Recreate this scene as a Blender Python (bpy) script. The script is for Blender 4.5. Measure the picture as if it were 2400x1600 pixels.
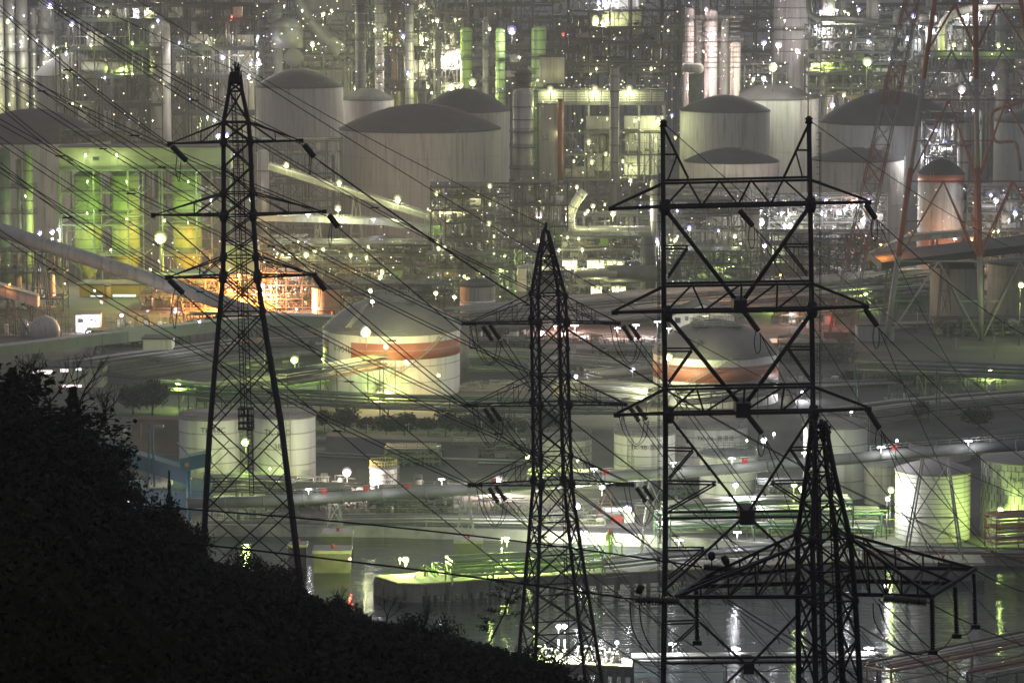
import bpy, math, random
from mathutils import Vector, Matrix
for o in list(bpy.data.objects): bpy.data.objects.remove(o)
SC = bpy.context.scene
COL = SC.collection
R = math.radians
# ---------------------------------------------------------------- camera
FPX = 1200/math.tan(R(9)); PITCH = R(7); CH = 118.0
cam = bpy.data.cameras.new('camera'); cam.sensor_width = 36; cam.lens = 18/math.tan(R(9)); cam.clip_start = 1; cam.clip_end = 30000
co = bpy.data.objects.new('camera', cam); COL.objects.link(co)
co.location = (0, 0, CH); co.rotation_euler = (R(90)-PITCH, 0, 0); SC.camera = co
# ---------------------------------------------------------------- night sky glow, no sun
W = bpy.data.worlds.new('World'); SC.world = W; W.use_nodes = True
bg = W.node_tree.nodes['Background']; bg.inputs[0].default_value = (.93, .94, 1.06, 1); bg.inputs[1].default_value = .19
SC.view_settings.view_transform = 'Standard'; SC.view_settings.look = 'None'; SC.view_settings.exposure = 0.62; SC.view_settings.gamma = 1
SC.view_settings.use_curve_mapping = False
cy = SC.cycles
cy.use_denoising = True; cy.max_bounces = 4; cy.diffuse_bounces = 2; cy.glossy_bounces = 2; cy.volume_bounces = 0; cy.transmission_bounces = 2
cy.sample_clamp_indirect = 1.5; cy.sample_clamp_direct = 40; cy.caustics_reflective = False; cy.caustics_refractive = False
cy.use_light_tree = True; cy.filter_width = 1.6
HAZE_DENSITY = .00019
LAMP_W = 2.2
# ---------------------------------------------------------------- picking points on the site
def ray(px, py):
    a = (px-1200)/FPX; b = (800-py)/FPX; c, s = math.cos(PITCH), math.sin(PITCH)
    return Vector((a, c+b*s, -s+b*c))
def at(px, py, Y):
    d = ray(px, py); t = Y/d.y; return Vector((d.x*t, Y, CH+d.z*t))
def gnd(px, py, z=0.0):
    d = ray(px, py); t = (z-CH)/d.z; return Vector((d.x*t, d.y*t, z))
def sc(Y): return Y/math.cos(PITCH)/FPX
# ---------------------------------------------------------------- mesh building
class MB:
    def __init__(s): s.v = []; s.f = []; s.sm = []
    def quad(s, a, b, c, d):
        n = len(s.v); s.v += [a, b, c, d]; s.f.append((n, n+1, n+2, n+3)); s.sm.append(False)
    def box(s, c, h, yaw=0.0):
        n = len(s.v); cs, sn = math.cos(yaw), math.sin(yaw)
        for z in (-1, 1):
            for y in (-1, 1):
                for x in (-1, 1):
                    X, Y = x*h[0], y*h[1]
                    s.v.append((c[0]+X*cs-Y*sn, c[1]+X*sn+Y*cs, c[2]+z*h[2]))
        for f in ((0,2,3,1),(4,5,7,6),(0,1,5,4),(2,6,7,3),(0,4,6,2),(1,3,7,5)):
            s.f.append(tuple(n+i for i in f)); s.sm.append(False)
        return s
    def lo_hi(s, x0, x1, y0, y1, z0, z1):
        return s.box(((x0+x1)/2, (y0+y1)/2, (z0+z1)/2), (abs(x1-x0)/2, abs(y1-y0)/2, abs(z1-z0)/2))
    def bar(s, a, b, w, n=4, w2=None, smooth=False):
        a = Vector(a); b = Vector(b); d = b-a
        if d.length < 1e-6: return s
        d.normalize(); up = Vector((0, 0, 1)) if abs(d.z) < .9 else Vector((0, 1, 0))
        u = d.cross(up).normalized(); q = u.cross(d); w2 = w if w2 is None else w2; k = len(s.v)
        ph = math.pi/4 if n == 4 else 0
        for (p, r) in ((a, w), (b, w2)):
            for i in range(n):
                t = 2*math.pi*i/n+ph; s.v.append(tuple(p+u*(math.cos(t)*r)+q*(math.sin(t)*r)))
        for i in range(n):
            j = (i+1) % n; s.f.append((k+i, k+j, k+n+j, k+n+i)); s.sm.append(n > 4)
        s.f.append(tuple(k+i for i in range(n-1, -1, -1))); s.f.append(tuple(k+n+i for i in range(n))); s.sm += [False, False]
        return s
    def tube(s, pts, r, n=6, r2=None):
        pts = [Vector(p) for p in pts]; k = len(s.v); m = len(pts); u = None
        for i, p in enumerate(pts):
            d = (pts[min(i+1, m-1)]-pts[max(i-1, 0)]).normalized()
            if u is None:
                up = Vector((0, 0, 1)) if abs(d.z) < .9 else Vector((0, 1, 0)); u = d.cross(up).normalized()
            else: u = (u-d*u.dot(d)).normalized()
            q = u.cross(d); rr = r if r2 is None else r+(r2-r)*i/(m-1)
            for j in range(n):
                t = 2*math.pi*j/n; s.v.append(tuple(p+u*(math.cos(t)*rr)+q*(math.sin(t)*rr)))
        for i in range(m-1):
            for j in range(n):
                l = (j+1) % n; s.f.append((k+i*n+j, k+i*n+l, k+(i+1)*n+l, k+(i+1)*n+j)); s.sm.append(True)
        s.f.append(tuple(k+j for j in range(n-1, -1, -1))); s.f.append(tuple(k+(m-1)*n+j for j in range(n))); s.sm += [False]*2
        return s
    def lathe(s, a, b, prof, n=16, a0=0.0, a1=2*math.pi, smooth=True, caps=True):
        """prof: (t along a..b, radius)"""
        a = Vector(a); b = Vector(b); d = b-a; dn = d.normalized()
        up = Vector((0, 1, 0)) if abs(dn.z) > .9 else Vector((0, 0, 1)); u = dn.cross(up).normalized(); q = u.cross(dn)
        full = abs(a1-a0-2*math.pi) < 1e-6; m = n if full else n+1; k = len(s.v)
        for (t, r) in prof:
            p = a+d*t
            for j in range(m):
                w = a0+(a1-a0)*j/n; s.v.append(tuple(p+u*(math.cos(w)*r)+q*(math.sin(w)*r)))
        for i in range(len(prof)-1):
            for j in range(n):
                l = (j+1) % m; s.f.append((k+i*m+j, k+i*m+l, k+(i+1)*m+l, k+(i+1)*m+j)); s.sm.append(smooth)
        if full and caps:
            if prof[0][1] > .01: s.f.append(tuple(k+j for j in range(m-1, -1, -1))); s.sm.append(False)
            if prof[-1][1] > .01: s.f.append(tuple(k+(len(prof)-1)*m+j for j in range(m))); s.sm.append(False)
        return s
    def ball(s, c, r, n=10, m=6, sq=1.0):
        c = Vector(c)
        return s.lathe(c-Vector((0, 0, r*sq)), c+Vector((0, 0, r*sq)), [((1-math.cos(math.pi*i/m))/2, r*math.sin(math.pi*i/m)) for i in range(m+1)], n)
    def mesh(s, name, m, off=(0, 0, 0)):
        me = bpy.data.meshes.new(name); ox, oy, oz = off
        me.from_pydata([(p[0]-ox, p[1]-oy, p[2]-oz) for p in s.v], [], s.f)
        me.polygons.foreach_set('use_smooth', s.sm)
        if m is not None: me.materials.append(m)
        return me
    def build(s, name, m, parent=None, label=None):
        off = parent['_w'] if parent is not None else (0, 0, 0)
        o = bpy.data.objects.new(name, s.mesh(name, m, off)); COL.objects.link(o)
        if parent is not None:
            o.parent = parent
        if label: o['label'] = label
        o['_w'] = tuple(off)
        return o
def tag(o, label, cat, group=None):
    o['label'] = label; o['category'] = cat
    if group: o['group'] = group
    return o
def thing(name, label, cat, loc, group=None):
    o = bpy.data.objects.new(name, None); COL.objects.link(o); o.location = loc; o.empty_display_size = .5; o['_w'] = tuple(loc)
    return tag(o, label, cat, group)
ORD = ['first','second','third','fourth','fifth','sixth','seventh','eighth','ninth','tenth','eleventh','twelfth','thirteenth','fourteenth','fifteenth','sixteenth','seventeenth','eighteenth','nineteenth','twentieth']
def ordw(i):
    if i < 20: return ORD[i]
    return ['twenty','thirty','forty','fifty'][i//10-2 if (i+1) % 10 or True else 0]+'-'+ORD[i % 10] if (i+1) % 10 else ['thirtieth','fortieth','fiftieth'][(i+1)//10-3]
# ---------------------------------------------------------------- materials
MATS = {}
def mat(name, col, rough=.7, metal=0.0, var=.25, scale=.35, stretch=(1, 1, 1), dirt=None, dirt_amt=.0, bump=0.0, spec=.4):
    if name in MATS: return MATS[name]
    m = bpy.data.materials.new(name); m.use_nodes = True; nt = m.node_tree; b = nt.nodes['Principled BSDF']
    b.inputs['Roughness'].default_value = rough; b.inputs['Metallic'].default_value = metal
    try: b.inputs['Specular IOR Level'].default_value = spec if spec > .06 else 0
    except KeyError: pass
    tc = nt.nodes.new('ShaderNodeTexCoord'); mp = nt.nodes.new('ShaderNodeMapping'); mp.inputs['Scale'].default_value = stretch
    nz = nt.nodes.new('ShaderNodeTexNoise'); nz.inputs['Scale'].default_value = scale; nz.inputs['Detail'].default_value = 5
    nt.links.new(tc.outputs['Object'], mp.inputs[0]); nt.links.new(mp.outputs[0], nz.inputs['Vector'])
    rp = nt.nodes.new('ShaderNodeValToRGB'); e = rp.color_ramp.elements
    e[0].position = .3; e[1].position = .7
    lo = [c*(1-var) for c in col]; hi = [min(1, c*(1+var)) for c in col]
    e[0].color = (*lo, 1); e[1].color = (*hi, 1)
    nt.links.new(nz.outputs['Fac'], rp.inputs[0]); out = rp.outputs[0]
    if dirt:
        n2 = nt.nodes.new('ShaderNodeTexNoise'); n2.inputs['Scale'].default_value = scale*2.3; n2.inputs['Detail'].default_value = 6
        m2 = nt.nodes.new('ShaderNodeMapping'); m2.inputs['Scale'].default_value = stretch; m2.inputs['Location'].default_value = (7, 3, 11)
        nt.links.new(tc.outputs['Object'], m2.inputs[0]); nt.links.new(m2.outputs[0], n2.inputs['Vector'])
        r2 = nt.nodes.new('ShaderNodeValToRGB'); r2.color_ramp.elements[0].position = .52; r2.color_ramp.elements[1].position = .75
        r2.color_ramp.elements[1].color = (dirt_amt, dirt_amt, dirt_amt, 1)
        nt.links.new(n2.outputs['Fac'], r2.inputs[0])
        mx = nt.nodes.new('ShaderNodeMixRGB'); mx.inputs[2].default_value = (*dirt, 1)
        nt.links.new(r2.outputs[0], mx.inputs[0]); nt.links.new(out, mx.inputs[1]); out = mx.outputs[0]
    nt.links.new(out, b.inputs['Base Color'])
    if bump:
        bp = nt.nodes.new('ShaderNodeBump'); bp.inputs['Strength'].default_value = bump; nt.links.new(nz.outputs['Fac'], bp.inputs['Height']); nt.links.new(bp.outputs[0], b.inputs['Normal'])
    MATS[name] = m; return m
def glow(name, col, strength):
    if name in MATS: return MATS[name]
    m = bpy.data.materials.new(name); m.use_nodes = True; b = m.node_tree.nodes['Principled BSDF']
    b.inputs['Base Color'].default_value = (.6, .6, .6, 1); b.inputs['Emission Color'].default_value = (*col, 1); b.inputs['Emission Strength'].default_value = strength
    m.cycles.emission_sampling = 'NONE'
    MATS[name] = m; return m
ST = (1, 1, .06)
STEEL = mat('pylon_steel', (.014, .012, .014), .55, .0, .3, 1.5, spec=.25)
INSUL = mat('glazed_porcelain', (.030, .020, .018), .3, 0, .2, 2)
WIRE = mat('weathered_conductor', (.012, .012, .013), .6, 0, .2, 1, spec=.2)
DSTEEL = mat('dark_painted_steel', (.045, .045, .042), .6, .2, .35, .3)
BSTEEL = mat('black_green_steel', (.022, .026, .022), .6, .1, .3, .3)
GSTEEL = mat('grey_painted_steel', (.12, .122, .115), .55, .2, .35, .3, dirt=(.12, .07, .04), dirt_amt=.5)
PSTEEL = mat('pale_galvanised_steel', (.30, .30, .28), .45, .4, .25, .4)
GREEN = mat('green_painted_steel', (.075, .13, .07), .5, .0, .3, .3)
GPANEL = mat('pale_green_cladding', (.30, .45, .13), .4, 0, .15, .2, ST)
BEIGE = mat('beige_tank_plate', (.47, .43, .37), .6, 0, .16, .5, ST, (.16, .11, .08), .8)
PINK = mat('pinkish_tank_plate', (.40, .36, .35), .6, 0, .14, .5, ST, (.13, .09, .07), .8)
GREYT = mat('grey_tank_plate', (.34, .34, .33), .6, 0, .14, .5, ST, (.11, .09, .08), .75)
WHITE = mat('white_tank_paint', (.72, .70, .64), .45, 0, .07, .3, ST, (.36, .28, .20), .65)
GAL = mat('olive_gallery_cladding', (.20, .25, .14), .6, 0, .15, .2, ST)
TUBE = mat('dusty_tube_conveyor', (.19, .19, .18), .6, 0, .25, .25, (.3, 1, 1), (.09, .08, .07), .7)
ROOF = mat('dark_roof_plate', (.055, .052, .052), .8, 0, .3, .15)
ROOF2 = mat('brown_grey_dome_plate', (.17, .155, .145), .5, 0, .2, .12)
ORANGE = mat('orange_stripe_paint', (.36, .125, .075), .5, 0, .15, .3)
RED = mat('red_tower_paint', (.23, .072, .05), .6, 0, .2, .5)
SREDW = mat('white_tower_paint', (.22, .21, .21), .6, 0, .15, .5)
REDBOX = mat('red_cabinet_paint', (.33, .03, .03), .5, 0, .1, .5)
INS = mat('aluminium_insulation', (.40, .38, .33), .42, .35, .22, .3, (1, 1, .3))
RUST = mat('rusty_brown_steel', (.22, .12, .08), .7, 0, .35, .4)
DCONC = mat('dark_concrete', (.09, .085, .08), .8, 0, .35, .3, dirt=(.04, .04, .035), dirt_amt=.7)  # darker concrete for jetty sides, piles and dolphin blocks
CONC = mat('weathered_concrete', (.27, .25, .23), .85, 0, .25, .2, dirt=(.1, .09, .08), dirt_amt=.6)
ASPH = mat('asphalt_yard', (.075, .072, .068), .85, 0, .45, .03, dirt=(.17, .15, .12), dirt_amt=.7)
DRYG = mat('dry_brown_slope', (.11, .085, .06), .9, 0, .4, .15)
GRASS = mat('verge_grass', (.045, .065, .025), .9, 0, .4, .2)
BLUE = mat('blue_ship_paint', (.025, .075, .12), .5, 0, .2, .3)
YELP = mat('yellow_handrail_paint', (.45, .42, .12), .5, 0, .15, .5)
YWALL = mat('ochre_cladding', (.34, .24, .08), .6, 0, .2, .2, ST)
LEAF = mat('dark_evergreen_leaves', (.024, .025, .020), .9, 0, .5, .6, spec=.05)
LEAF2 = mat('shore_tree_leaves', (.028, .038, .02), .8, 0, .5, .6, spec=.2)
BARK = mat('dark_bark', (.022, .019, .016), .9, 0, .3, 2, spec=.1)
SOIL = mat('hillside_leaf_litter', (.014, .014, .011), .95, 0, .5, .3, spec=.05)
INK = mat('black_lettering', (.05, .05, .05), .6, 0, .05, 1)
HOOD = mat('lamp_housing', (.12, .12, .12), .5, .3, .2, 2)
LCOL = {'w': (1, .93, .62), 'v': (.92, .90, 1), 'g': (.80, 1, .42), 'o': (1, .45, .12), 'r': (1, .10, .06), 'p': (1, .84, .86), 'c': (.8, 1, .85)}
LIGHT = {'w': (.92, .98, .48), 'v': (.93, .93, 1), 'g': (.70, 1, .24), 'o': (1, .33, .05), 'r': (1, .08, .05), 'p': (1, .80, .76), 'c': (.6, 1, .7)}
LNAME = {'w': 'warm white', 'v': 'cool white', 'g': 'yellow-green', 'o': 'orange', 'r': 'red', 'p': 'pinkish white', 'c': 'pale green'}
HALO_TINT = {'w': (.66, .58, .20), 'v': (.26, .18, 1.1), 'g': (.42, .62, .16), 'o': (.8, .22, .04), 'r': (.7, .04, .03), 'p': (.62, .40, .52), 'c': (.3, .6, .4)}  # dim halo tints painted into the emission round each lamp core
def halo_globe(name, core, rim, strength):
    """lamp globe whose emission paints a bright core and a tinted halo towards the rim"""
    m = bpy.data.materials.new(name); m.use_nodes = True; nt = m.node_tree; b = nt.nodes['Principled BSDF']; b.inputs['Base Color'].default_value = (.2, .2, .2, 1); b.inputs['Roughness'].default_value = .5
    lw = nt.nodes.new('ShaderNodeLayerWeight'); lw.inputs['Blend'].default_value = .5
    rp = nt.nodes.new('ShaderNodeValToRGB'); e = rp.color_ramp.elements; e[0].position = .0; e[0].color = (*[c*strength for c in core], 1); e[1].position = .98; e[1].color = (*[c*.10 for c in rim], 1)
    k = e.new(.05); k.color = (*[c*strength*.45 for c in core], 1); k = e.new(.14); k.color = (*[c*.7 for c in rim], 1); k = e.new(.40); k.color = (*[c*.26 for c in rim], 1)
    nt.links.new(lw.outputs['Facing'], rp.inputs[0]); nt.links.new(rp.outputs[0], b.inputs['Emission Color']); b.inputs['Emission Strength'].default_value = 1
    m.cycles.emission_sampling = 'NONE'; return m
BULB = {k: halo_globe('lit_halo_globe_'+LNAME[k].replace(' ', '_').replace('-', '_'), c, HALO_TINT[k], 2.6 if k not in 'ro' else 2) for k, c in LCOL.items()}
TUBEM = {k: glow('lit_tube_'+LNAME[k].replace(' ', '_').replace('-', '_'), c, 2.2) for k, c in LCOL.items()}
GLINT = {k: glow('lit_glint_'+LNAME[k].replace(' ', '_').replace('-', '_'), c, 2.0) for k, c in {'w': (1, .84, .48), 'v': (.62, .55, 1), 'p': (1, .72, .7), 'g': (.7, 1, .35)}.items()}
WIN = {k: glow('lit_window_'+LNAME[k].replace(' ', '_').replace('-', '_'), c, 1.1) for k, c in LCOL.items()}
# ---------------------------------------------------------------- haze
def build_haze():
    m = bpy.data.materials.new('thin_night_haze'); m.use_nodes = True; nt = m.node_tree; nt.nodes.remove(nt.nodes['Principled BSDF'])
    v = nt.nodes.new('ShaderNodeVolumePrincipled'); v.inputs['Color'].default_value = (.93, .93, .93, 1); v.inputs['Density'].default_value = HAZE_DENSITY; v.inputs['Anisotropy'].default_value = .0
    nt.links.new(v.outputs[0], nt.nodes['Material Output'].inputs['Volume'])
    o = MB().lo_hi(-4300, 4300, -650, 9300, -9, 131).build('haze', m); o['kind'] = 'stuff'
build_haze()
# ================================================================ THE SETTING: ground, quay, water, hillside
def sheet(name, pts, z, m, kind='structure'):
    b = MB(); n = len(pts); b.v = [(p[0], p[1], z) for p in pts]; b.f = [tuple(range(n))]; b.sm = [False]
    o = b.build(name, m); o['kind'] = kind; return o
QUAY = [(-3500, 1232), (300, 1232), (900, 1236), (1240, 1246), (1600, 1262), (2000, 1292), (2450, 1304), (5900, 1330)]
qp = [gnd(px, py) for px, py in QUAY]; qp[0].x = -4200; qp[-1].x = 4200
def build_ground():
    b = MB(); n = len(qp)
    for i in range(n-1):
        a, c = qp[i], qp[i+1]
        b.quad((a.x, a.y, 0), (c.x, c.y, 0), (c.x, 9200, 0), (a.x, 9200, 0))
    o = b.build('ground', ASPH); o['kind'] = 'structure'
    q = MB()
    for i in range(n-1):
        a, c = qp[i], qp[i+1]
        q.quad((a.x, a.y, -4), (c.x, c.y, -4), (c.x, c.y, .35), (a.x, a.y, .35))
        q.quad((a.x, a.y, .35), (c.x, c.y, .35), (c.x, c.y+1, .35), (a.x, a.y+1, .35))
        q.quad((a.x, a.y+1, .35), (c.x, c.y+1, .35), (c.x, c.y+1, -.2), (a.x, a.y+1, -.2))
    o = q.build('quay', CONC); o['kind'] = 'structure'
build_ground()
def build_water():
    m = bpy.data.materials.new('harbour_water'); m.use_nodes = True; nt = m.node_tree; b = nt.nodes['Principled BSDF']
    b.inputs['Base Color'].default_value = (.012, .018, .018, 1); b.inputs['Roughness'].default_value = .06; b.inputs['IOR'].default_value = 1.33
    tc = nt.nodes.new('ShaderNodeTexCoord'); mp = nt.nodes.new('ShaderNodeMapping'); mp.inputs['Scale'].default_value = (.10, 1.1, 1)
    nz = nt.nodes.new('ShaderNodeTexNoise'); nz.inputs['Scale'].default_value = .9; nz.inputs['Detail'].default_value = 3
    bp = nt.nodes.new('ShaderNodeBump'); bp.inputs['Strength'].default_value = .4; bp.inputs['Distance'].default_value = .5
    nt.links.new(tc.outputs['Object'], mp.inputs[0]); nt.links.new(mp.outputs[0], nz.inputs['Vector']); nt.links.new(nz.outputs['Fac'], bp.inputs['Height']); nt.links.new(bp.outputs[0], b.inputs['Normal'])
    sheet('water', [(-4200, -600), (4200, -600), (4200, 730), (-4200, 730)], -2.0, m)
build_water()
def interp(t, x):
    if x <= t[0][0]: return t[0][1]
    for (a, b), (c, d) in zip(t, t[1:]):
        if x <= c: return b+(d-b)*(x-a)/(c-a)
    return t[-1][1]
CREST = [(-2600, 980), (-900, 950), (-300, 930), (0, 965), (100, 1010), (210, 1085), (260, 1180), (330, 1240), (440, 1300), (500, 1340), (620, 1372), (700, 1400), (760, 1440), (880, 1480), (1040, 1515), (1150, 1540), (1240, 1565), (1300, 1590), (1350, 1640), (1500, 1760), (1900, 1860), (2500, 1880), (4500, 1700), (6500, 1500)]
CRESTY = [(-2600, 150), (0, 170), (260, 225), (470, 262), (700, 262), (1000, 245), (1300, 235), (1500, 235), (6500, 200)]
def hill_point(px, Y):
    Yc = interp(CRESTY, px); pc = at(px, interp(CREST, px), Yc); x = (px-1200)/FPX*1.0075*Y
    if Y <= Yc: z = 114.5+(pc.z-114.5)*(Y/Yc)
    else:
        d = Y-Yc; z = pc.z-d*.30-d*d*.0021
    return Vector((x, Y, max(z, -7)))
def build_hill():
    b = MB(); rnd = random.Random(4)
    pxs = [-2600+i*90 for i in range(102)]; ys = [2, 20, 45, 70, 95, 120, 140, 155, 170, 185, 200, 212, 224, 236, 246, 256, 262, 270, 280, 292, 305, 320, 340, 365, 400, 440]
    for Y in ys:
        for px in pxs:
            p = hill_point(px, Y)
            if Y > 60 and p.z > 1: p.z += rnd.uniform(-.7, .5)
            b.v.append(tuple(p))
    n = len(pxs)
    for j in range(len(ys)-1):
        for i in range(n-1):
            b.f.append((j*n+i, j*n+i+1, (j+1)*n+i+1, (j+1)*n+i)); b.sm.append(True)
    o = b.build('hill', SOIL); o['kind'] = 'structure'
build_hill()
# yards, roads and verges laid on the ground
def patch(name, pix, z, m):
    return sheet(name, [gnd(*p) for p in pix], z, m)
patch('grass_verge', [(480, 1003), (1270, 1010), (1270, 1022), (480, 1014)], .012, GRASS)
patch('grass_verge', [(240, 968), (420, 968), (420, 976), (240, 976)], .012, GRASS)
patch('road', [(480, 1020), (1500, 1036), (1500, 1052), (480, 1034)], .008, mat('road_asphalt', (.06, .06, .06), .8, 0, .2, .1))
patch('works_yard', [(1225, 768), (1545, 765), (1530, 822), (1225, 816)], .012, mat('pale_sand_yard', (.40, .31, .26), .9, 0, .4, .08))
patch('quay_pavement', [(480, 1160), (1240, 1160), (1600, 1180), (1600, 1240), (1240, 1232), (480, 1222)], .012, mat('pale_concrete_yard', (.24, .21, .19), .85, 0, .35, .05))
def slope_bank(label, pix, zt, m):
    # low earth bank: front foot line and raised crest line
    b = MB(); f = [gnd(*p) for p in pix]; n = len(f)
    for i in range(n-1):
        a, c = f[i], f[i+1]; up = Vector((0, zt*2.2, zt))
        b.quad(tuple(a), tuple(c), tuple(c+up), tuple(a+up)); b.quad(tuple(a+up), tuple(c+up), tuple(c+up+Vector((0, 6, 0))), tuple(a+up+Vector((0, 6, 0))))
    o = b.build('earth_bank', m); o['kind'] = 'structure'
slope_bank('', [(760, 1075), (1060, 1090), (1120, 1092)], 4, ASPH)
slope_bank('', [(300, 1060), (520, 1065)], 6, DRYG)
# ================================================================ builders for the plant
def ring_pts(c, r, z, n=28, a0=0, a1=2*math.pi):
    return [(c[0]+r*math.cos(a0+(a1-a0)*i/n), c[1]+r*math.sin(a0+(a1-a0)*i/n), z) for i in range(n+1)]
def handrail(parent, c, r, z, h=1.1, n=26, w=.07, m=None, a0=0, a1=2*math.pi):
    b = MB()
    for f in (.5, 1): b.tube(ring_pts(c, r, z+h*f, n, a0, a1), w, 4)
    for i in range(n):
        p = ring_pts(c, r, z, n, a0, a1)[i]; b.bar(p, (p[0], p[1], z+h), w)
    return b.build('handrail_lattice', m or PSTEEL, parent)
def spiral_stair(parent, c, r, z0, z1, a0, a1, m=None, n=26):
    b = MB(); last = None
    for i in range(n+1):
        a = a0+(a1-a0)*i/n; z = z0+(z1-z0)*i/n
        p = Vector((c[0]+(r+.15)*math.cos(a), c[1]+(r+.15)*math.sin(a), z)); q = Vector((c[0]+(r+1.3)*math.cos(a), c[1]+(r+1.3)*math.sin(a), z))
        b.bar(p, q, .14)
        if last:
            b.bar(last, q, .12); b.bar(last+Vector((0, 0, 1.1)), q+Vector((0, 0, 1.1)), .06)
        b.bar(q, q+Vector((0, 0, 1.1)), .05); last = q
    return b.build('stair', m or PSTEEL, parent)
def tank(name, label, pl, pr, rim, base=None, peak=None, Y=None, wall=None, roof=None, dome='cone', rail=False, hoops=0, stripes=(), stair=None, group=None, cat='storage tank', vents=0, ladder=None, hoopw=.1, railm=None, seg=40):
    cx = (pl+pr)/2
    if Y is None: Y = gnd(cx, base).y
    c = gnd(cx, 800); x = at(cx, 800, Y).x; r = (pr-pl)/2*sc(Y); h = at(cx, rim, Y).z
    t = thing(name, label, cat, (x, Y, 0), group); c = (x, Y)
    # wall courses: each plate ring stands a little proud of the next
    MB().lathe((x, Y, 0), (x, Y, h), [(0, r), (1, r)], seg, caps=False).build('shell', wall or BEIGE, t)
    hp = at(cx, peak, Y).z-h if peak is not None else r*.12
    if dome == 'cone': prof = [(0, r*1.012), (.19, r*.9), (.36, r*.8), (.62, r*.6), (.83, r*.4), (.955, r*.2), (1, .02)]
    elif dome == 'dome': q = hp/r; Rs = (1+q*q)/(2*q); prof = [((math.sqrt(max(0, Rs*Rs-u*u))-(Rs-q))/q, max(.02, u*r*1.004)) for u in (1, .94, .86, .76, .65, .53, .4, .26, .12, 0)]
    else: prof = [(0, r), (.9, r*.97), (1, .02)]
    MB().lathe((x, Y, h+.01), (x, Y, h+hp), prof, seg, caps=False).build('roof', roof or ROOF, t)
    b = MB(); b.lathe((x, Y, h-.35), (x, Y, h+.06), [(0, r+.02), (0, r+.22), (1, r+.22), (1, r+.02)], seg, caps=False); b.build('rim_angle', roof or ROOF, t)
    hoops = max(hoops, 3 if h*FPX/Y > 60 else 1)
    for i in range(hoops):
        z = h*(i+1)/(hoops+1)
        MB().lathe((x, Y, z-hoopw), (x, Y, z+hoopw), [(0, r), (0, r+hoopw*.8), (1, r+hoopw*.8), (1, r)], seg, caps=False).build('hoop', GREYT if hoopw < .12 else RUST, t)
    for (p0, p1, m) in stripes:
        z1, z0 = at(cx, p0, Y).z, at(cx, p1, Y).z
        MB().lathe((x, Y, z0), (x, Y, z1), [(0, r+.01), (0, r+.05), (1, r+.05), (1, r+.01)], seg, caps=False).build('painted_stripe', m, t)
    if rail: handrail(t, c, r*.985, h+.05, 1.15*rail, 30, .07*rail, railm)
    if stair: spiral_stair(t, c, r, .2, h, R(stair[0]), R(stair[1]))
    if ladder is not None:
        a = R(ladder); lx, ly = x+(r+.4)*math.cos(a), Y+(r+.4)*math.sin(a); tx, ty = -math.sin(a)*.5, math.cos(a)*.5; b = MB()
        for s in (-1, 1): b.bar((lx+s*tx, ly+s*ty, 0), (lx+s*tx, ly+s*ty, h+1), .1)
        for i in range(int(h/.9)): b.bar((lx-tx, ly-ty, i*.9), (lx+tx, ly+ty, i*.9), .07)
        b.build('ladder', PSTEEL, t)
    rnd = random.Random(int(pl*7+pr))
    for i in range(vents):
        a = rnd.uniform(0, 6.28); q = r*rnd.uniform(.1, .9); zz = h+hp*(1-q/r)
        MB().lathe((x+q*math.cos(a), Y+q*math.sin(a), zz-.3), (x+q*math.cos(a), Y+q*math.sin(a), zz+1.1), [(0, .35), (.6, .35), (.6, .7), (1, .5)], 8).build('roof_vent', PSTEEL, t)
    t['_r'] = r; t['_h'] = h
    return t
def lettering(parent, body, size, px, py, m=None, curved=True, y_face=None):
    """letters on the curved shell of a tank, centred where they stand on its front"""
    cu = bpy.data.curves.new('lettering', 'FONT'); cu.body = body; cu.size = size; cu.align_x = 'CENTER'; cu.resolution_u = 2
    tmp = bpy.data.objects.new('tmp_text', cu); COL.objects.link(tmp)
    dg = bpy.context.evaluated_depsgraph_get(); me = bpy.data.meshes.new_from_object(tmp.evaluated_get(dg))
    bpy.data.objects.remove(tmp); me.materials.clear(); me.materials.append(m or INK)
    w = parent['_w']
    if curved:
        r = parent['_r']; p = at(px, py, w[1]-r*.8)
        s = max(-.98, min(.98, (p.x-w[0])/r)); a0 = math.asin(s); p = at(px, py, w[1]-r*math.cos(a0)); a0 = math.asin(max(-.98, min(.98, (p.x-w[0])/r)))
        for v in me.vertices:
            a = a0+v.co.x/r; v.co = Vector(((r+.09)*math.sin(a), -(r+.09)*math.cos(a), p.z-size*.35+v.co.y))
    else:
        p = at(px, py, y_face)
        for v in me.vertices: v.co = Vector((p.x-w[0]+v.co.x, y_face-.05-w[1], p.z+v.co.y-w[2]))
    o = bpy.data.objects.new('lettering', me); COL.objects.link(o); o.parent = parent
    return o
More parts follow.
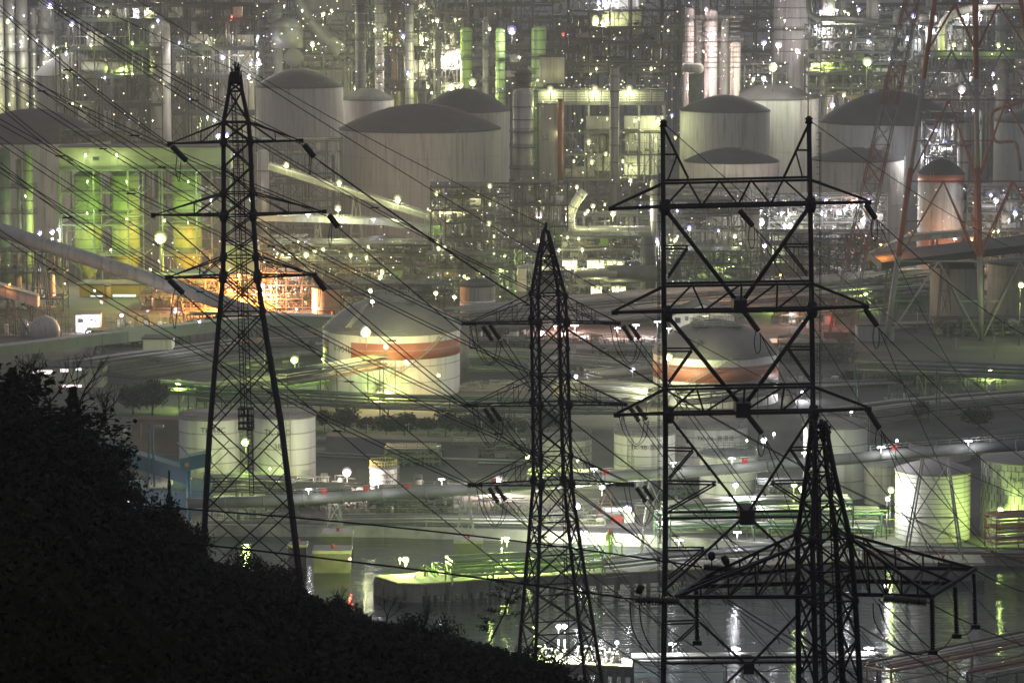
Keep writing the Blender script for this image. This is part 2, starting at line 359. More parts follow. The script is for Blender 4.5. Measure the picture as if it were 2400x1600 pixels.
def column(name, label, pl, pr, top, Y, m=None, base=None, rings=(), plat=(), cat='column', head='dome', group=None, bands=(), ladder=True):
    """a tall vertical process vessel or stack with ring platforms"""
    cx = (pl+pr)/2; x = at(cx, 800, Y).x; r = (pr-pl)/2*sc(Y); zt = at(cx, top, Y).z; z0 = at(cx, base, Y).z if base else 0
    t = thing(name, label, cat, (x, Y, max(z0, 0)), group); z0 = max(z0, 0)
    MB().lathe((x, Y, z0), (x, Y, zt-r*.6 if head == 'dome' else zt), [(0, r), (1, r)], 20, caps=True).build('shell', m or INS, t)
    if head == 'dome':
        MB().lathe((x, Y, zt-r*.6), (x, Y, zt), [(0, r), (.4, r*.92), (.75, r*.66), (.93, r*.35), (1, .02)], 20, caps=False).build('domed_head', m or INS, t)
    else:
        MB().lathe((x, Y, zt-.4), (x, Y, zt+.1), [(0, r), (0, r*1.08), (1, r*1.08), (1, r*.8)], 20).build('rim_angle', GSTEEL, t)
    for p in rings:
        z = at(cx, p, Y).z
        if z > z0: MB().lathe((x, Y, z-.2), (x, Y, z+.2), [(0, r), (0, r+.16), (1, r+.16), (1, r)], 20, caps=False).build('hoop', GSTEEL, t)
    for p in plat:
        z = at(cx, p, Y).z
        if z <= z0: continue
        d = MB().lathe((x, Y, z-.15), (x, Y, z+.15), [(0, r+.05), (0, r+1.6), (1, r+1.6), (1, r+.05)], 20, caps=False).build('platform', DSTEEL, t)
        handrail(t, (x, Y), r+1.5, z+.15, 1.3, 14, .1, GSTEEL)
    for (p0, p1, mm) in bands:
        MB().lathe((x, Y, at(cx, p1, Y).z), (x, Y, at(cx, p0, Y).z), [(0, r), (0, r+.05), (1, r+.05), (1, r)], 20, caps=False).build('painted_stripe', mm, t)
    if ladder:
        b = MB(); a = R(-115); lx, ly = x+(r+.5)*math.cos(a), Y+(r+.5)*math.sin(a)
        for s in (-.35, .35): b.bar((lx+s, ly, z0), (lx+s, ly, zt), .1)
        for i in range(int((zt-z0)/1.6)): b.bar((lx-.35, ly, z0+i*1.6), (lx+.35, ly, z0+i*1.6), .08)
        b.build('ladder', GSTEEL, t)
    return t
def vessel(parent, c, r, l, m, axis='x', name='vessel'):
    c = Vector(c); d = {'x': Vector((1, 0, 0)), 'z': Vector((0, 0, 1)), 'y': Vector((0, 1, 0))}[axis]
    e = r*.5/l
    return MB().lathe(c-d*l, c+d*l, [(0, .02), (e*.12, r*.5), (e*.5, r*.88), (e, r), (1-e, r), (1-e*.5, r*.88), (1-e*.12, r*.5), (1, .02)], 14, caps=False).build(name, m, parent)
def frame(name, label, pl, pr, levels, Y, dep=14, nb=4, m=None, base=None, seed=0, brace=.6, fill=1.0, pm=None, vess=3, deckm=None, cat='process structure', thick=.42, rails=True, pipes=14, vm=None, clutter=60, nbd=1, skip_top=False, beam=1.0, boxes=0):
    rnd = random.Random(seed); cx = (pl+pr)/2; x0, x1 = at(pl, 800, Y).x, at(pr, 800, Y).x; m = m or DSTEEL; s = sc(Y)/.2; th = thick*(Y/1500)**1.6; q_ = (Y/1500)**1.4
    zs = [at(cx, p, Y).z for p in levels]; zb = max(0, at(cx, base, Y).z) if base else 0; zt = zs[0]+(0 if skip_top else 0)
    t = thing(name, label, cat, ((x0+x1)/2, Y+dep/2, zb)); xs = [x0+(x1-x0)*(i+(rnd.uniform(-.28, .28) if 0 < i < nb else 0))/nb for i in range(nb+1)]; ys = [Y+dep*i/nbd for i in range(nbd+1)]
    for yy in ys:
        for xx in xs: MB().bar((xx, yy, zb), (xx, yy, zt+.5), th).build('column', m, t)
    allz = zs+[zb]
    for i, z in enumerate(zs):
        b = MB()
        ja, jb = (rnd.randrange(0, max(1, nb//3)+1), nb-rnd.randrange(0, max(1, nb//3)+1)) if nb > 3 and rnd.random() < .6 else (0, nb)
        for yy in ys: b.lo_hi(xs[ja]-.3, xs[jb]+.3, yy-.2, yy+.2, z-.4*q_*beam, z+.25*q_)
        for xx in xs: b.lo_hi(xx-.15, xx+.15, Y, Y+dep, z-.35*q_, z+.25*q_)
        b.build('floor_frame', m, t)
        if rnd.random() < fill:
            a = rnd.uniform(0, .25); c = rnd.uniform(.75, 1)
            MB().lo_hi(x0+(x1-x0)*a*(rnd.random() < .5), x0+(x1-x0)*c, Y+.3, Y+dep-.3, z+.32, z+.42).build('deck', deckm or DSTEEL, t)
            if rails:
                h = MB()
                for q in (.6, 1.2): h.bar((x0, Y-.25, z+.3+q), (x1, Y-.25, z+.3+q), .07)
                k = max(3, int((x1-x0)/2.4))
                for j in range(k+1): xx = x0+(x1-x0)*j/k; h.bar((xx, Y-.25, z+.3), (xx, Y-.25, z+1.5), .06)
                h.build('handrail_lattice', GSTEEL, t)
    b = MB()
    for i in range(len(allz)-1):
        zh, zl = allz[i], allz[i+1]
        for j in range(nb):
            for yy in (ys[0], ys[-1]):
                q = rnd.random()
                if q > brace: continue
                if q < brace*.45: b.bar((xs[j], yy, zh), (xs[j+1], yy, zl), th*.55); b.bar((xs[j+1], yy, zh), (xs[j], yy, zl), th*.55)
                elif q < brace*.7: xm = (xs[j]+xs[j+1])/2; b.bar((xs[j], yy, zl), (xm, yy, zh), th*.55); b.bar((xs[j+1], yy, zl), (xm, yy, zh), th*.55)
                else: b.bar((xs[j], yy, zh), (xs[j+1], yy, zl), th*.55)
    if b.v: b.build('brace_lattice', m, t)['kind'] = 'stuff'
    pm = pm or PSTEEL
    for i in range(pipes):
        r = rnd.choice((.18, .25, .35, .5))*s; mm = rnd.choice((pm, INS, GSTEEL, pm)); xx = rnd.uniform(x0+.5, x1-.5); yy = Y+rnd.uniform(.5, dep-.5)
        k = rnd.randrange(len(allz)-1); kk = min(len(allz)-1, k+rnd.choice((1, 1, 2, 3)))
        if rnd.random() < .55: MB().tube([(xx, yy, allz[kk]), (xx, yy, allz[k]-.6)], r, 7).build('pipe', mm, t)
        else:
            x2 = rnd.uniform(x0, x1); z = rnd.uniform(allz[kk], allz[k]); z2 = rnd.choice((allz[k], allz[kk]))
            MB().tube([(xx, yy, z), (x2-math.copysign(1, x2-xx), yy, z), (x2, yy, z+(.6 if z2 > z else -.6)), (x2, yy, z2)], r*.8, 7).build('pipe', mm, t)
    for i in range(vess):
        k = rnd.randrange(len(allz)-1); h = allz[k]-allz[k+1]; mm = vm or rnd.choice((INS, BEIGE, WHITE, INS)); yy = Y+dep*rnd.uniform(.35, .7)
        if rnd.random() < .5:
            r = min(h*.28, 2.6*s); l = min((x1-x0)*.2, 7*s)*rnd.uniform(.6, 1); xx = rnd.uniform(x0+l, x1-l); vessel(t, (xx, yy, allz[k+1]+r+.8), r, l, mm)
        else:
            r = min(2.4*s, (x1-x0)*.09)*rnd.uniform(.6, 1); xx = rnd.uniform(x0+r, x1-r); vessel(t, (xx, yy, allz[k+1]+h*.46), r, h*.44, mm, 'z')
    for i in range(boxes):
        k = rnd.randrange(len(allz)-1); h = allz[k]-allz[k+1]; w_ = rnd.uniform(.9, 3.2)*s; xx = rnd.uniform(x0+w_, x1-w_); yy = Y+dep*rnd.uniform(.3, .8); hh = h*rnd.uniform(.25, .85)
        MB().lo_hi(xx-w_, xx+w_, yy-1.5, yy+1.5, allz[k+1]+.5, allz[k+1]+.5+hh).build('equipment_casing', rnd.choice((BEIGE, WHITE, INS, PINK, GPANEL if rnd.random() < .4 else BEIGE)), t)
    if clutter:
        for mm, share in ((pm, .9), (DSTEEL, .9), (INS, .5), (GSTEEL, .8)):
            b = MB()
            for i in range(int(clutter*share)):
                k = rnd.randrange(len(allz)-1); zt_, zb_ = allz[k], allz[k+1]; xx, yy = rnd.uniform(x0, x1), Y+rnd.uniform(.3, dep); z = rnd.uniform(zb_, zt_); q = rnd.random(); l = min(rnd.expovariate(1/3.0)+.8, 14)*s; r = rnd.choice((.07, .09, .12, .2, .3))*s*.8
                if q < .42: b.bar((xx, yy, zt_ if rnd.random() < .4 else z), (xx, yy, max(zb_, z-l)), r, 4 if r < .15 else 6)
                elif q < .80: b.bar((xx, yy, z), (min(xx+l, x1), yy, z), r, 4 if r < .15 else 6)
                elif q < .88: b.bar((xx, yy, z), (xx+l*.5, yy, z-l*.5), r*.7)
                else: w = rnd.uniform(.25, 1.1)*s; b.lathe((xx-w, yy, zb_+w+.5), (xx+w, yy, zb_+w+.5), [(0, w*.5), (.15, w*.6), (.85, w*.6), (1, w*.5)], 7) if rnd.random() < .6 else b.box((xx, yy, zb_+w+.4), (w*.6, .5, w))
            o = b.build('pipework', mm, t); o['kind'] = 'stuff'
    return t
def rack(name, label, pts, z=6.0, n=8, w=6.0, m=None, pm=None, step=14, r=.2, tiers=1, lattice=True, ground=0.0, group=None, cat='pipe rack'):
    """a pipe bridge along a line of points given where its top stands in the picture"""
    P = [gnd(px, py, z) for px, py in pts]; t = thing(name, label, cat, (P[0].x, P[0].y, ground), group); m = m or GREEN; pm = pm or PSTEEL
    rnd = random.Random(int(pts[0][0]*3+pts[0][1])); mats = (pm, INS, GSTEEL, pm)
    nrm = []
    for i in range(len(P)):
        d = (P[min(i+1, len(P)-1)]-P[max(i-1, 0)]); d.z = 0; d.normalize(); nrm.append(Vector((-d.y, d.x, 0)))
    for tier in range(tiers):
        for j in range(n):
            o = (j/(n-1)-.5)*w if n > 1 else 0; rr = r*rnd.choice((.6, .8, 1, 1.4)); zz = -tier*2.2+rr+.15
            MB().tube([p+q*o+Vector((0, 0, zz)) for p, q in zip(P, nrm)], rr, 6).build('pipe', rnd.choice(mats), t)
        for sgn in (-1, 1):
            MB().tube([p+q*(sgn*(w/2+.3))+Vector((0, 0, -tier*2.2-.25)) for p, q in zip(P, nrm)], .24, 4).build('edge_beam', m, t)
    L = 0; k = 0; b = MB()
    for i in range(len(P)-1):
        d = P[i+1]-P[i]; m_ = max(1, int(d.length/step))
        for a in range(m_+(i == len(P)-2)):
            p = P[i]+d*(a/m_); q = nrm[i]*(w/2+.2)
            c = MB()
            for s in (-1, 1): c.bar((p.x+s*q.x, p.y+s*q.y, ground), (p.x+s*q.x, p.y+s*q.y, p.z), .2)
            for tier in range(tiers): c.bar(p-q+Vector((0, 0, -.4-tier*2.2)), p+q+Vector((0, 0, -.4-tier*2.2)), .16)
            if lattice: c.bar((p.x-q.x, p.y-q.y, ground+.2), (p.x+q.x, p.y+q.y, p.z-.6), .11)
            c.build('trestle', m, t)
            if lattice and a < m_:
                p2 = P[i]+d*((a+1)/m_); pm_ = (p+p2)/2
                for s in (-1,):
                    b.bar(p+q*s+Vector((0, 0, -.3)), pm_+q*s+Vector((0, 0, -2.1)), .1); b.bar(pm_+q*s+Vector((0, 0, -2.1)), p2+q*s+Vector((0, 0, -.3)), .1)
                    b.bar(p+q*s+Vector((0, 0, -2.1)), p2+q*s+Vector((0, 0, -2.1)), .1)
    if b.v: b.build('brace_lattice', m, t)['kind'] = 'stuff'
    return t
def trestle_a(parent, x, y, z0, z1, half, half2, dep, m, w=.22, name='trestle'):
    b = MB()
    for s in (-1, 1):
        for e in (-1, 1): b.bar((x+s*half, y+e*dep, z0), (x+s*half2, y+e*dep*.5, z1), w)
        b.bar((x+s*half*.66+s*half2*.34, y-dep*.8, z0+(z1-z0)*.33), (x+s*half*.66+s*half2*.34, y+dep*.8, z0+(z1-z0)*.33), w*.6)
    for f in (0.03, .5):
        h0 = half+(half2-half)*f
        b.bar((x-h0, y-dep, z0+(z1-z0)*f), (x+h0, y-dep, z0+(z1-z0)*f), w*.7)
        h1 = half+(half2-half)*(f+.47)
        b.bar((x-h0, y-dep, z0+(z1-z0)*f), (x+h1, y-dep*.7, z0+(z1-z0)*(f+.47)), w*.6); b.bar((x+h0, y-dep, z0+(z1-z0)*f), (x-h1, y-dep*.7, z0+(z1-z0)*(f+.47)), w*.6)
    return b.build(name, m, parent)
def conveyor(name, label, line, hpx, dep=4.0, m=None, roofm=None, round_=False, trestles=(), tm=None, z0=0.0, cat='conveyor', ribs=True, rail=False):
    """an enclosed conveyor: line = [(px,py,Y)...]"""
    P = [at(px, py, Y) for px, py, Y in line]; t = thing(name, label, cat, tuple(P[0])); m = m or GREYT; hs = [hpx*sc(l[2])/2 for l in line]
    b = MB()
    if round_: b.tube(P, hs[0], 14, hs[-1]); b.build('tube_shell', m, t)
    else:
        for i in range(len(P)-1):
            a, c = P[i], P[i+1]; h0, h1 = hs[i], hs[i+1]; D = Vector((0, dep, 0)); U0, U1 = Vector((0, 0, h0)), Vector((0, 0, h1))
            b.quad(tuple(a-U0), tuple(c-U1), tuple(c+U1), tuple(a+U0)); b.quad(tuple(a+U0), tuple(c+U1), tuple(c+U1+D), tuple(a+U0+D))
            b.quad(tuple(a-U0+D), tuple(a+U0+D), tuple(c+U1+D), tuple(c-U1+D)); b.quad(tuple(a-U0), tuple(a-U0+D), tuple(c-U1+D), tuple(c-U1))
            b.quad(tuple(a-U0), tuple(a+U0), tuple(a+U0+D), tuple(a-U0+D)); b.quad(tuple(c-U1), tuple(c-U1+D), tuple(c+U1+D), tuple(c+U1))
        b.build('gallery_body', m, t)
        b = MB()
        for i in range(len(P)-1):
            a, c = P[i]+Vector((0, dep/2, hs[i]+.18)), P[i+1]+Vector((0, dep/2, hs[i+1]+.18)); d = c-a; u = Vector((0, dep/2+.3, 0)); k = Vector((0, 0, .16))
            b.quad(tuple(a-u+k), tuple(c-u+k), tuple(c+u+k), tuple(a+u+k)); b.quad(tuple(a-u-k), tuple(c-u-k), tuple(c-u+k), tuple(a-u+k)); b.quad(tuple(a+u-k), tuple(a+u+k), tuple(c+u+k), tuple(c+u-k))
        b.build('roof', roofm or m, t)
    if ribs:
        for i in range(len(P)-1):
            d = P[i+1]-P[i]; k = max(1, int(d.length/7))
            for j in range(k):
                p = P[i]+d*(j/k); h = hs[i]+(hs[i+1]-hs[i])*j/k
                if round_: MB().lathe(p-d.normalized()*.12, p+d.normalized()*.12, [(0, h), (0, h+.1), (1, h+.1), (1, h)], 14, caps=False).build('rib', m, t)
                else: MB().lo_hi(p.x-.1, p.x+.1, p.y-.12, p.y-.01, p.z-h, p.z+h).build('rib', roofm or m, t)
    if rail:
        b = MB()
        for i in range(len(P)-1):
            a, c = P[i]+Vector((0, 0, hs[i])), P[i+1]+Vector((0, 0, hs[i+1])); d = c-a; k = max(2, int(d.length/2.2))
            for q in (.6, 1.2): b.bar(a+Vector((0, 0, q)), c+Vector((0, 0, q)), .05)
            for j in range(k+1): p = a+d*(j/k); b.bar(p, p+Vector((0, 0, 1.2)), .05)
        b.build('handrail_lattice', PSTEEL, t)
    for (f, half, zz) in trestles:
        k = f*(len(P)-1); i = min(int(k), len(P)-2); p = P[i]+(P[i+1]-P[i])*(k-i); h = hs[i]
        trestle_a(t, p.x, p.y+dep/2*(not round_), zz, p.z-h*.9, half, half*.35, 2.2, tm or GSTEEL, .24)
    return t
def building(name, label, pl, pr, top, base, Y=None, dep=12, m=None, roofm=None, gable=None, windows=(), doors=(), cat='building', over=.4, z0=None):
    cx = (pl+pr)/2
    if Y is None: Y = gnd(cx, base).y
    x0, x1 = at(pl, 800, Y).x, at(pr, 800, Y).x; zt = at(cx, top, Y).z; zb = max(0, at(cx, base, Y).z) if z0 is None else z0
    t = thing(name, label, cat, ((x0+x1)/2, Y+dep/2, zb)); m = m or BEIGE
    b = MB().lo_hi(x0, x1, Y, Y+dep, zb, zt); zg = None
    if gable:
        zg = at(cx, gable, Y).z; n = len(b.v); xm = (x0+x1)/2; b.v += [(x0, Y, zt), (x1, Y, zt), (xm, Y, zg), (x0, Y+dep, zt), (x1, Y+dep, zt), (xm, Y+dep, zg)]
        b.f += [(n, n+1, n+2), (n+4, n+3, n+5)]; b.sm += [False]*2
    b.build('wall', m, t)
    r = MB()
    if gable:
        xm = (x0+x1)/2
        for xa in (x0-over, x1+over):
            r.quad((xa, Y-over, zt-.05), (xm, Y-over, zg+.15), (xm, Y+dep+over, zg+.15), (xa, Y+dep+over, zt-.05))
            r.quad((xa, Y-over, zt-.3), (xm, Y-over, zg-.1), (xm, Y-over, zg+.15), (xa, Y-over, zt-.05))
    else: r.lo_hi(x0-over, x1+over, Y-over, Y+dep+over, zt+.02, zt+.4)
    r.build('roof', roofm or ROOF, t)
    for (a, b_, c, d, k) in windows:
        f = MB(); xa, xb, za, zb_ = at(a, 800, Y).x, at(b_, 800, Y).x, at(cx, d, Y).z, at(cx, c, Y).z
        f.lo_hi(xa-.12, xb+.12, Y-.1, Y-.01, zb_, zb_+.12); f.lo_hi(xa-.12, xb+.12, Y-.1, Y-.01, za-.12, za); f.lo_hi(xa-.12, xa, Y-.1, Y-.01, za, zb_); f.lo_hi(xb, xb+.12, Y-.1, Y-.01, za, zb_)
        w = f.build('window_frame', GSTEEL, t)
        MB().lo_hi(xa, xb, Y-.05, Y-.01, za, zb_).build('pane', WIN[k] if k in WIN else mat('dark_glass', (.03, .04, .05), .15, 0, .1, 1), w)
    for (a, b_, c, d) in doors:
        MB().lo_hi(at(a, 800, Y).x, at(b_, 800, Y).x, Y-.06, Y-.01, max(zb, at(cx, d, Y).z), at(cx, c, Y).z).build('door', DSTEEL, t)
    return t
def pipe(name, label, pts, r_px, m=None, cat='pipe', round_=.35, flanges=True, supports=(), n=10):
    """one big pipe through picture points (px,py,Y) with rounded bends"""
    P = [at(*p) for p in pts]; Q = [P[0]]
    for i in range(1, len(P)-1):
        a, b_, c = P[i-1], P[i], P[i+1]; l = min((a-b_).length, (c-b_).length)*round_
        p0 = b_+(a-b_).normalized()*l; p1 = b_+(c-b_).normalized()*l
        for k in range(7):
            f = k/6; Q.append(p0*(1-f)**2+b_*2*f*(1-f)+p1*f*f)
    Q.append(P[-1]); r = r_px*sc(pts[0][2]); t = thing(name, label, cat, tuple(P[0]))
    MB().tube(Q, r, n).build('pipe_run', m or INS, t)
    if flanges:
        for i in range(len(P)-1):
            d = (P[i+1]-P[i]); k = max(1, int(d.length/(r*9)))
            for j in range(k):
                p = P[i]+d*((j+.5)/k); e = d.normalized()*r*.12
                MB().lathe(p-e, p+e, [(0, r), (0, r*1.14), (1, r*1.14), (1, r)], n, caps=False).build('flange', GSTEEL, t)
    for f in supports:
        k = f*(len(P)-1); i = min(int(k), len(P)-2); p = P[i]+(P[i+1]-P[i])*(k-i)
        MB().bar((p.x, p.y, 0), (p.x, p.y, p.z-r), .3).build('support_post', GSTEEL, t)
    return t
# ================================================================ FAR REFINERY (upper half of the view)
DK = [10, 45, 112, 178, 243]
frame('process_structure', 'tall dark open steel structure with five decks behind the dark domed tank', 142, 388, [-60, -25]+DK+[330], 1500, 26, 6, BSTEEL, beam=3.2, boxes=20, seed=1, pipes=46, vess=7, clutter=190, pm=GSTEEL, nbd=2)
frame('process_structure', 'tall dark open steel structure behind the top of the triple-arm left pylon', 388, 604, [-60, -25, 10, 45, 112, 178, 265, 340], 1520, 26, 5, BSTEEL, beam=3.2, boxes=18, seed=2, pipes=40, vess=6, clutter=170, pm=GSTEEL, nbd=2)
tank('feed_hopper', 'pinkish tank with sloping shoulder seen through the upper left steel structure', 92, 262, 175, peak=122, Y=1545, wall=PINK, roof=PINK, cat='tank', seg=32)
column('process_column', 'broad brown column between the two upper left steel structures', 360, 408, 48, 1512, PINK, plat=(200,), rings=(100, 150), cat='column')
building('process_building', 'pale wall panel standing inside the second upper left structure', 412, 598, 82, 330, 1553, 10, BEIGE, cat='building')
for i, (a, b, tp) in enumerate([(-14, 22, -40), (26, 48, -30), (52, 78, -60), (84, 98, 20), (104, 138, -70)]):
    column('process_column', ['pale column cut by the left picture edge', 'slim pale column second in the upper left corner', 'pale lamp-lit column third in the upper left corner', 'thin pipe-like column fourth in the upper left corner', 'thick pale column beside the upper left steel structure'][i], a, b, tp, 1560+i*6, INS, plat=(40+i*9, 120, 190), rings=(80, 160))
frame('process_structure', 'low platform of pipes between the columns in the upper left corner', -30, 140, [20, 70, 125, 185, 240], 1580, 16, 4, GSTEEL, seed=3, pipes=30, vess=5, clutter=120)
tank('storage_tank', 'dark domed tank with pale wall at the left edge behind the green silos', -96, 266, 326, peak=254, Y=1265, wall=BEIGE, roof=ROOF, vents=3, ladder=-75)
for i, (a, b, tp) in enumerate([(2, 32, 345), (46, 58, 372), (62, 84, 350)]):
    column('process_column', ['dark green column nearest the left edge in front of the domed tank', 'thin pipe column between two green-lit columns at left', 'green-lit column in front of the pale wall of the left tank'][i], a, b, tp, 1130, GREEN if i != 2 else GPANEL, plat=(440, 500), rings=(400, 470, 560, 620))
frame('process_structure', 'dark rack of columns under the left tube conveyor', -30, 150, [590, 640, 700], 1040, 12, 4, GREEN, seed=5, pipes=16, vess=2, clutter=60)
# green silos
def silo_house():
    Y = 1120; t = frame('silo_house', 'green steel frame with crossed braces holding the lit silos', 150, 340, [398, 452, 503, 528, 598], Y, 26, 2, GREEN, seed=11, brace=1.0, pipes=6, vess=0, clutter=30, pm=GREEN, cat='silo house', deckm=GREEN)
    for i, (c, tp) in enumerate([(212, 412), (299, 412)]):
        silo('grain_silo', ['green-lit silo on the left inside the crossed green frame', 'green-lit silo on the right inside the crossed green frame'][i], c, 33, tp, Y+12)
    frame('silo_house', 'dim green steel frame around the single right-hand silo', 378, 500, [398, 452, 503, 528, 598], Y+6, 24, 1, GREEN, seed=12, brace=.6, pipes=8, vess=0, clutter=40, pm=GREEN, cat='silo house', deckm=GREEN)
    silo('grain_silo', 'dim green silo standing alone behind the left pylon', 442, 34, 412, Y+16)
def silo(name, label, c, hp, top, Y):
    x = at(c, 800, Y).x; r = hp*sc(Y); zt = at(c, top, Y).z; t = thing(name, label, 'silo', (x, Y, 0))
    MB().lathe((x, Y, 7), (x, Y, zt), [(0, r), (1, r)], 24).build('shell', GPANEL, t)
    MB().lathe((x, Y, zt), (x, Y, zt+3), [(0, r*1.02), (.1, r), (1, r*.2)], 24).build('roof', GREEN, t)
    MB().lathe((x, Y, 1.5), (x, Y, 7), [(0, r*.2), (1, r)], 24, caps=False).build('discharge_cone', GPANEL, t)
    for i in range(9):
        z = 7+(zt-7)*(i+.5)/9; MB().lathe((x, Y, z-.12), (x, Y, z+.12), [(0, r), (0, r+.1), (1, r+.1), (1, r)], 24, caps=False).build('hoop', GREEN, t)
    b = MB()
    for i in range(6):
        a = i*math.pi/3; b.bar((x+r*.95*math.cos(a), Y+r*.95*math.sin(a), 0), (x+r*.95*math.cos(a), Y+r*.95*math.sin(a), 8), .3)
    b.build('leg_frame', GREEN, t)
silo_house()
g = building('silo_gallery', 'long pale green gallery lit along the top of the silos', 146, 545, 346, 397, 1116, 14, GAL, DSTEEL, windows=[(163, 178, 373, 378, 'd'), (225, 238, 368, 376, 'd'), (360, 372, 372, 377, 'd'), (430, 445, 370, 376, 'd')], cat='gallery', z0=at(300, 397, 1116).z)
def gallery_rail():
    b = MB(); Y = 1115.2; x0, x1 = at(146, 800, Y).x, at(545, 800, Y).x; z0 = at(300, 397, Y).z
    for q in (0, 1.0, 2.1): b.bar((x0, Y-1.2, z0+q), (x1, Y-1.2, z0+q), .1)
    for i in range(26): x = x0+(x1-x0)*i/25; b.bar((x, Y-1.2, z0), (x, Y-1.2, z0+2.1), .08)
    b.lo_hi(x0, x1, Y-1.3, Y+.7, z0-.5, z0-.1); b.build('handrail_lattice', GREEN, g)
    b = MB()
    for i in range(6):
        x = x0+(x1-x0)*(i/5); b.bar((x, Y-1, 0), (x, Y-1, z0-.4), .4)
    b.build('support_frame', GREEN, g)
gallery_rail()
frame('roof_platform', 'white handrails and machinery on the dark roof above the green gallery', 148, 332, [308, 322], 1200, 10, 4, GREEN, base=336, seed=13, pipes=10, vess=1, clutter=60, pm=PSTEEL, cat='roof platform')
building('process_building', 'ochre building with two lit window bands under the silos', 188, 356, 668, 738, 1085, 14, YWALL, windows=[(214, 242, 692, 706, 'c'), (266, 320, 690, 708, 'c')], cat='building')
column('ochre_pier', 'ochre pier between the two window bands under the silos', 246, 262, 668, 1080, YWALL, cat='pier', head='flat', ladder=False)
# orange-lit workshop behind the left pylon
frame('loading_bay', 'orange-lit steel loading frame behind the left pylon', 330, 636, [655, 690, 722], 1045, 18, 8, GSTEEL, seed=21, pipes=26, vess=3, clutter=150, brace=.8, cat='loading bay')
building('process_building', 'pale building glowing orange behind the left pylon', 520, 604, 575, 730, 1075, 12, BEIGE, cat='building')
building('process_building', 'corrugated orange-lit shed left of the glowing building', 386, 518, 640, 735, 1072, 12, BEIGE, cat='shed')
# conveyors on the left
conveyor('tube_conveyor', 'thick grey tube conveyor slanting down across the left side', [(-60, 520, 1000), (180, 598, 1000), (420, 676, 1000), (650, 752, 1000)], 34, round_=True, m=GREYT, trestles=[(.21, 3, 0), (.66, 2.6, 0)], tm=BLUE)
conveyor('belt_conveyor', 'short yellow-lit conveyor gallery at the left edge', [(-60, 662, 985), (88, 708, 985)], 24, 5, m=BEIGE, roofm=PSTEEL, trestles=[(.55, 2, 0)])
conveyor('belt_conveyor', 'long low green-grey conveyor gallery rising past the left pylon', [(-60, 833, 900), (300, 790, 915), (520, 765, 935), (640, 752, 950), (780, 757, 960)], 24, 6, m=mat('green_grey_cladding', (.26, .30, .22), .6, 0, .15, .2, ST), roofm=GREYT, trestles=[(.1, 2, 0), (.2, 2, 0), (.3, 2, 0), (.4, 2, 0), (.5, 2, 0), (.62, 2, 0)], tm=GREEN)
t = thing('globe_tank', 'pinkish globe tank behind the bare trees at left', 'tank', tuple(gnd(100, 806)))
c = gnd(100, 800); MB().ball((c.x, c.y+5, 2.6), 36*sc(c.y), 22, 12).build('shell', PINK, t)
MB().lathe((c.x, c.y+5, 0), (c.x, c.y+5, 2.5), [(0, 4.2), (1, 3.8)], 20).build('skirt', CONC, t)
building('retaining_wall', 'pinkish lit retaining wall between the left pylon legs', 432, 722, 766, 806, 955, 8, PINK, cat='wall')
building('control_house', 'white lit control house below the red lamp at left', 178, 232, 738, 778, None, 8, WHITE, windows=[(186, 196, 748, 756, 'd'), (214, 224, 750, 758, 'd')], doors=[(203, 209, 752, 776)])
building('control_house', 'pale green lit block behind the second lamp post at left', 335, 402, 795, 820, 890, 8, WHITE, cat='building')
# big grey tanks at centre and left
tank('storage_tank', 'tall grey tank with conical dark roof, below the steam plume', 605, 808, 202, peak=160, Y=1480, wall=PINK, roof=ROOF, hoops=1, vents=7, ladder=-170, rail=1.3, railm=GSTEEL)
tank('storage_tank', 'huge pale tank with flat dark roof at the centre', 799, 1174, 300, peak=243, Y=1330, wall=BEIGE, roof=ROOF, hoops=3, vents=5, ladder=-62)
tank('storage_tank', 'small pink-walled tank between the two big pale tanks', 806, 926, 232, peak=206, Y=1520, wall=PINK, roof=ROOF, rail=1.3, railm=GSTEEL)
tank('storage_tank', 'small yellow-lit tank behind the pink-walled one', 925, 986, 212, peak=195, Y=1600, wall=GPANEL, roof=ROOF, rail=1.2, railm=GSTEEL)
tank('storage_tank', 'dark flat-roofed tank hidden behind the huge central tank', 985, 1195, 258, peak=207, Y=1440, wall=GREYT, roof=ROOF, vents=2)
# steam above the tank roof
def steam():
    b = MB(); rnd = random.Random(8)
    m = bpy.data.materials.new('steam'); m.use_nodes = True; nt = m.node_tree; nt.nodes.remove(nt.nodes['Principled BSDF'])
    v = nt.nodes.new('ShaderNodeVolumePrincipled'); v.inputs['Color'].default_value = (.95, .93, .9, 1); v.inputs['Density'].default_value = .10
    nt.links.new(v.outputs[0], nt.nodes['Material Output'].inputs['Volume'])
    c = at(688, 138, 1500); b.lathe(c-Vector((0, 0, 4)), c+Vector((0, 0, 5)), [(0, .1), (.15, 3), (.4, 5), (.7, 4.2), (.9, 2.4), (1, .1)], 14)
    o = b.build('steam_plume', m); o['kind'] = 'stuff'; tag(o, 'pale steam drifting over the conical tank roof', 'steam')
steam()
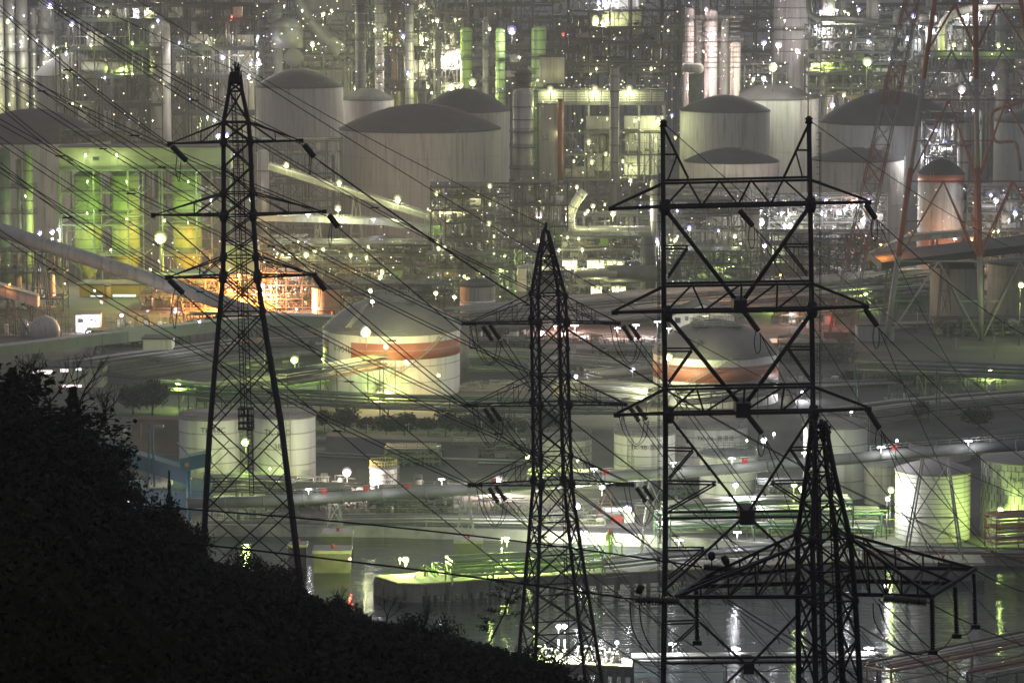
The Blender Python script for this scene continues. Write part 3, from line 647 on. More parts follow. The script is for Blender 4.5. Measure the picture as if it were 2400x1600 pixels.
# columns and ducts behind the centre-left tanks
for i, (a, b, tp, m, lab) in enumerate([
    (836, 860, -60, DSTEEL, 'dark stack standing left of the row of process columns'), (838, 852, 92, INS, 'pale column below the dark stack behind the pink-walled tank'),
    (882, 903, -60, INS, 'pale steel column right of the dark stack'), (920, 936, -60, RUST, 'rusty column at the top beside the pale steel one'),
    (953, 972, -60, INS, 'shiny column fourth in the top row right of the dark stack'), (884, 900, 95, PINK, 'pink column standing in the dark pipe frame'),
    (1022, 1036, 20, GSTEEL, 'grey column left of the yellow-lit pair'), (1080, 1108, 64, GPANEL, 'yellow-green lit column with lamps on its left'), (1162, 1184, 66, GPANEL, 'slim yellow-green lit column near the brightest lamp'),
    (1245, 1278, 62, GPANEL, 'thick yellow-green lit column behind the grey block'), (1132, 1146, 40, PSTEEL, 'thin pale column between two yellow-lit columns'), (646, 668, -60, GSTEEL, 'grey column beside the wide duct at top')]):
    column('process_column', lab, a, b, tp, 1530+(i % 4)*12, m, plat=(tp+70, tp+150), rings=tuple(range(max(tp, 0)+10, 260, 22)))
frame('process_structure', 'dark pipe frame among the top columns behind the huge tank', 858, 1010, [-40, 20, 70, 110, 190, 210], 1560, 18, 5, DSTEEL, beam=2, boxes=10, seed=31, pipes=46, vess=5, clutter=160, pm=GSTEEL)
frame('process_structure', 'lamp-dotted pipe frame left of the yellow-green columns', 1000, 1100, [-30, 30, 72, 120, 160, 200], 1575, 18, 4, DSTEEL, beam=2, boxes=10, seed=32, pipes=34, vess=5, clutter=130, pm=PSTEEL)
frame('process_structure', 'dense pipe frame between the yellow-green columns', 1100, 1330, [-30, 10, 52, 110, 150, 185, 200], 1590, 20, 6, BSTEEL, beam=2, boxes=16, seed=33, pipes=60, vess=6, clutter=200, pm=GSTEEL)
frame('process_structure', 'low dim frame of ducts above the tall grey tank', 610, 850, [30, 62, 95, 130, 165], 1600, 18, 5, GSTEEL, seed=34, pipes=30, vess=4, clutter=120, pm=GSTEEL)
pipe('flue_duct', 'wide dark duct bending down and right at the top', [(690, -60, 1570), (705, 20, 1570), (745, 75, 1570), (800, 120, 1570)], 17, GSTEEL, 'duct', .4)
building('process_building', 'pale dim wall behind the wide duct at top', 705, 830, -60, 60, 1640, 14, BEIGE, z0=40)
column('quench_drum', 'squat dark drum on legs below the wide duct', 642, 716, 40, 1545, DSTEEL, base=112, cat='drum', ladder=False)
# central process unit
frame('process_structure', 'green-grey trussed steel tower above the fan deck at centre', 1332, 1590, [-60, -20, 26, 66, 102, 150, 168], 1400, 24, 5, DSTEEL, base=185, seed=41, brace=1.0, pipes=40, vess=4, clutter=150, pm=GSTEEL, nbd=2)
building('pale_casing', 'large pale casing glowing inside the trussed steel tower', 1410, 1500, -60, 82, 1418, 10, WHITE, z0=at(1400, 82, 1418).z)
def fan_bank():
    Y = 1385; t = thing('fin_fan_bank', 'long louvred bank of air coolers across the central unit', 'air cooler bank', tuple(at(1405, 243, Y))); x0, x1 = at(1261, 800, Y).x, at(1554, 800, Y).x; za, zb = at(1400, 241, Y).z, at(1400, 213, Y).z
    n = 10
    for i in range(n):
        a, b = x0+(x1-x0)*i/n+.12, x0+(x1-x0)*(i+1)/n-.12
        MB().lo_hi(a, b, Y+.2, Y+18, za, zb).build('cooler_box', GREYT, t)
        l = MB()
        for k in range(5): z = za+(zb-za)*(k+.5)/5; l.lo_hi(a+.1, b-.1, Y-.05, Y+.19, z-.16, z+.16)
        l.build('louvre_grille', GSTEEL, t)
    MB().lo_hi(x0-1, x1+1, Y-.6, Y+18.5, za-1.0, za-.1).build('support_beam', GSTEEL, t)
    MB().lo_hi(x0-1, x1+1, Y-.6, Y+18.5, zb+.3, zb+.7).build('walkway', GSTEEL, t)
    for i in range(8):
        x = x0+(x1-x0)*(i+.5)/8
        MB().lathe((x, Y+9, zb+.7), (x, Y+9, zb+2.1), [(0, 1.6), (.6, 1.5), (1, 1.75)], 14).build('fan_ring', PSTEEL, t)
    b = MB()
    for i in range(6):
        x = x0+(x1-x0)*i/5
        for yy in (Y, Y+17): b.bar((x, yy, 0), (x, yy, za-1), .55)
    b.build('leg_frame', PSTEEL, t)
fan_bank()
building('lift_block', 'plain grey block with two dark roofs beside the fan deck', 1264, 1322, 134, 196, 1392, 12, BEIGE, DSTEEL, z0=at(1290, 196, 1392).z, cat='block')
building('stair_tower', 'tall plain beige stair tower below the grey block', 1266, 1312, 245, 545, 1375, 9, BEIGE, windows=[(1272, 1283, 313, 328, 'd')], cat='tower')
column('process_column', 'tall banded column with ring platforms left of the beige stair tower', 1202, 1250, 205, 1370, INS, plat=(308, 345, 395, 440), rings=(205, 250, 280, 420, 500, 540), bands=())
column('process_column', 'dark platform-topped column rising above the banded one', 1206, 1246, 160, 1380, GSTEEL, plat=(172, 190, 206), rings=(180,))
column('chimney_stack', 'slender pale chimney stack in front of the fan deck', 1427, 1449, 156, 1368, BEIGE, rings=(178, 214, 252, 300, 340, 380, 430), cat='chimney', head='flat')
column('painted_post', 'narrow orange-lit post beside the beige stair tower', 1306, 1319, 232, 1372, ORANGE, base=445, cat='post', head='flat', ladder=False)
frame('process_structure', 'lamp-lit open bays with arched pipes below the fan deck', 1320, 1550, [310, 362, 420, 462, 505], 1380, 20, 5, GSTEEL, beam=1.6, boxes=8, seed=42, brace=.7, pipes=50, vess=6, clutter=170, pm=PSTEEL)
building('pale_casing', 'brightly lit pale casing inside the left open bay', 1374, 1432, 272, 400, 1394, 8, WHITE)
building('pale_casing', 'brightly lit pale casing inside the right open bay', 1462, 1552, 272, 410, 1396, 8, WHITE)
pipe('elbow_duct', 'thick pale duct bending like a hook at the centre', [(1369, 448, 1150), (1352, 470, 1150), (1336, 500, 1150), (1338, 541, 1150), (1420, 541, 1150), (1525, 541, 1150)], 11.5, INS, 'duct', .45)
column('process_column', 'pale column at the right end of the hooked duct', 1522, 1541, 420, 1160, INS, rings=(470, 520, 570), plat=(455,))
column('process_column', 'short dark-headed drum left of the hooked duct', 1483, 1520, 424, 1362, DSTEEL, base=470, cat='drum', ladder=False)
frame('furnace_structure', 'furnace structure with lit boxes below the hooked duct', 1318, 1530, [556, 584, 618, 668], 1090, 16, 4, GSTEEL, beam=2, boxes=8, seed=43, brace=.6, pipes=26, vess=2, clutter=160, cat='furnace')
for i, (a, b, tp, bs) in enumerate([(1318, 1352, 610, 632), (1376, 1415, 610, 632), (1422, 1463, 610, 632), (1385, 1410, 672, 692), (1434, 1466, 672, 692)]):
    building('burner_box', ['left box of the upper lit row in the furnace structure', 'middle box of the upper lit row in the furnace structure', 'last box of the upper lit row in the furnace structure', 'first box of the lower lit row in the furnace structure', 'last box of the lower lit row in the furnace structure'][i], a, b, tp, bs, 1086, 5, WHITE, windows=[(a+6, b-6, tp+3, tp+11, 'w')], cat='box')
t = thing('transfer_duct', 'long rounded grey duct lying across the furnace structure', 'duct', tuple(at(1440, 640, 1080))); vessel(t, at(1400, 641, 1080), 1.9, 8, INS, name='duct_body'); vessel(t, at(1485, 641, 1081), 2.8, 11, GSTEEL, name='duct_casing')
column('process_column', 'dark fat cylinder at the right end of the furnace structure', 1500, 1536, 550, 1088, GSTEEL, rings=(570, 600, 640), cat='column')
tank('process_drum', 'pale lit drum at the left foot of the furnace structure', 1212, 1262, 625, Y=1105, wall=WHITE, roof=PSTEEL, dome='flat', cat='drum')
frame('process_structure', 'lamp-lit pipe structure left of the hooked duct', 1010, 1195, [438, 462, 492, 522, 560, 590, 622], 1120, 18, 5, DSTEEL, beam=1.8, boxes=16, seed=44, brace=.35, pipes=60, vess=9, clutter=260, pm=PSTEEL)
frame('process_structure', 'dense steel rack between the banded column and the hooked duct', 1195, 1330, [430, 480, 530, 580, 630], 1125, 16, 4, DSTEEL, beam=1.8, boxes=10, seed=45, brace=.4, pipes=40, vess=6, clutter=180, pm=PSTEEL)
frame('process_structure', 'low wide tangle of pipes left of the small dark-roofed tank', 640, 1010, [575, 598, 622, 655, 680], 1085, 22, 10, DSTEEL, beam=1.6, boxes=22, seed=46, brace=.3, pipes=80, vess=12, clutter=420, pm=PSTEEL)
frame('process_structure', 'green-lit pipe frame behind the small dark-roofed tank', 1000, 1200, [600, 632, 660, 690], 1050, 14, 6, GREEN, seed=47, brace=.8, pipes=36, vess=4, clutter=200, pm=PSTEEL)
frame('process_structure', 'silvery pipe rack right of the left pylon', 620, 735, [640, 668, 700, 720], 1045, 12, 4, GSTEEL, seed=48, pipes=26, vess=3, clutter=140, pm=PSTEEL)
frame('process_structure', 'dim tall rack behind the right arms of the left pylon', 600, 800, [330, 362, 430, 470, 540], 1290, 14, 5, GREEN, seed=49, brace=.5, pipes=30, vess=3, clutter=140, pm=GSTEEL)
column('process_column', 'pale stack rising right beside the left pylon', 606, 634, 350, 1240, INS, rings=(400, 460, 520, 580), plat=(450, 560))
conveyor('belt_conveyor', 'lattice conveyor with three lamps slanting in front of the huge tank', [(630, 392, 1175), (790, 443, 1175), (1010, 512, 1175)], 12, 5, m=GSTEEL, roofm=PSTEEL, trestles=[(.6, 3, 0), (.97, 2, 0)], rail=True)
conveyor('walkway_bridge', 'pale flat walkway bridge with two tube lamps in front of the huge tank', [(600, 512, 1135), (760, 516, 1135), (900, 522, 1135), (1040, 545, 1135)], 12, 6, m=GREYT, roofm=PSTEEL, trestles=[(.3, 2, 0), (.65, 2, 0)], rail=True, cat='walkway')
tank('storage_tank', 'small beige tank among pipes left of centre', 846, 950, 560, peak=552, Y=1125, wall=BEIGE, roof=DSTEEL, ladder=-60)
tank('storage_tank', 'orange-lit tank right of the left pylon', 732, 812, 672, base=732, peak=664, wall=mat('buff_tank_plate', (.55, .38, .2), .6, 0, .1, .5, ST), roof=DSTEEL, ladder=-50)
tank('storage_tank', 'small two-tone tank with dark conical roof behind the banded dome tank', 1073, 1161, 667, base=745, peak=652, wall=GREYT, roof=ROOF, rail=1, stripes=[(702, 745, WHITE)])
# big tanks on the right
TR = [('grey tank with faceted dark roof behind the portal pylon top', 1590, 1800, 258, 222, 1395, GREYT), ('tall dark tank with one bright wall strip behind the portal pylon', 1697, 1912, 229, 196, 1500, GREYT),
      ('wide grey tank with flat dark roof right of the portal pylon', 1914, 2250, 284, 212, 1330, GREYT), ('beige tank with dark roof and a number four, between the portal posts', 1602, 1822, 376, 345, 1225, BEIGE),
      ('beige tank half hidden by the right post of the portal pylon', 1896, 2112, 372, 345, 1265, BEIGE), ('dark tank at the right edge behind the bent pipe', 2322, 2600, 282, 245, 1345, GREYT)]
trs = [tank('storage_tank', l, a, b, rim, peak=pk, Y=Y, wall=m, roof=ROOF, vents=3, ladder=-70+17*i, hoops=1) for i, (l, a, b, rim, pk, Y, m) in enumerate(TR)]
lettering(trs[3], '4', 2.6, 1629, 440)
tank('storage_tank', 'pale short tank left of the right portal post', 1808, 1906, 548, Y=1110, wall=WHITE, roof=GREYT, dome='flat', ladder=-80)
column('process_column', 'pale column between the portal posts', 1738, 1778, 470, 1135, BEIGE, rings=(500, 560, 620), plat=(490,))
frame('process_structure', 'lamp-lit pipe frame behind the portal pylon braces', 1545, 1745, [470, 505, 540, 575, 610, 650], 1105, 16, 5, DSTEEL, beam=1.8, boxes=14, seed=51, brace=.5, pipes=50, vess=7, clutter=240, pm=PSTEEL)
frame('process_structure', 'row of lamps and pipes right of the portal pylon', 1800, 2075, [462, 490, 520, 545], 1190, 16, 7, DSTEEL, beam=1.8, boxes=12, seed=52, brace=.4, pipes=50, vess=5, clutter=240, pm=PSTEEL)
frame('process_structure', 'dim rack below the row of lamps on the right', 1820, 2060, [560, 600, 640], 1130, 14, 6, GSTEEL, seed=53, brace=.5, pipes=36, vess=3, clutter=150, pm=GSTEEL)
building('heater_casing', 'upright brown heater with ribbed sides above the right tanks', 1600, 1730, 100, 200, 1500, 16, PINK, cat='heater', z0=0)
for i, (a, b, tp) in enumerate([(1600, 1622, 18), (1624, 1640, 40), (1646, 1676, 22), (1684, 1702, 44), (1706, 1728, 98)]):
    column('heater_stack', ['left pinkish stack of the ribbed heater', 'thin dark stack of the ribbed heater', 'broad orange-lit stack of the ribbed heater', 'grey stack of the ribbed heater', 'short stack at the right end of the ribbed heater'][i], a, b, tp, 1492, [PINK, DSTEEL, PINK, GSTEEL, BEIGE][i], plat=(45, 97), cat='stack', rings=tuple(range(50, 160, 12)))
frame('process_structure', 'dim pipe structure right of the ribbed heater', 1600, 1840, [150, 170, 190, 215], 1515, 16, 6, GSTEEL, seed=54, brace=.5, pipes=50, vess=5, clutter=170, pm=PSTEEL)
t = thing('exchanger_drum', 'pink-lit horizontal drum left of the ribbed heater', 'drum', tuple(at(1622, 165, 1470))); vessel(t, at(1624, 160, 1470), 2.2, 5, PINK); MB().lo_hi(at(1610, 800, 1470).x, at(1640, 800, 1470).x, 1468, 1472, 0, at(1600, 172, 1470).z).build('saddle', GSTEEL, t)
column('process_column', 'very wide banded brown column at the top right', 1806, 1886, -70, 1540, PINK, rings=(18, 42, 68, 92, 120), plat=(70,))
for i, (a, b, tp) in enumerate([(1918, 1948, -40), (1955, 1972, -60), (2020, 2050, -60), (2082, 2112, 20), (2120, 2150, 88), (2205, 2268, 16), (2320, 2350, 30), (2362, 2400, -30), (1935, 1948, 90), (2010, 2028, 85)]):
    column('process_column', ['pale lit column right of the wide banded column', 'thin column second right of the wide banded column', 'pale column above the green floodlight at right', 'grey column left of the red and white tower', 'short dark round-topped column left of the red and white tower', 'fat pale vessel inside the red and white tower', 'grey column right inside the red and white tower', 'pale column at the right picture edge', 'thin pale column beside a lamp cluster at right', 'thin column below the black header pipe'][i], a, b, tp, 1500+(i % 3)*14, [INS, GSTEEL, INS, GSTEEL, DSTEEL, BEIGE, GSTEEL, BEIGE, PSTEEL, GSTEEL][i], plat=(max(tp, 0)+40, 140), rings=(60, 100, 160))
pipe('header_pipe', 'black header pipe bending along the top right', [(1896, -60, 1480), (1896, 44, 1480), (1980, 44, 1480), (2060, 52, 1480)], 7, DSTEEL, 'pipe', .35)
pipe('header_pipe', 'large pale duct curving above the dark deck on the right', [(2206, 120, 1475), (2206, 45, 1475), (2280, 18, 1475), (2420, 10, 1475)], 9, BEIGE, 'duct', .4)
pipe('bent_pipe', 'bent brown pipe in front of the tank at the right edge', [(2400, 236, 1240), (2318, 262, 1240), (2330, 335, 1240), (2382, 330, 1240), (2392, 400, 1240)], 4, RUST, 'pipe', .3)
frame('process_structure', 'green-lit pipe racks with floodlight at the upper right', 1888, 2140, [60, 92, 122, 148, 172, 205, 225], 1480, 20, 7, BSTEEL, beam=2.2, boxes=18, seed=55, brace=.4, pipes=80, vess=8, clutter=330, pm=GSTEEL)
frame('process_structure', 'pipe structure behind the red and white tower', 2140, 2420, [20, 62, 130, 165, 205, 235], 1500, 20, 7, DSTEEL, beam=2.4, boxes=16, seed=56, brace=.5, pipes=70, vess=8, clutter=320, pm=GSTEEL)
MBt = thing('deck_beam', 'heavy dark blue deck beam crossing behind the red and white tower', 'deck', tuple(at(2290, 130, 1470))); MB().lo_hi(at(2176, 800, 1470).x, at(2470, 800, 1470).x, 1470, 1488, at(2290, 138, 1470).z, at(2290, 122, 1470).z).build('deck', mat('navy_deck', (.03, .035, .05), .6, 0, .2, .3), MBt); MB().lo_hi(at(2176, 800, 1470).x, at(2470, 800, 1470).x, 1469.3, 1469.9, at(2290, 132, 1470).z, at(2290, 126, 1470).z).build('edge_beam', DSTEEL, MBt)
tank('process_silo', 'pale silo with orange rusty base below the red and white tower', 2146, 2254, 405, base=None, peak=372, Y=1150, wall=GREYT, roof=ROOF, stripes=[(405, 426, ORANGE), (555, 600, RUST)], cat='silo', ladder=-120, hoops=2)
frame('process_structure', 'lamp-lit rack right of the orange-based silo', 2262, 2440, [440, 470, 500, 540, 580], 1140, 14, 5, DSTEEL, beam=1.8, boxes=12, seed=57, brace=.4, pipes=50, vess=6, clutter=240, pm=PSTEEL)
column('process_column', 'pale small column with lamps beside the white tower leg', 2236, 2262, 290, 1250, BEIGE, rings=(340, 380), plat=(285, 340))
frame('process_structure', 'small lamp-lit platform behind the white tower leg', 2160, 2250, [265, 285, 340, 370], 1255, 10, 2, GSTEEL, seed=58, pipes=14, vess=2, clutter=60)
tank('storage_tank', 'pale plain tank under the dark shed roof on the right', 2178, 2304, 622, base=752, peak=612, wall=GREYT, roof=ROOF)
tank('storage_tank', 'yellow-green lit tank at the right edge under the dark roof', 2312, 2470, 614, base=732, peak=604, wall=BEIGE, roof=ROOF)
conveyor('shed_roof', 'dark sloping shed roof over the plain tanks on the right', [(2066, 625, 985), (2230, 604, 990), (2480, 575, 1000)], 15, 30, m=DSTEEL, roofm=ROOF, ribs=False, trestles=[(.1, 2, 0), (.5, 2, 0)], cat='shed roof')
conveyor('belt_conveyor', 'amber-lit stepped conveyor left of the red and white tower', [(2020, 612, 1080), (2130, 560, 1080), (2290, 548, 1080)], 12, 6, m=BEIGE, roofm=PSTEEL, trestles=[(.3, 2, 0), (.7, 2, 0)], rail=True)

frame('process_structure', 'pipe tangle at the feet of the furnace structure', 1236, 1340, [636, 660, 690], 1070, 14, 4, GSTEEL, seed=61, brace=.4, pipes=26, vess=4, clutter=170, pm=PSTEEL)
frame('process_structure', 'low dim pipe rows right of the furnace structure', 1540, 1790, [590, 622, 655], 1080, 14, 8, GREEN, seed=62, brace=.4, pipes=40, vess=5, clutter=240, pm=GSTEEL)
frame('process_structure', 'pipe deck under the hooked duct', 1330, 1545, [505, 556, 590], 1175, 16, 6, DSTEEL, beam=1.6, boxes=10, seed=63, brace=.5, pipes=40, vess=5, clutter=260, pm=PSTEEL)
frame('process_structure', 'dim pipe yard in front of the grey tanks right of the portal', 1780, 2080, [548, 575, 610, 650], 1085, 14, 9, GSTEEL, seed=64, brace=.4, pipes=40, vess=4, clutter=240, pm=GSTEEL)
frame('process_structure', 'dark pipe yard between the left pylon and the orange-lit tank', 600, 740, [560, 590, 620, 650], 1110, 14, 4, GSTEEL, seed=65, brace=.4, pipes=30, vess=4, clutter=160, pm=PSTEEL)
frame('process_structure', 'low lit pipe yard around the banded dome tank crown', 800, 1075, [668, 690, 712], 1000, 12, 8, GSTEEL, seed=66, brace=.3, pipes=36, vess=5, clutter=240, pm=PSTEEL)
frame('process_structure', 'lamp-lit yard of pipes behind the white gable house', 1240, 1540, [700, 722, 742], 1015, 10, 8, GSTEEL, seed=67, brace=.3, pipes=30, vess=4, clutter=200, pm=PSTEEL)
frame('process_structure', 'dim pipework left of the pale short tank', 1550, 1800, [445, 470, 500], 1200, 12, 6, GSTEEL, seed=68, brace=.4, pipes=26, vess=3, clutter=160, pm=GSTEEL)

# dense far layer of plant behind everything, up to the top of the view
rb = random.Random(99); XB = -30; ib = 0
while XB < 2420:
    wd = rb.uniform(90, 230); a_, b_ = XB, XB+wd; XB += wd*rb.uniform(.75, .95); tops = rb.choice((-60, -40, 10, 40)); lv = [tops+k*rb.uniform(24, 34) for k in range(int((235-tops)/30))]
    frame('process_structure', 'hazy far scaffold of pipes in the rearmost row of the plant, %s from left' % ordw(ib), a_, b_, sorted(lv), 1680+rb.uniform(0, 90), 20, rb.randint(4, 7), rb.choice((BSTEEL, DSTEEL, GSTEEL)), seed=200+ib, beam=rb.uniform(1, 3), boxes=6, brace=rb.uniform(.2, .7), pipes=26, vess=5, clutter=230, pm=rb.choice((GSTEEL, PSTEEL)), rails=False); ib += 1
    c_ = rb.uniform(a_, b_); hw_ = rb.uniform(6, 13)
    column('process_column', 'hazy far column rising from the rearmost row of the plant, %s from left' % ordw(ib-1), c_-hw_, c_+hw_, rb.choice((-60, -20, 20, 60)), 1660, rb.choice((INS, GSTEEL, BEIGE, PINK)), plat=(60, 120, 170), rings=(30, 90, 150))
# ================================================================ MIDDLE GROUND: dome tanks, white tanks, racks, trees, quay, jetties, ship
def dome_kit(t, cx, peak, Y, seed):
    """pipes and platforms on the crown of a dome tank"""
    rnd = random.Random(seed); p = at(cx, peak, Y); b = MB()
    for i in range(60):
        x, y = p.x+rnd.uniform(-6, 6), Y+rnd.uniform(-6, 3); h = rnd.uniform(.8, 2.6)
        b.bar((x, y, p.z-.8), (x, y, p.z-.3+h), .07)
        if rnd.random() < .5: b.bar((x, y, p.z-.3+h), (x+rnd.uniform(-3, 3), y, p.z-.3+h), .09)
    o = b.build('crown_pipework', PSTEEL, t); o['kind'] = 'stuff'
    MB().lo_hi(p.x-6.5, p.x+6.5, Y-7, Y+3, p.z-.9, p.z-.7).build('platform', GSTEEL, t)
    handrail(t, (p.x, Y-2), 6.8, p.z-.7, 1.2, 18, .06)
d1 = tank('dome_tank', 'grey domed tank with a red-brown band and lettering, left of the middle pylon', 757, 1078, 766, base=914, peak=694, wall=WHITE, roof=ROOF2, dome='dome', stripes=[(786, 824, ORANGE)], stair=(-110, -40), rail=.9, seg=56)
dome_kit(d1, 917, 696, d1['_w'][1], 3)
def dome_stair(t, x0, y0, x1, y1, Y):
    a, c = at(x0, y0, Y-15), at(x1, y1, Y-5); b = MB()
    for s in (-.7, .7): b.bar(a+Vector((s, 0, 0)), c+Vector((s, 0, .3)), .16); b.bar(a+Vector((s, 0, 1)), c+Vector((s, 0, 1.3)), .07)
    for i in range(22): p = a+(c-a)*(i/21); b.bar(p+Vector((-.7, 0, .2)), p+Vector((.7, 0, .2)), .14)
    b.build('dome_stair', PSTEEL, t)
dome_stair(d1, 815, 768, 866, 704, d1['_w'][1])
def sign_panel(t, a0, a1, p0, p1, m):
    Y = t['_w'][1]; z1, z0 = at(790, p0, Y-12).z, at(790, p1, Y-12).z; r = t['_r']
    MB().lathe((t['_w'][0], Y, z0), (t['_w'][0], Y, z1), [(0, r+.04), (0, r+.08), (1, r+.08), (1, r+.04)], 14, R(a0), R(a1), caps=False).build('sign_panel', m, t)
def panel_flat(t, px0, px1, p0, p1, m):
    # curved plate following the shell between two picture columns
    r, (x, Y) = t['_r'], t['_w'][:2]; b = MB(); n = 10
    def ang(px):
        s = 0
        for _ in range(4): s = math.asin(max(-.99, min(.99, (at(px, 800, Y-r*math.cos(s)).x-x)/r)))
        return s
    a0, a1 = ang(px0), ang(px1); am = (a0+a1)/2; z1, z0 = at(px0, p0, Y-r*math.cos(am)).z, at(px0, p1, Y-r*math.cos(am)).z
    for i in range(n):
        q, w = a0+(a1-a0)*i/n, a0+(a1-a0)*(i+1)/n; f = lambda a, z: (x+(r+.08)*math.sin(a), Y-(r+.08)*math.cos(a), z)
        b.quad(f(q, z0), f(w, z0), f(w, z1), f(q, z1))
    b.build('sign_panel', m, t)
panel_flat(d1, 771, 823, 795, 845, WHITE)
lettering(d1, 'V-904B', 2.3, 801, 818)
t = thing('riser_pipes', 'bundle of shiny vertical pipes on the side of the banded dome tank', 'pipes', tuple(gnd(1090, 895)))
Yp = gnd(1090, 895).y
for i in range(7):
    p = at(1080+i*3, 760, Yp-.4*(i % 2)); q = at(1080+i*3, 884, Yp); MB().bar((p.x, Yp-.4*(i % 2), 0), (p.x, Yp-.4*(i % 2), p.z), .15, 8).build('pipe', PSTEEL, t)
MB().lo_hi(at(1078, 0, Yp).x, at(1100, 0, Yp).x, Yp+.2, Yp+.5, at(1090, 770, Yp).z, at(1090, 766, Yp).z).build('bracket', GSTEEL, t)
d2 = tank('dome_tank', 'domed tank with an orange band seen through the legs of the portal pylon', 1531, 1824, 822, base=936, peak=748, wall=WHITE, roof=ROOF2, dome='dome', stripes=[(842, 880, ORANGE)], stair=(-150, -80), rail=.9, seg=56)
dome_kit(d2, 1678, 750, d2['_w'][1], 5); dome_stair(d2, 1625, 815, 1660, 770, d2['_w'][1])
# white tanks
lt1 = tank('storage_tank', 'white tank behind the left leg of the left pylon', 417, 574, 972, base=1108, peak=966, wall=WHITE, roof=CONC, dome='flat', rail=1, seg=44, ladder=-30, railm=SREDW)
lettering(lt1, 'TK-68C', 1.7, 500, 1008)
lt2 = tank('storage_tank', 'white tank behind the right leg of the left pylon', 593, 738, 970, base=1116, peak=964, wall=WHITE, roof=CONC, dome='flat', rail=1, seg=44, ladder=-80, railm=SREDW)
lettering(lt2, 'TK-68D', 1.9, 650, 1014); lettering(lt2, '380', 1.7, 655, 1046)
lt3 = tank('storage_tank', 'small pinkish white tank lettered in two lines beside the bright starry lamp', 865, 930, 1092, base=1152, peak=1088, wall=WHITE, roof=CONC, dome='flat', rail=1.2, railm=YELP, ladder=-20)
lettering(lt3, 'TK-68', 1.0, 911, 1117); lettering(lt3, 'W F', 1.0, 914, 1130)
rt1 = tank('storage_tank', 'pale tank seen through the middle pylon', 1268, 1388, 1022, base=1096, peak=1018, wall=WHITE, roof=CONC, dome='flat', rail=1, ladder=-40)
lettering(rt1, 'TK-9C-潤滑油', 1.25, 1355, 1057)
rt2 = tank('storage_tank', 'pale lettered tank left of the portal pylon with a railed top', 1440, 1584, 1010, base=1108, peak=1006, wall=WHITE, roof=CONC, dome='flat', rail=1, ladder=-120)
lettering(rt2, 'TK-9B-潤滑油', 1.45, 1522, 1048)
rt3 = tank('storage_tank', 'pale green-lit lettered tank inside the portal pylon legs', 1580, 1754, 992, base=1082, peak=988, wall=WHITE, roof=CONC, dome='flat', rail=1, ladder=-40, hoops=2)
lettering(rt3, 'TK-9A-潤滑油', 1.45, 1678, 1028)
tank('storage_tank', 'low pale tank with dark floating roof in front of the lettered tanks', 1642, 1776, 1060, base=1178, peak=1066, wall=WHITE, roof=GREYT, dome='flat', rail=1, ladder=-25)
tank('storage_tank', 'pale vertical-seamed tank behind the top of the front pylon', 1886, 2036, 992, base=1160, peak=986, wall=WHITE, roof=CONC, dome='flat', rail=1, hoops=1, ladder=-5)
tank('storage_tank', 'yellow-lit tank below the tube conveyor on the right', 2030, 2104, 1086, base=1178, peak=1082, wall=BEIGE, roof=GREYT, dome='flat', hoops=2, ladder=-10)
tank('storage_tank', 'green-lit ringed tank behind the slim A-frame on the right', 2104, 2280, 1098, base=1256, peak=1078, wall=WHITE, roof=ROOF2, hoops=13, hoopw=.07, seg=48)
rt8 = tank('storage_tank', 'plated curved tank cut by the right picture edge', 2306, 2520, 1072, base=1256, peak=1060, wall=GREYT, roof=ROOF2, hoops=9, hoopw=.07, seg=48)
def plates(t, n, rows):
    r, (x, Y), h = t['_r'], t['_w'][:2], t['_h']; b = MB()
    for k in range(rows):
        for i in range(n):
            a = -math.pi*.98+math.pi*.96*(i+.5*(k % 2))/n; z = h*(k+.5)/rows
            b.bar((x+(r+.04)*math.cos(a), Y+(r+.04)*math.sin(a), h*k/rows), (x+(r+.04)*math.cos(a), Y+(r+.04)*math.sin(a), h*(k+1)/rows), .06)
    b.build('seam_pattern', DSTEEL, t)
plates(rt8, 18, 10)
lettering(rt8, 'TK-FB', 1.5, 2386, 1125)
tank('storage_tank', 'pink-lit low tank behind the tube conveyor on the right', 2134, 2282, 1032, base=1072, peak=1020, wall=PINK, roof=ROOF, rail=1, railm=GREEN)
tank('storage_tank', 'dark-topped tank at the right edge above the tube conveyor', 2312, 2500, 1018, base=1072, peak=1006, wall=GREYT, roof=ROOF)
tank('storage_tank', 'low dark railed tank behind the right insulator of the portal pylon', 2040, 2130, 1046, base=1082, peak=1036, wall=GREYT, roof=ROOF, rail=1, railm=GREEN)
# pipe racks
rack('pipe_rack', 'long multi-level pale pipe rack climbing behind the portal pylon', [(1070, 730), (1250, 712), (1500, 690), (1800, 668), (2070, 642)], 9, 12, 12, GSTEEL, PSTEEL, 24, .28, 3)
rack('pipe_rack', 'second pale pipe rack just below the climbing one', [(1100, 752), (1330, 736), (1560, 716), (1900, 690), (2160, 668)], 6, 9, 9, GSTEEL, PSTEEL, 24, .25, 2)
rack('pipe_rack', 'bright green-lit pipe rack left of the plain tanks on the right', [(2060, 650), (2120, 642), (2178, 636)], 9, 9, 14, GREEN, GPANEL, 16, .3, 4)
rack('pipe_rack', 'dark bundle of low pipes sweeping behind the left pylon', [(120, 868), (320, 838), (560, 806), (760, 798)], 3, 14, 22, DSTEEL, GSTEEL, 30, .3, 1, False)
rack('pipe_rack', 'second dark low pipe bundle behind the left pylon', [(280, 880), (470, 852), (640, 832), (790, 820)], 3, 10, 16, DSTEEL, GSTEEL, 30, .28, 1, False)
rack('pipe_rack', 'yellow-lit narrow rack left of the banded dome tank', [(470, 905), (600, 892), (760, 872)], 6, 6, 5, GREEN, GPANEL, 16, .2, 2)
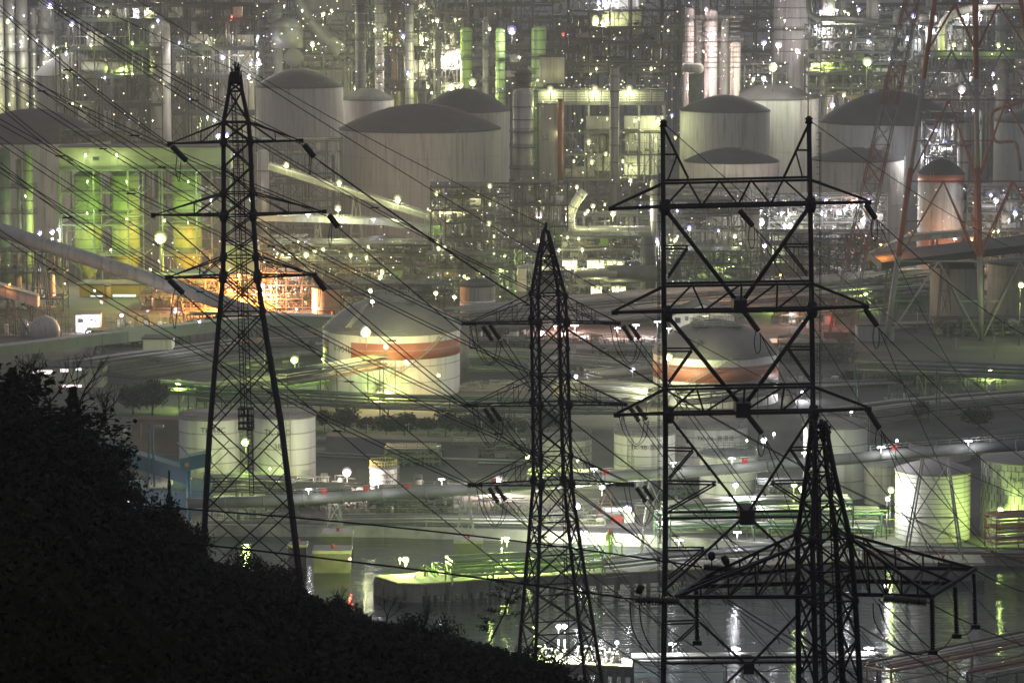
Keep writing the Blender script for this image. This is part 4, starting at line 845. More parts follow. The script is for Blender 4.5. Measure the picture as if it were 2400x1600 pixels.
rack('pipe_rack', 'dark truss bridge of pipes passing in front of the banded dome tank', [(655, 876), (770, 858), (880, 838), (908, 838)], 12, 7, 5, GSTEEL, GREEN, 18, .25, 2, True)
rack('pipe_rack', 'small green rack beside the lamp left of the white tanks', [(370, 894), (430, 898), (530, 906)], 7, 5, 4, GREEN, GPANEL, 14, .2, 2)
rack('pipe_rack', 'long green pipe bridge above the row of trees', [(470, 912), (720, 920), (900, 930), (1060, 934), (1200, 938), (1330, 942), (1460, 942)], 6, 8, 6, GREEN, GREEN, 16, .2, 2)
rack('pipe_rack', 'low green-lit pipes between the banded dome tank and the middle pylon', [(1090, 832), (1180, 832), (1260, 838)], 3, 10, 26, GREEN, GPANEL, 20, .25, 1, False)
rack('pipe_rack', 'dense dark pipe field left of the second dome tank', [(1290, 838), (1400, 846), (1520, 858)], 4, 12, 20, DSTEEL, PSTEEL, 20, .25, 1)
rack('pipe_rack', 'bluish lit pipe cluster left of the second dome tank', [(1390, 876), (1450, 872), (1525, 864)], 5, 7, 9, GSTEEL, PSTEEL, 14, .25, 2)
rack('pipe_rack', 'lower pipe rack between the middle pylon and the second dome tank', [(1300, 902), (1410, 904), (1530, 912)], 5, 9, 12, GSTEEL, PSTEEL, 18, .22, 2)
rack('pipe_rack', 'curved lattice pipe bridge in front of the second dome tank', [(1598, 922), (1680, 916), (1760, 904), (1816, 894)], 8, 5, 4, GSTEEL, GSTEEL, 16, .2, 2)
rack('pipe_rack', 'dark pipe track across the right slope', [(1990, 970), (2130, 952), (2280, 938), (2440, 926)], 3, 10, 14, DSTEEL, GSTEEL, 22, .25, 1)
rack('pipe_rack', 'thin green gantry rails on the dark right slope', [(2008, 846), (2200, 852), (2440, 862)], 16, 5, 5, GREEN, GREEN, 26, .18, 2, True)
rack('pipe_rack', 'truss bridge running through the lower tank yard on the right', [(1560, 1184), (1760, 1172), (1990, 1168)], 8, 6, 5, GREEN, GREEN, 16, .2, 2, True)
rack('pipe_rack', 'lower green truss bridge of the tank yard on the right', [(1540, 1204), (1800, 1196), (2060, 1196)], 5, 6, 5, GREEN, PSTEEL, 14, .2, 2, True)
rack('pipe_rack', 'pipe tangle on posts left of the small lettered tank', [(480, 1120), (560, 1118), (690, 1124)], 5, 6, 6, GSTEEL, PSTEEL, 9, .16, 2)
rack('pipe_rack', 'red and grey pipes on posts at the right edge of the quay', [(2322, 1212), (2400, 1208), (2480, 1206)], 8, 6, 5, RUST, RUST, 9, .2, 3)
for i, (pts, z, n, m, w) in enumerate([([(740, 1030), (1000, 1040), (1270, 1050)], .8, 5, PSTEEL, 3), ([(740, 1062), (1010, 1074), (1260, 1082)], .8, 4, PSTEEL, 3), ([(1100, 862), (1260, 868), (1330, 872)], 2.2, 6, GREEN, 5), ([(1090, 842), (1240, 850), (1340, 856)], 2.2, 6, PSTEEL, 5), ([(1830, 742), (1990, 726), (2080, 716)], 2.5, 7, GREEN, 8), ([(1840, 790), (2000, 778), (2130, 766)], 1.5, 5, DSTEEL, 6), ([(2090, 700), (2250, 688), (2450, 676)], 5, 6, GREEN, 6), ([(2080, 760), (2300, 752), (2460, 750)], 1.5, 4, DSTEEL, 5), ([(1830, 905), (1960, 900), (2090, 896)], 2, 6, DSTEEL, 8), ([(2160, 872), (2300, 866), (2460, 862)], 6, 7, GPANEL, 5), ([(560, 842), (680, 832), (770, 822)], 3, 6, GREEN, 6), ([(1240, 1104), (1420, 1108), (1600, 1106)], 3, 6, PSTEEL, 5), ([(760, 1218), (1000, 1214), (1240, 1218)], 1.2, 6, PSTEEL, 4), ([(1600, 1222), (1800, 1228), (2050, 1240)], 2.2, 7, GREEN, 5), ([(1960, 1286), (2200, 1290), (2450, 1296)], 1.2, 6, RUST, 5)]):
    rack('low_pipe_run', 'low pipe run %s' % ['along the upper edge of the road below the trees', 'along the lower edge of the road below the trees', 'on green sleepers left of the second dome tank', 'on pale sleepers right of the banded dome tank', 'on green posts right of the portal pylon', 'across the dark ground behind the second dome tank', 'under the dark shed roof at right', 'across the dark right slope behind the big tower', 'curving right of the second dome tank', 'lit bright beside the right slope lamp', 'behind the left leg of the dome tank', 'between the lettered tanks and the truss bridge', 'along the quay under the shore conveyor', 'on the quay below the truss bridges', 'rusty along the right quay'][i], pts, z, n, w, m, GREEN if m is GREEN else PSTEEL, 14, .17, 1, z > 3, cat='pipe run')
# yards of small equipment (each yard one unit of skids)
def skid(label, pl, pr, top, base, seed, m=None, n=40, acc=None, dep=6, cat='pipe skid'):
    rnd = random.Random(seed); Y = gnd((pl+pr)/2, base).y; x0, x1 = at(pl, 800, Y).x, at(pr, 800, Y).x; zt = at(pl, top, Y).z
    t = thing('pipe_skid', label, cat, ((x0+x1)/2, Y, 0)); m = m or PSTEEL
    MB().lo_hi(x0, x1, Y, Y+dep, 0, .35).build('base_slab', CONC, t)
    for i in range(max(2, n//9)):
        xx = rnd.uniform(x0, x1); yy = Y+rnd.uniform(.5, dep-.5); k = rnd.random()
        if k < .4: vessel(t, (xx, yy, .35+zt*.25), zt*.16, zt*.35, rnd.choice((WHITE, INS, m)), rnd.choice('xz'))
        elif k < .7: MB().lo_hi(xx-.6, xx+.6, yy-.5, yy+.5, .35, zt*rnd.uniform(.3, .6)).build('control_box', acc if acc and rnd.random() < .6 else WHITE, t)
        else: MB().tube([(xx, yy, .35), (xx, yy, zt*.8), (xx+rnd.uniform(1, 4), yy, zt*.8), (xx+4.5, yy, .35)], .18, 6).build('pipe', m, t)
    b = MB()
    for i in range(n):
        xx, yy, z = rnd.uniform(x0, x1), Y+rnd.uniform(.2, dep), rnd.uniform(.4, zt); l = rnd.uniform(.8, 4)
        if rnd.random() < .5: b.bar((xx, yy, .3), (xx, yy, z), .09)
        else: b.bar((xx, yy, z), (xx+l, yy, z), .09)
    o = b.build('pipework', m, t); o['kind'] = 'stuff'
    f = MB(); k = max(3, int((x1-x0)/1.6))
    for q in (.6, 1.1): f.bar((x0, Y-.1, q+.3), (x1, Y-.1, q+.3), .05)
    for i in range(k+1): f.bar((x0+(x1-x0)*i/k, Y-.1, .3), (x0+(x1-x0)*i/k, Y-.1, 1.4), .05)
    f.build('handrail_lattice', YELP if acc else m, t); return t
skid('pipes and pumps on the quay below the two white tanks', 440, 600, 1110, 1150, 1, n=90)
skid('pump skids and stairs right of the white tanks', 600, 800, 1116, 1152, 2, n=80)
skid('red and grey pump equipment in front of the tube conveyor at centre', 760, 1010, 1178, 1206, 3, n=90, acc=REDBOX)
skid('drums and blue boxes on the quay left of the middle pylon', 1020, 1200, 1168, 1200, 4, n=90, acc=BLUE)
skid('equipment rows behind the middle pylon feet', 1200, 1500, 1176, 1214, 5, n=140, acc=REDBOX)
skid('green-lit stacked equipment in the lower right tank yard', 1560, 1800, 1200, 1248, 6, n=140, m=GPANEL)
skid('valve and pipe yard behind the front pylon on the right', 1800, 2080, 1192, 1258, 7, n=150, m=GPANEL)
skid('bright green-lit manifold on the right slope', 2262, 2364, 886, 918, 8, n=70, m=GPANEL)
skid('dim valve yard on the right slope beside two lamps', 2080, 2220, 900, 940, 9, n=70, m=GREEN)
skid('pink-lit construction rows left of the dome tank', 1232, 1400, 782, 806, 10, n=120, m=ORANGE)
skid('pale pipe rows in the works yard beside the second dome tank', 1390, 1535, 790, 812, 11, n=90, m=PSTEEL)
skid('sparkling pipe cluster under the long green bridge left of the middle pylon', 1075, 1230, 930, 980, 12, n=130, m=PSTEEL)
skid('lit pumps beneath the open shed', 1040, 1230, 894, 916, 13, n=90, m=PSTEEL)
skid('lit equipment behind the middle pylon waist', 1300, 1400, 916, 950, 14, n=80, m=PSTEEL)
skid('orange sparkling pipes in front of the orange-lit frame', 640, 800, 725, 752, 15, n=80, m=ORANGE)
skid('dark green clutter in the yard at the left edge', -20, 180, 728, 790, 16, n=100, m=GREEN)
skid('dark yard equipment between the left conveyors', 190, 440, 735, 772, 17, n=110, m=GREEN)
# small equipment filling the open yards
def yard_tank(label, px, base, top, hw, m, rf):
    p = gnd(px, base); s_ = sc(p.y); h = (base-top)*s_; r = hw*s_; t = thing('yard_tank', label, 'small tank', tuple(p), 'small tanks in the yards')
    MB().lathe(p, p+Vector((0, 0, h)), [(0, r), (1, r)], 18, caps=False).build('shell', m, t); MB().lathe(p+Vector((0, 0, h)), p+Vector((0, 0, h+r*.25)), [(0, r*1.03), (.6, r*.6), (1, .02)], 18).build('roof', rf, t)
    MB().tube([(p.x+r+.2, p.y-.2, 0), (p.x+r+.2, p.y-.2, h*.8), (p.x+r*.6, p.y-.4, h*.95)], .12, 6).build('pipe', PSTEEL, t); handrail(t, (p.x, p.y), r*.95, h+.05, 1.0, 12, .05)
YT = [(612, 862, 834, 10), (575, 858, 838, 8), (1120, 800, 776, 12), (1160, 808, 784, 9), (1205, 802, 776, 11), (1100, 812, 796, 7), (1410, 840, 818, 9), (1450, 846, 826, 8), (1340, 836, 818, 10), (1860, 760, 732, 12), (1900, 768, 740, 10), (1940, 762, 742, 8), (2120, 882, 858, 11), (2180, 886, 866, 9), (2040, 890, 872, 8), (1010, 760, 742, 9), (650, 752, 734, 8), (700, 762, 742, 9), (560, 772, 756, 7), (1760, 944, 924, 9), (1850, 950, 926, 10), (760, 1140, 1120, 8), (980, 1146, 1122, 10), (1180, 1150, 1130, 9), (1260, 1152, 1134, 8), (1500, 1150, 1128, 9), (1220, 722, 700, 9), (1300, 728, 712, 7), (1960, 1200, 1176, 9), (1890, 1206, 1180, 8)]
for i, (px, bs, tp, hw) in enumerate(sorted(YT)): yard_tank('small yard tank with railed roof, %s of its kind from left' % ordw(i), px, bs, tp, hw, (WHITE, INS, BEIGE, GREYT)[i % 4], (ROOF, GREYT, CONC)[i % 3])
for i, (a, b_, tp, bs, m, ac) in enumerate([(560, 680, 838, 866, GSTEEL, None), (660, 760, 770, 792, PSTEEL, None), (1090, 1240, 786, 806, GSTEEL, None), (1090, 1230, 856, 876, GREEN, None), (1240, 1400, 836, 858, PSTEEL, None), (1290, 1430, 880, 896, PSTEEL, ORANGE), (1400, 1530, 892, 914, PSTEEL, None), (1830, 1960, 740, 764, GSTEEL, None), (1850, 2000, 868, 896, GSTEEL, None), (2010, 2200, 860, 890, GREEN, None), (2200, 2400, 700, 726, GSTEEL, None), (2060, 2180, 716, 738, GREEN, None), (820, 960, 1150, 1164, PSTEEL, REDBOX), (1000, 1120, 1140, 1160, PSTEEL, None), (1240, 1420, 1118, 1148, GSTEEL, REDBOX), (1560, 1700, 1110, 1150, GREEN, None), (1790, 1900, 1128, 1180, GREEN, None), (440, 620, 760, 792, GSTEEL, None), (240, 420, 1000, 1030, GSTEEL, BLUE), (960, 1080, 728, 752, PSTEEL, None), (1220, 1420, 1206, 1232, PSTEEL, REDBOX), (480, 720, 1196, 1224, GSTEEL, None)]):
    skid('yard pipe set %s' % ['by the green pipes left of the dome tank', 'behind the left foot of the dome tank', 'between dome tank and middle pylon, upper', 'between dome tank and middle pylon, lower', 'left of the second dome tank, upper row', 'orange-trimmed set left of the second dome tank', 'at the left foot of the second dome tank', 'right of the portal pylon at mid height', 'right of the second dome tank', 'beneath the thin gantry rails', 'under the yellow-green tank at right', 'under the bright green rack', 'beside the small lettered tank', 'below the lit truss shed', 'at the foot of the middle pylon waist', 'left inside the lower tank yard', 'under the tanks behind the front pylon', 'below the pinkish retaining wall', 'beside the blue mast', 'behind the dome tank crown', 'along the quay behind the middle pylon', 'along the quay behind the left pylon'][i], a, b_, tp, bs, 60+i, m, 70, ac, 8, 'pipe set')
for i, (a, b_, top, bs, lab) in enumerate([(1095, 1240, 752, 790, 'right of the banded dome tank, upper'), (1100, 1260, 800, 834, 'right of the banded dome tank, lower'), (440, 600, 742, 782, 'beyond the pinkish retaining wall'), (560, 760, 806, 838, 'behind the left side of the banded dome tank'), (1820, 1990, 700, 742, 'right of the portal pylon on the dark ground'), (1990, 2180, 676, 708, 'beneath the big red and white tower'), (2190, 2420, 752, 790, 'on the dark slope right of the tower foot'), (1830, 2000, 806, 850, 'below the long pale roof'), (2030, 2260, 868, 905, 'behind the thin gantry rails'), (1240, 1400, 858, 898, 'left of the second dome tank'), (1390, 1530, 824, 866, 'touching the second dome tank'), (900, 1030, 1056, 1092, 'on the bank behind the small lettered tank'), (1060, 1240, 1040, 1080, 'behind the lit truss shed'), (200, 420, 778, 812, 'under the long low gallery at left'), (1560, 1760, 1126, 1176, 'at the feet of the pale lettered tanks'), (1780, 1960, 1140, 1196, 'behind the front pylon'), (620, 850, 1150, 1196, 'under the shore conveyor at left'), (860, 1060, 1156, 1204, 'under the shore conveyor at centre')]):
    Y = gnd((a+b_)/2, bs).y; n_ = 2+i % 2
    frame('pipe_structure', 'low steel pipe structure %s' % lab, a, b_, [top+(bs-top)*k/n_ for k in range(n_)], Y, 9, 5+i % 4, (GSTEEL, DSTEEL, GREEN)[i % 3], seed=300+i, brace=.45, pipes=18, vess=4, clutter=110, pm=PSTEEL, boxes=5, thick=.5, cat='pipe structure')
# sheds and houses
def shed(name, label, pl, pr, ridge, eave, base, Y, dep, roofm, cat='shed', truss=True):
    x0, x1 = at(pl, 800, Y).x, at(pr, 800, Y).x; ze = at((pl+pr)/2, eave, Y).z; zr = at((pl+pr)/2, ridge, Y+dep/2).z
    t = thing(name, label, cat, ((x0+x1)/2, Y, 0)); r = MB(); k = .25
    for (ya, za, yb, zb) in ((Y-1, ze, Y+dep/2, zr), (Y+dep/2, zr, Y+dep+1, ze)):
        r.quad((x0-1, ya, za), (x1+1, ya, za), (x1+1, yb, zb), (x0-1, yb, zb)); r.quad((x0-1, ya, za-k), (x0-1, yb, zb-k), (x1+1, yb, zb-k), (x1+1, ya, za-k))
        r.quad((x0-1, ya, za-k), (x1+1, ya, za-k), (x1+1, ya, za), (x0-1, ya, za)); r.quad((x0-1, ya, za-k), (x0-1, ya, za), (x0-1, yb, zb), (x0-1, yb, zb-k)); r.quad((x1+1, ya, za-k), (x1+1, yb, zb-k), (x1+1, yb, zb), (x1+1, ya, za))
    r.build('roof', roofm, t); n = 6
    for i in range(n+1):
        for yy in (Y, Y+dep): MB().bar((x0+(x1-x0)*i/n, yy, 0), (x0+(x1-x0)*i/n, yy, ze), .2).build('post', PSTEEL, t)
    if truss:
        b = MB()
        for i in range(24):
            a, c = x0+(x1-x0)*i/24, x0+(x1-x0)*(i+1)/24; b.bar((a, Y, ze-.3), ((a+c)/2, Y, ze-1.5), .08); b.bar(((a+c)/2, Y, ze-1.5), (c, Y, ze-.3), .08)
        b.bar((x0, Y, ze-1.5), (x1, Y, ze-1.5), .1); b.build('truss_lattice', PSTEEL, t)
    return t
shed('open_shed', 'long dark-roofed open shed right of the banded dome tank', 1034, 1260, 872, 896, 912, 872, 22, ROOF)
shed('open_shed', 'dark-roofed shed with lit trusses left of the middle pylon', 1030, 1205, 1088, 1118, 1150, 724, 18, ROOF)
building('white_house', 'white lit gable house behind the portal pylon', 1576, 1720, 738, 776, None, 16, WHITE, DSTEEL, gable=712, windows=[(1582, 1594, 745, 756, 'd'), (1624, 1636, 748, 758, 'd'), (1606, 1612, 742, 750, 'd')], cat='house')
building('long_roof', 'long pale low roof right of the second dome tank', 1812, 1958, 806, 830, 930, 10, PSTEEL, PSTEEL, cat='shed')
building('block_house', 'dark brick block below the pale low roof', 1836, 2010, 828, 860, 920, 10, RUST, ROOF, cat='building')
building('fenced_block', 'pale gridded block beneath the red and white tower', 2010, 2096, 764, 800, None, 8, GREYT, cat='building')
building('lit_office', 'row of lit windows in a low office below the right arm of the middle pylon', 1330, 1462, 1142, 1166, 700, 8, GREYT, windows=[(1366, 1372, 1147, 1155, 'v'), (1386, 1406, 1149, 1157, 'v'), (1418, 1428, 1148, 1156, 'v'), (1434, 1446, 1149, 1157, 'v')], cat='office')
building('lit_kiosk', 'white-fronted kiosk blazing below the middle pylon right arm', 1412, 1480, 1186, 1216, None, 5, WHITE, DSTEEL, windows=[(1420, 1462, 1189, 1197, 'v')], cat='kiosk')
building('blue_shed', 'blue-doored garage beside the green lamp post', 965, 1035, 1058, 1084, None, 6, GREYT, doors=[(974, 990, 1064, 1084)], cat='garage')
building('lit_rooms', 'two rows of brightly lit windows behind the bare trees at left', 60, 240, 862, 925, 860, 10, GREYT, windows=[(74, 122, 867, 876, 'p'), (140, 160, 864, 872, 'p'), (176, 190, 860, 868, 'v'), (74, 108, 910, 916, 'p'), (142, 190, 901, 907, 'p')], cat='building')
# trees on the verge
def leafball(rnd, c, r, n, s, sq=.85, b=None):
    b = b or MB(); lobes = [(Vector(c)+Vector((rnd.uniform(-.5, .5)*r, rnd.uniform(-.5, .5)*r, rnd.uniform(-.45, .5)*r*sq)), r*rnd.uniform(.45, .7)) for _ in range(9)]
    for i in range(n):
        q, rr = rnd.choice(lobes); v = Vector((rnd.gauss(0, 1), rnd.gauss(0, 1), rnd.gauss(0, 1))).normalized()*rr*rnd.uniform(.55, 1.06); p = q+v
        u = Vector((rnd.gauss(0, 1), rnd.gauss(0, 1), rnd.gauss(0, 1))).normalized(); w = u.cross(Vector((rnd.gauss(0, 1), rnd.gauss(0, 1), rnd.gauss(0, 1)))).normalized(); ss = s*rnd.uniform(.6, 1.3)
        b.quad(tuple(p-u*ss), tuple(p+w*ss*.6), tuple(p+u*ss), tuple(p-w*ss*.6))
    return b
rnd = random.Random(77); TREE = []
for k in range(3): TREE.append(leafball(rnd, (0, 0, 0), 1.0, 1500, .10).mesh('crown', LEAF2))
TRUNK = MB().tube([(0, 0, 0), (.03, 0, .4), (0, .02, 1)], .1, 7, .05).bar((0, 0, .6), (.5, .1, 1.15), .04, 5, .02).bar((0, 0, .7), (-.45, -.1, 1.2), .04, 5, .02).mesh('trunk', BARK)
def tree(label, px, base, top, hw, k, group=None, name='shade_tree', kc=None):
    p = gnd(px, base); s = sc(p.y); h = (base-top)*s; r = hw*s; t = thing(name, label, 'tree', tuple(p), group)
    a = bpy.data.objects.new('trunk', TRUNK); COL.objects.link(a); a.parent = t; a.scale = (h*.25, h*.25, h*.5)
    c = bpy.data.objects.new('crown', kc or TREE[k % 3]); COL.objects.link(c); c.parent = t; c.scale = (r*1.15, r*1.15, h*.44); c.location = (0, 0, h*.58); c.rotation_euler = (0, 0, k*1.7)
for i, (px, bs, tp, hw, lab) in enumerate([(318, 968, 886, 26, 'dark round tree left of the two beside the lit rack'), (362, 970, 884, 30, 'dark round tree right of the two beside the lit rack'), (752, 1012, 956, 22, 'verge tree nearest the right white tank'), (800, 1014, 962, 22, 'second verge tree from the right white tank'),
    (858, 1016, 960, 24, 'third verge tree from the white tank, with a bare-looking trunk'), (908, 1022, 962, 27, 'large dark verge tree under the green lamp'), (956, 1020, 968, 22, 'verge tree right of the large dark one'), (1004, 1020, 966, 22, 'verge tree at the middle of the row'),
    (1052, 1022, 972, 22, 'verge tree left of the shed trusses'), (1098, 1020, 964, 30, 'broad verge tree left of the middle pylon'), (1164, 1022, 972, 24, 'verge tree behind the middle pylon arm'), (1212, 1022, 974, 22, 'verge tree touching the middle pylon leg'), (1290, 1014, 964, 26, 'dark tree right of the middle pylon legs'),
    (1996, 904, 862, 20, 'dim tree on the right slope near the gantry'), (2160, 990, 950, 22, 'dim tree on the right slope below the pipe track'), (2290, 1000, 962, 22, 'dim tree on the far right slope')]):
    jr = random.Random(i*7+1); tree(lab, px+jr.uniform(-9, 9), bs+jr.uniform(-4, 4), tp+jr.uniform(-14, 12), hw*jr.uniform(.95, 1.5), i, 'trees around the tank yards')
for i, (px, bs, tp) in enumerate([(545, 1000, 930), (700, 1006, 940), (770, 1040, 984), (862, 1052, 992), (958, 1044, 990), (1060, 1070, 1010), (1128, 1040, 985), (1210, 1060, 1000), (620, 880, 822), (700, 874, 820), (1116, 860, 800), (1190, 850, 790), (1260, 856, 800), (1330, 870, 815), (1440, 862, 806), (1850, 800, 740), (1930, 790, 735), (2060, 800, 742), (2150, 780, 728), (2240, 850, 790), (2330, 840, 785), (1870, 960, 900), (2090, 975, 918), (2230, 980, 925)]):
    p = gnd(px, bs); h_ = (bs-tp)*sc(p.y); t = thing('utility_pole', 'thin unlit pole standing in the yards, %s from left' % ordw(sorted(q[0] for q in [(545,), (700,), (770,), (862,), (958,), (1060,), (1128,), (1210,), (620,), (700,), (1116,), (1190,), (1260,), (1330,), (1440,), (1850,), (1930,), (2060,), (2150,), (2240,), (2330,), (1870,), (2090,), (2230,)]).index(px)+(px == 700 and bs == 874)), 'pole', tuple(p), 'unlit poles in the yards')
    MB().bar(p, p+Vector((0, 0, h_)), .13, 6, .09).build('mast', PSTEEL, t); MB().bar(p+Vector((-.9, 0, h_*.93)), p+Vector((.9, 0, h_*.93)), .07).build('cross_arm', PSTEEL, t)
def fence(label, pts, h=1.6, m=None, step=3):
    P = [gnd(*p) for p in pts]; t = thing('wire_fence', label, 'fence', tuple(P[0])); b = MB()
    for i in range(len(P)-1):
        d = P[i+1]-P[i]; k = max(2, int(d.length/step)); c = MB()
        for q in (.1, .55, 1): b.bar(P[i]+Vector((0, 0, h*q)), P[i+1]+Vector((0, 0, h*q)), .05)
        for j in range(k+1): p = P[i]+d*(j/k); c.bar(p, p+Vector((0, 0, h)), .06)
        c.build('post_lattice', m or PSTEEL, t)
    b.build('rail_lattice', m or PSTEEL, t)
fence('upper roadside fence below the row of trees', [(738, 1014), (1000, 1024), (1260, 1034)])
fence('lower roadside fence below the row of trees', [(738, 1032), (1000, 1044), (1260, 1052)])
fence('pale fence along the quay edge left of the jetty', [(930, 1232), (1100, 1232), (1240, 1236)], 2.0)
fence('orange barrier along the works yard', [(1232, 782), (1390, 772), (1530, 770)], 1.8, ORANGE)
fence('second orange barrier across the works yard', [(1232, 800), (1390, 792), (1500, 790)], 1.5, ORANGE)
# big tube conveyor along the shore
def shore_tube():
    line = [(440, 1180, 648), (620, 1174, 646), (900, 1158, 642), (1200, 1141, 636), (1500, 1114, 628), (1800, 1091, 620), (2100, 1064, 612), (2480, 1036, 602)]
    t = conveyor('tube_conveyor', 'long grey tube conveyor running along the whole shore', line, 27, round_=True, m=TUBE)
    P = [at(*l) for l in line]
    for i, (px, half, top) in enumerate([(782, 1.9, 0), (1090, 1.9, 0), (1540, 3.0, 0), (2196, 5.8, 0)]):
        Y = interp([(l[0], l[2]) for l in line], px); zc = at(px, interp([(l[0], l[1]) for l in line], px), Y).z; x = at(px, 800, Y).x
        trestle_a(t, x, Y, -1.5, zc-1.1, half, half*.4, 2.4, SREDW, .24)
    b = MB()
    for i in range(len(P)-1):
        a, c = P[i]+Vector((0, -.6, 1.15)), P[i+1]+Vector((0, -.6, 1.15))
        for q in (.5, 1.0): b.bar(a+Vector((0, 0, q)), c+Vector((0, 0, q)), .04)
        k = int((c-a).length/2.5)
        for j in range(k): p = a+(c-a)*(j/k); b.bar(p, p+Vector((0, 0, 1)), .04)
    b.build('handrail_lattice', PSTEEL, t)
    for i, px in enumerate((760, 858, 955, 1158, 1420, 1745, 2098)):
        Y = interp([(l[0], l[2]) for l in line], px); p = at(px, interp([(l[0], l[1]) for l in line], px)-16, Y-.3)
        t2 = thing('red_cabinet', ['red cabinet left of the small lettered tank on the shore conveyor', 'red cabinet touching the small lettered tank', 'red cabinet right of the small lettered tank', 'red cabinet beside the lit truss shed', 'red cabinet left of the portal pylon post', 'red cabinet under the low floating-roof tank', 'red cabinet beside the T-shaped lamp at right'][i], 'cabinet', tuple(p), 'red cabinets on the shore conveyor')
        MB().lo_hi(p.x-.55, p.x+.55, p.y-.3, p.y+.3, p.z-.5, p.z+.45).build('cabinet_body', REDBOX, t2); MB().lo_hi(p.x-.62, p.x+.62, p.y-.36, p.y+.36, p.z+.45, p.z+.55).build('lid', REDBOX, t2)
shore_tube()
# piles, dolphins and jetties
def dolphin(label, pl, pr, top, Y, dep, name='mooring_dolphin'):
    x0, x1 = at(pl, 800, Y).x, at(pr, 800, Y).x; z = at(pl, top, Y).z; t = thing(name, label, 'dolphin', ((x0+x1)/2, Y, -2))
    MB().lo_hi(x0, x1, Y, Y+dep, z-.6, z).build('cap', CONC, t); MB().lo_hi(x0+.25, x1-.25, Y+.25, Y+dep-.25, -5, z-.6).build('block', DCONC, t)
    MB().lathe(((x0+x1)/2, Y+dep/2, z), ((x0+x1)/2, Y+dep/2, z+.7), [(0, .3), (.6, .22), (.7, .4), (1, .35)], 8).build('bollard', REDBOX, t)
dolphin('square concrete dolphin in the water right of the left pylon foot', 728, 820, 1290, 612, 6)
dolphin('white concrete pier block behind the left pylon foot', 668, 716, 1276, 616, 4)
dolphin('concrete footing under the first trestle of the shore conveyor', 750, 824, 1250, 634, 6)
dolphin('concrete footing under the second trestle of the shore conveyor', 1062, 1132, 1266, 630, 6)
dolphin('concrete footing under the slim A-frame at right', 2130, 2320, 1318, 604, 8)
def deck(name, label, front, back, z, m, thick=1.6, cat='jetty', pile=9):
    F = [gnd(px, py, z) for px, py in front]; Bk = [gnd(px, py, z) for px, py in back]; t = thing(name, label, cat, (F[0].x, F[0].y, -2)); n = len(F); b = MB()
    for i in range(n-1):
        D = Vector((0, 0, thick))
        b.quad(tuple(F[i]), tuple(F[i+1]), tuple(Bk[i+1]), tuple(Bk[i]))
    b.build('deck_slab', m, t); b = MB(); D = Vector((0, 0, thick)); U = Vector((0, 0, -.004))
    for i in range(n-1):
        b.quad(tuple(F[i]-D), tuple(F[i+1]-D), tuple(F[i+1]+U), tuple(F[i]+U)); b.quad(tuple(Bk[i]-D), tuple(Bk[i]+U), tuple(Bk[i+1]+U), tuple(Bk[i+1]-D)); b.quad(tuple(F[i]-D), tuple(Bk[i]-D), tuple(Bk[i+1]-D), tuple(F[i+1]-D))
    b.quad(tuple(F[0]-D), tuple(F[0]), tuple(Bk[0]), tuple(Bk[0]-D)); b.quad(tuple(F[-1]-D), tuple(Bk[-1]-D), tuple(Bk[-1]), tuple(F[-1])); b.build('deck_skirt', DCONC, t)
    e = MB()
    for i in range(n-1): e.bar(F[i]+Vector((0, 0, .12)), F[i+1]+Vector((0, 0, .12)), .16)
    e.build('kerb', YELP, t); p = MB()
    for i in range(n-1):
        for j in range(pile):
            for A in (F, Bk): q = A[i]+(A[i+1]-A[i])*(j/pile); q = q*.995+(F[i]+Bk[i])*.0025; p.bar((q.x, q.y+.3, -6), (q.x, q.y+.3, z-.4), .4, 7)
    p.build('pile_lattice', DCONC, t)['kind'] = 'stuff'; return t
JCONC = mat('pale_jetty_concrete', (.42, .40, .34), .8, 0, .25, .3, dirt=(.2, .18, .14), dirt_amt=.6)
jt = deck('loading_jetty', 'yellow-green lit concrete jetty reaching left into the harbour', [(880, 1351), (932, 1367), (985, 1369), (1215, 1353), (1560, 1337), (2020, 1313)], [(884, 1347), (960, 1343), (1020, 1337), (1215, 1330), (1560, 1308), (2020, 1288)], 1.4, JCONC, 2.2)
for i in range(22):
    f = [(882, 1351), (932, 1367), (985, 1369), (1215, 1353), (1560, 1337), (2020, 1313)]; px = 900+i*50; p = gnd(px, interp(f, px), 1.4); MB().bar((p.x, p.y-.25, -1.6), (p.x, p.y-.25, 1.1), .3, 7).build('fender', DSTEEL, jt)
rack('jetty_pipe_rack', 'lit pipe frame with long roof pipe on the jetty', [(1052, 1314), (1150, 1308), (1250, 1304), (1402, 1291)], 5.5, 5, 4, GPANEL, GPANEL, 8, .25, 2, True, 1.4)
rack('jetty_pipe_rack', 'low pipe frame on the outer half of the jetty', [(1400, 1322), (1560, 1304), (1800, 1288), (2000, 1276)], 3, 8, 5, PSTEEL, PSTEEL, 9, .2, 1, True, 1.4)
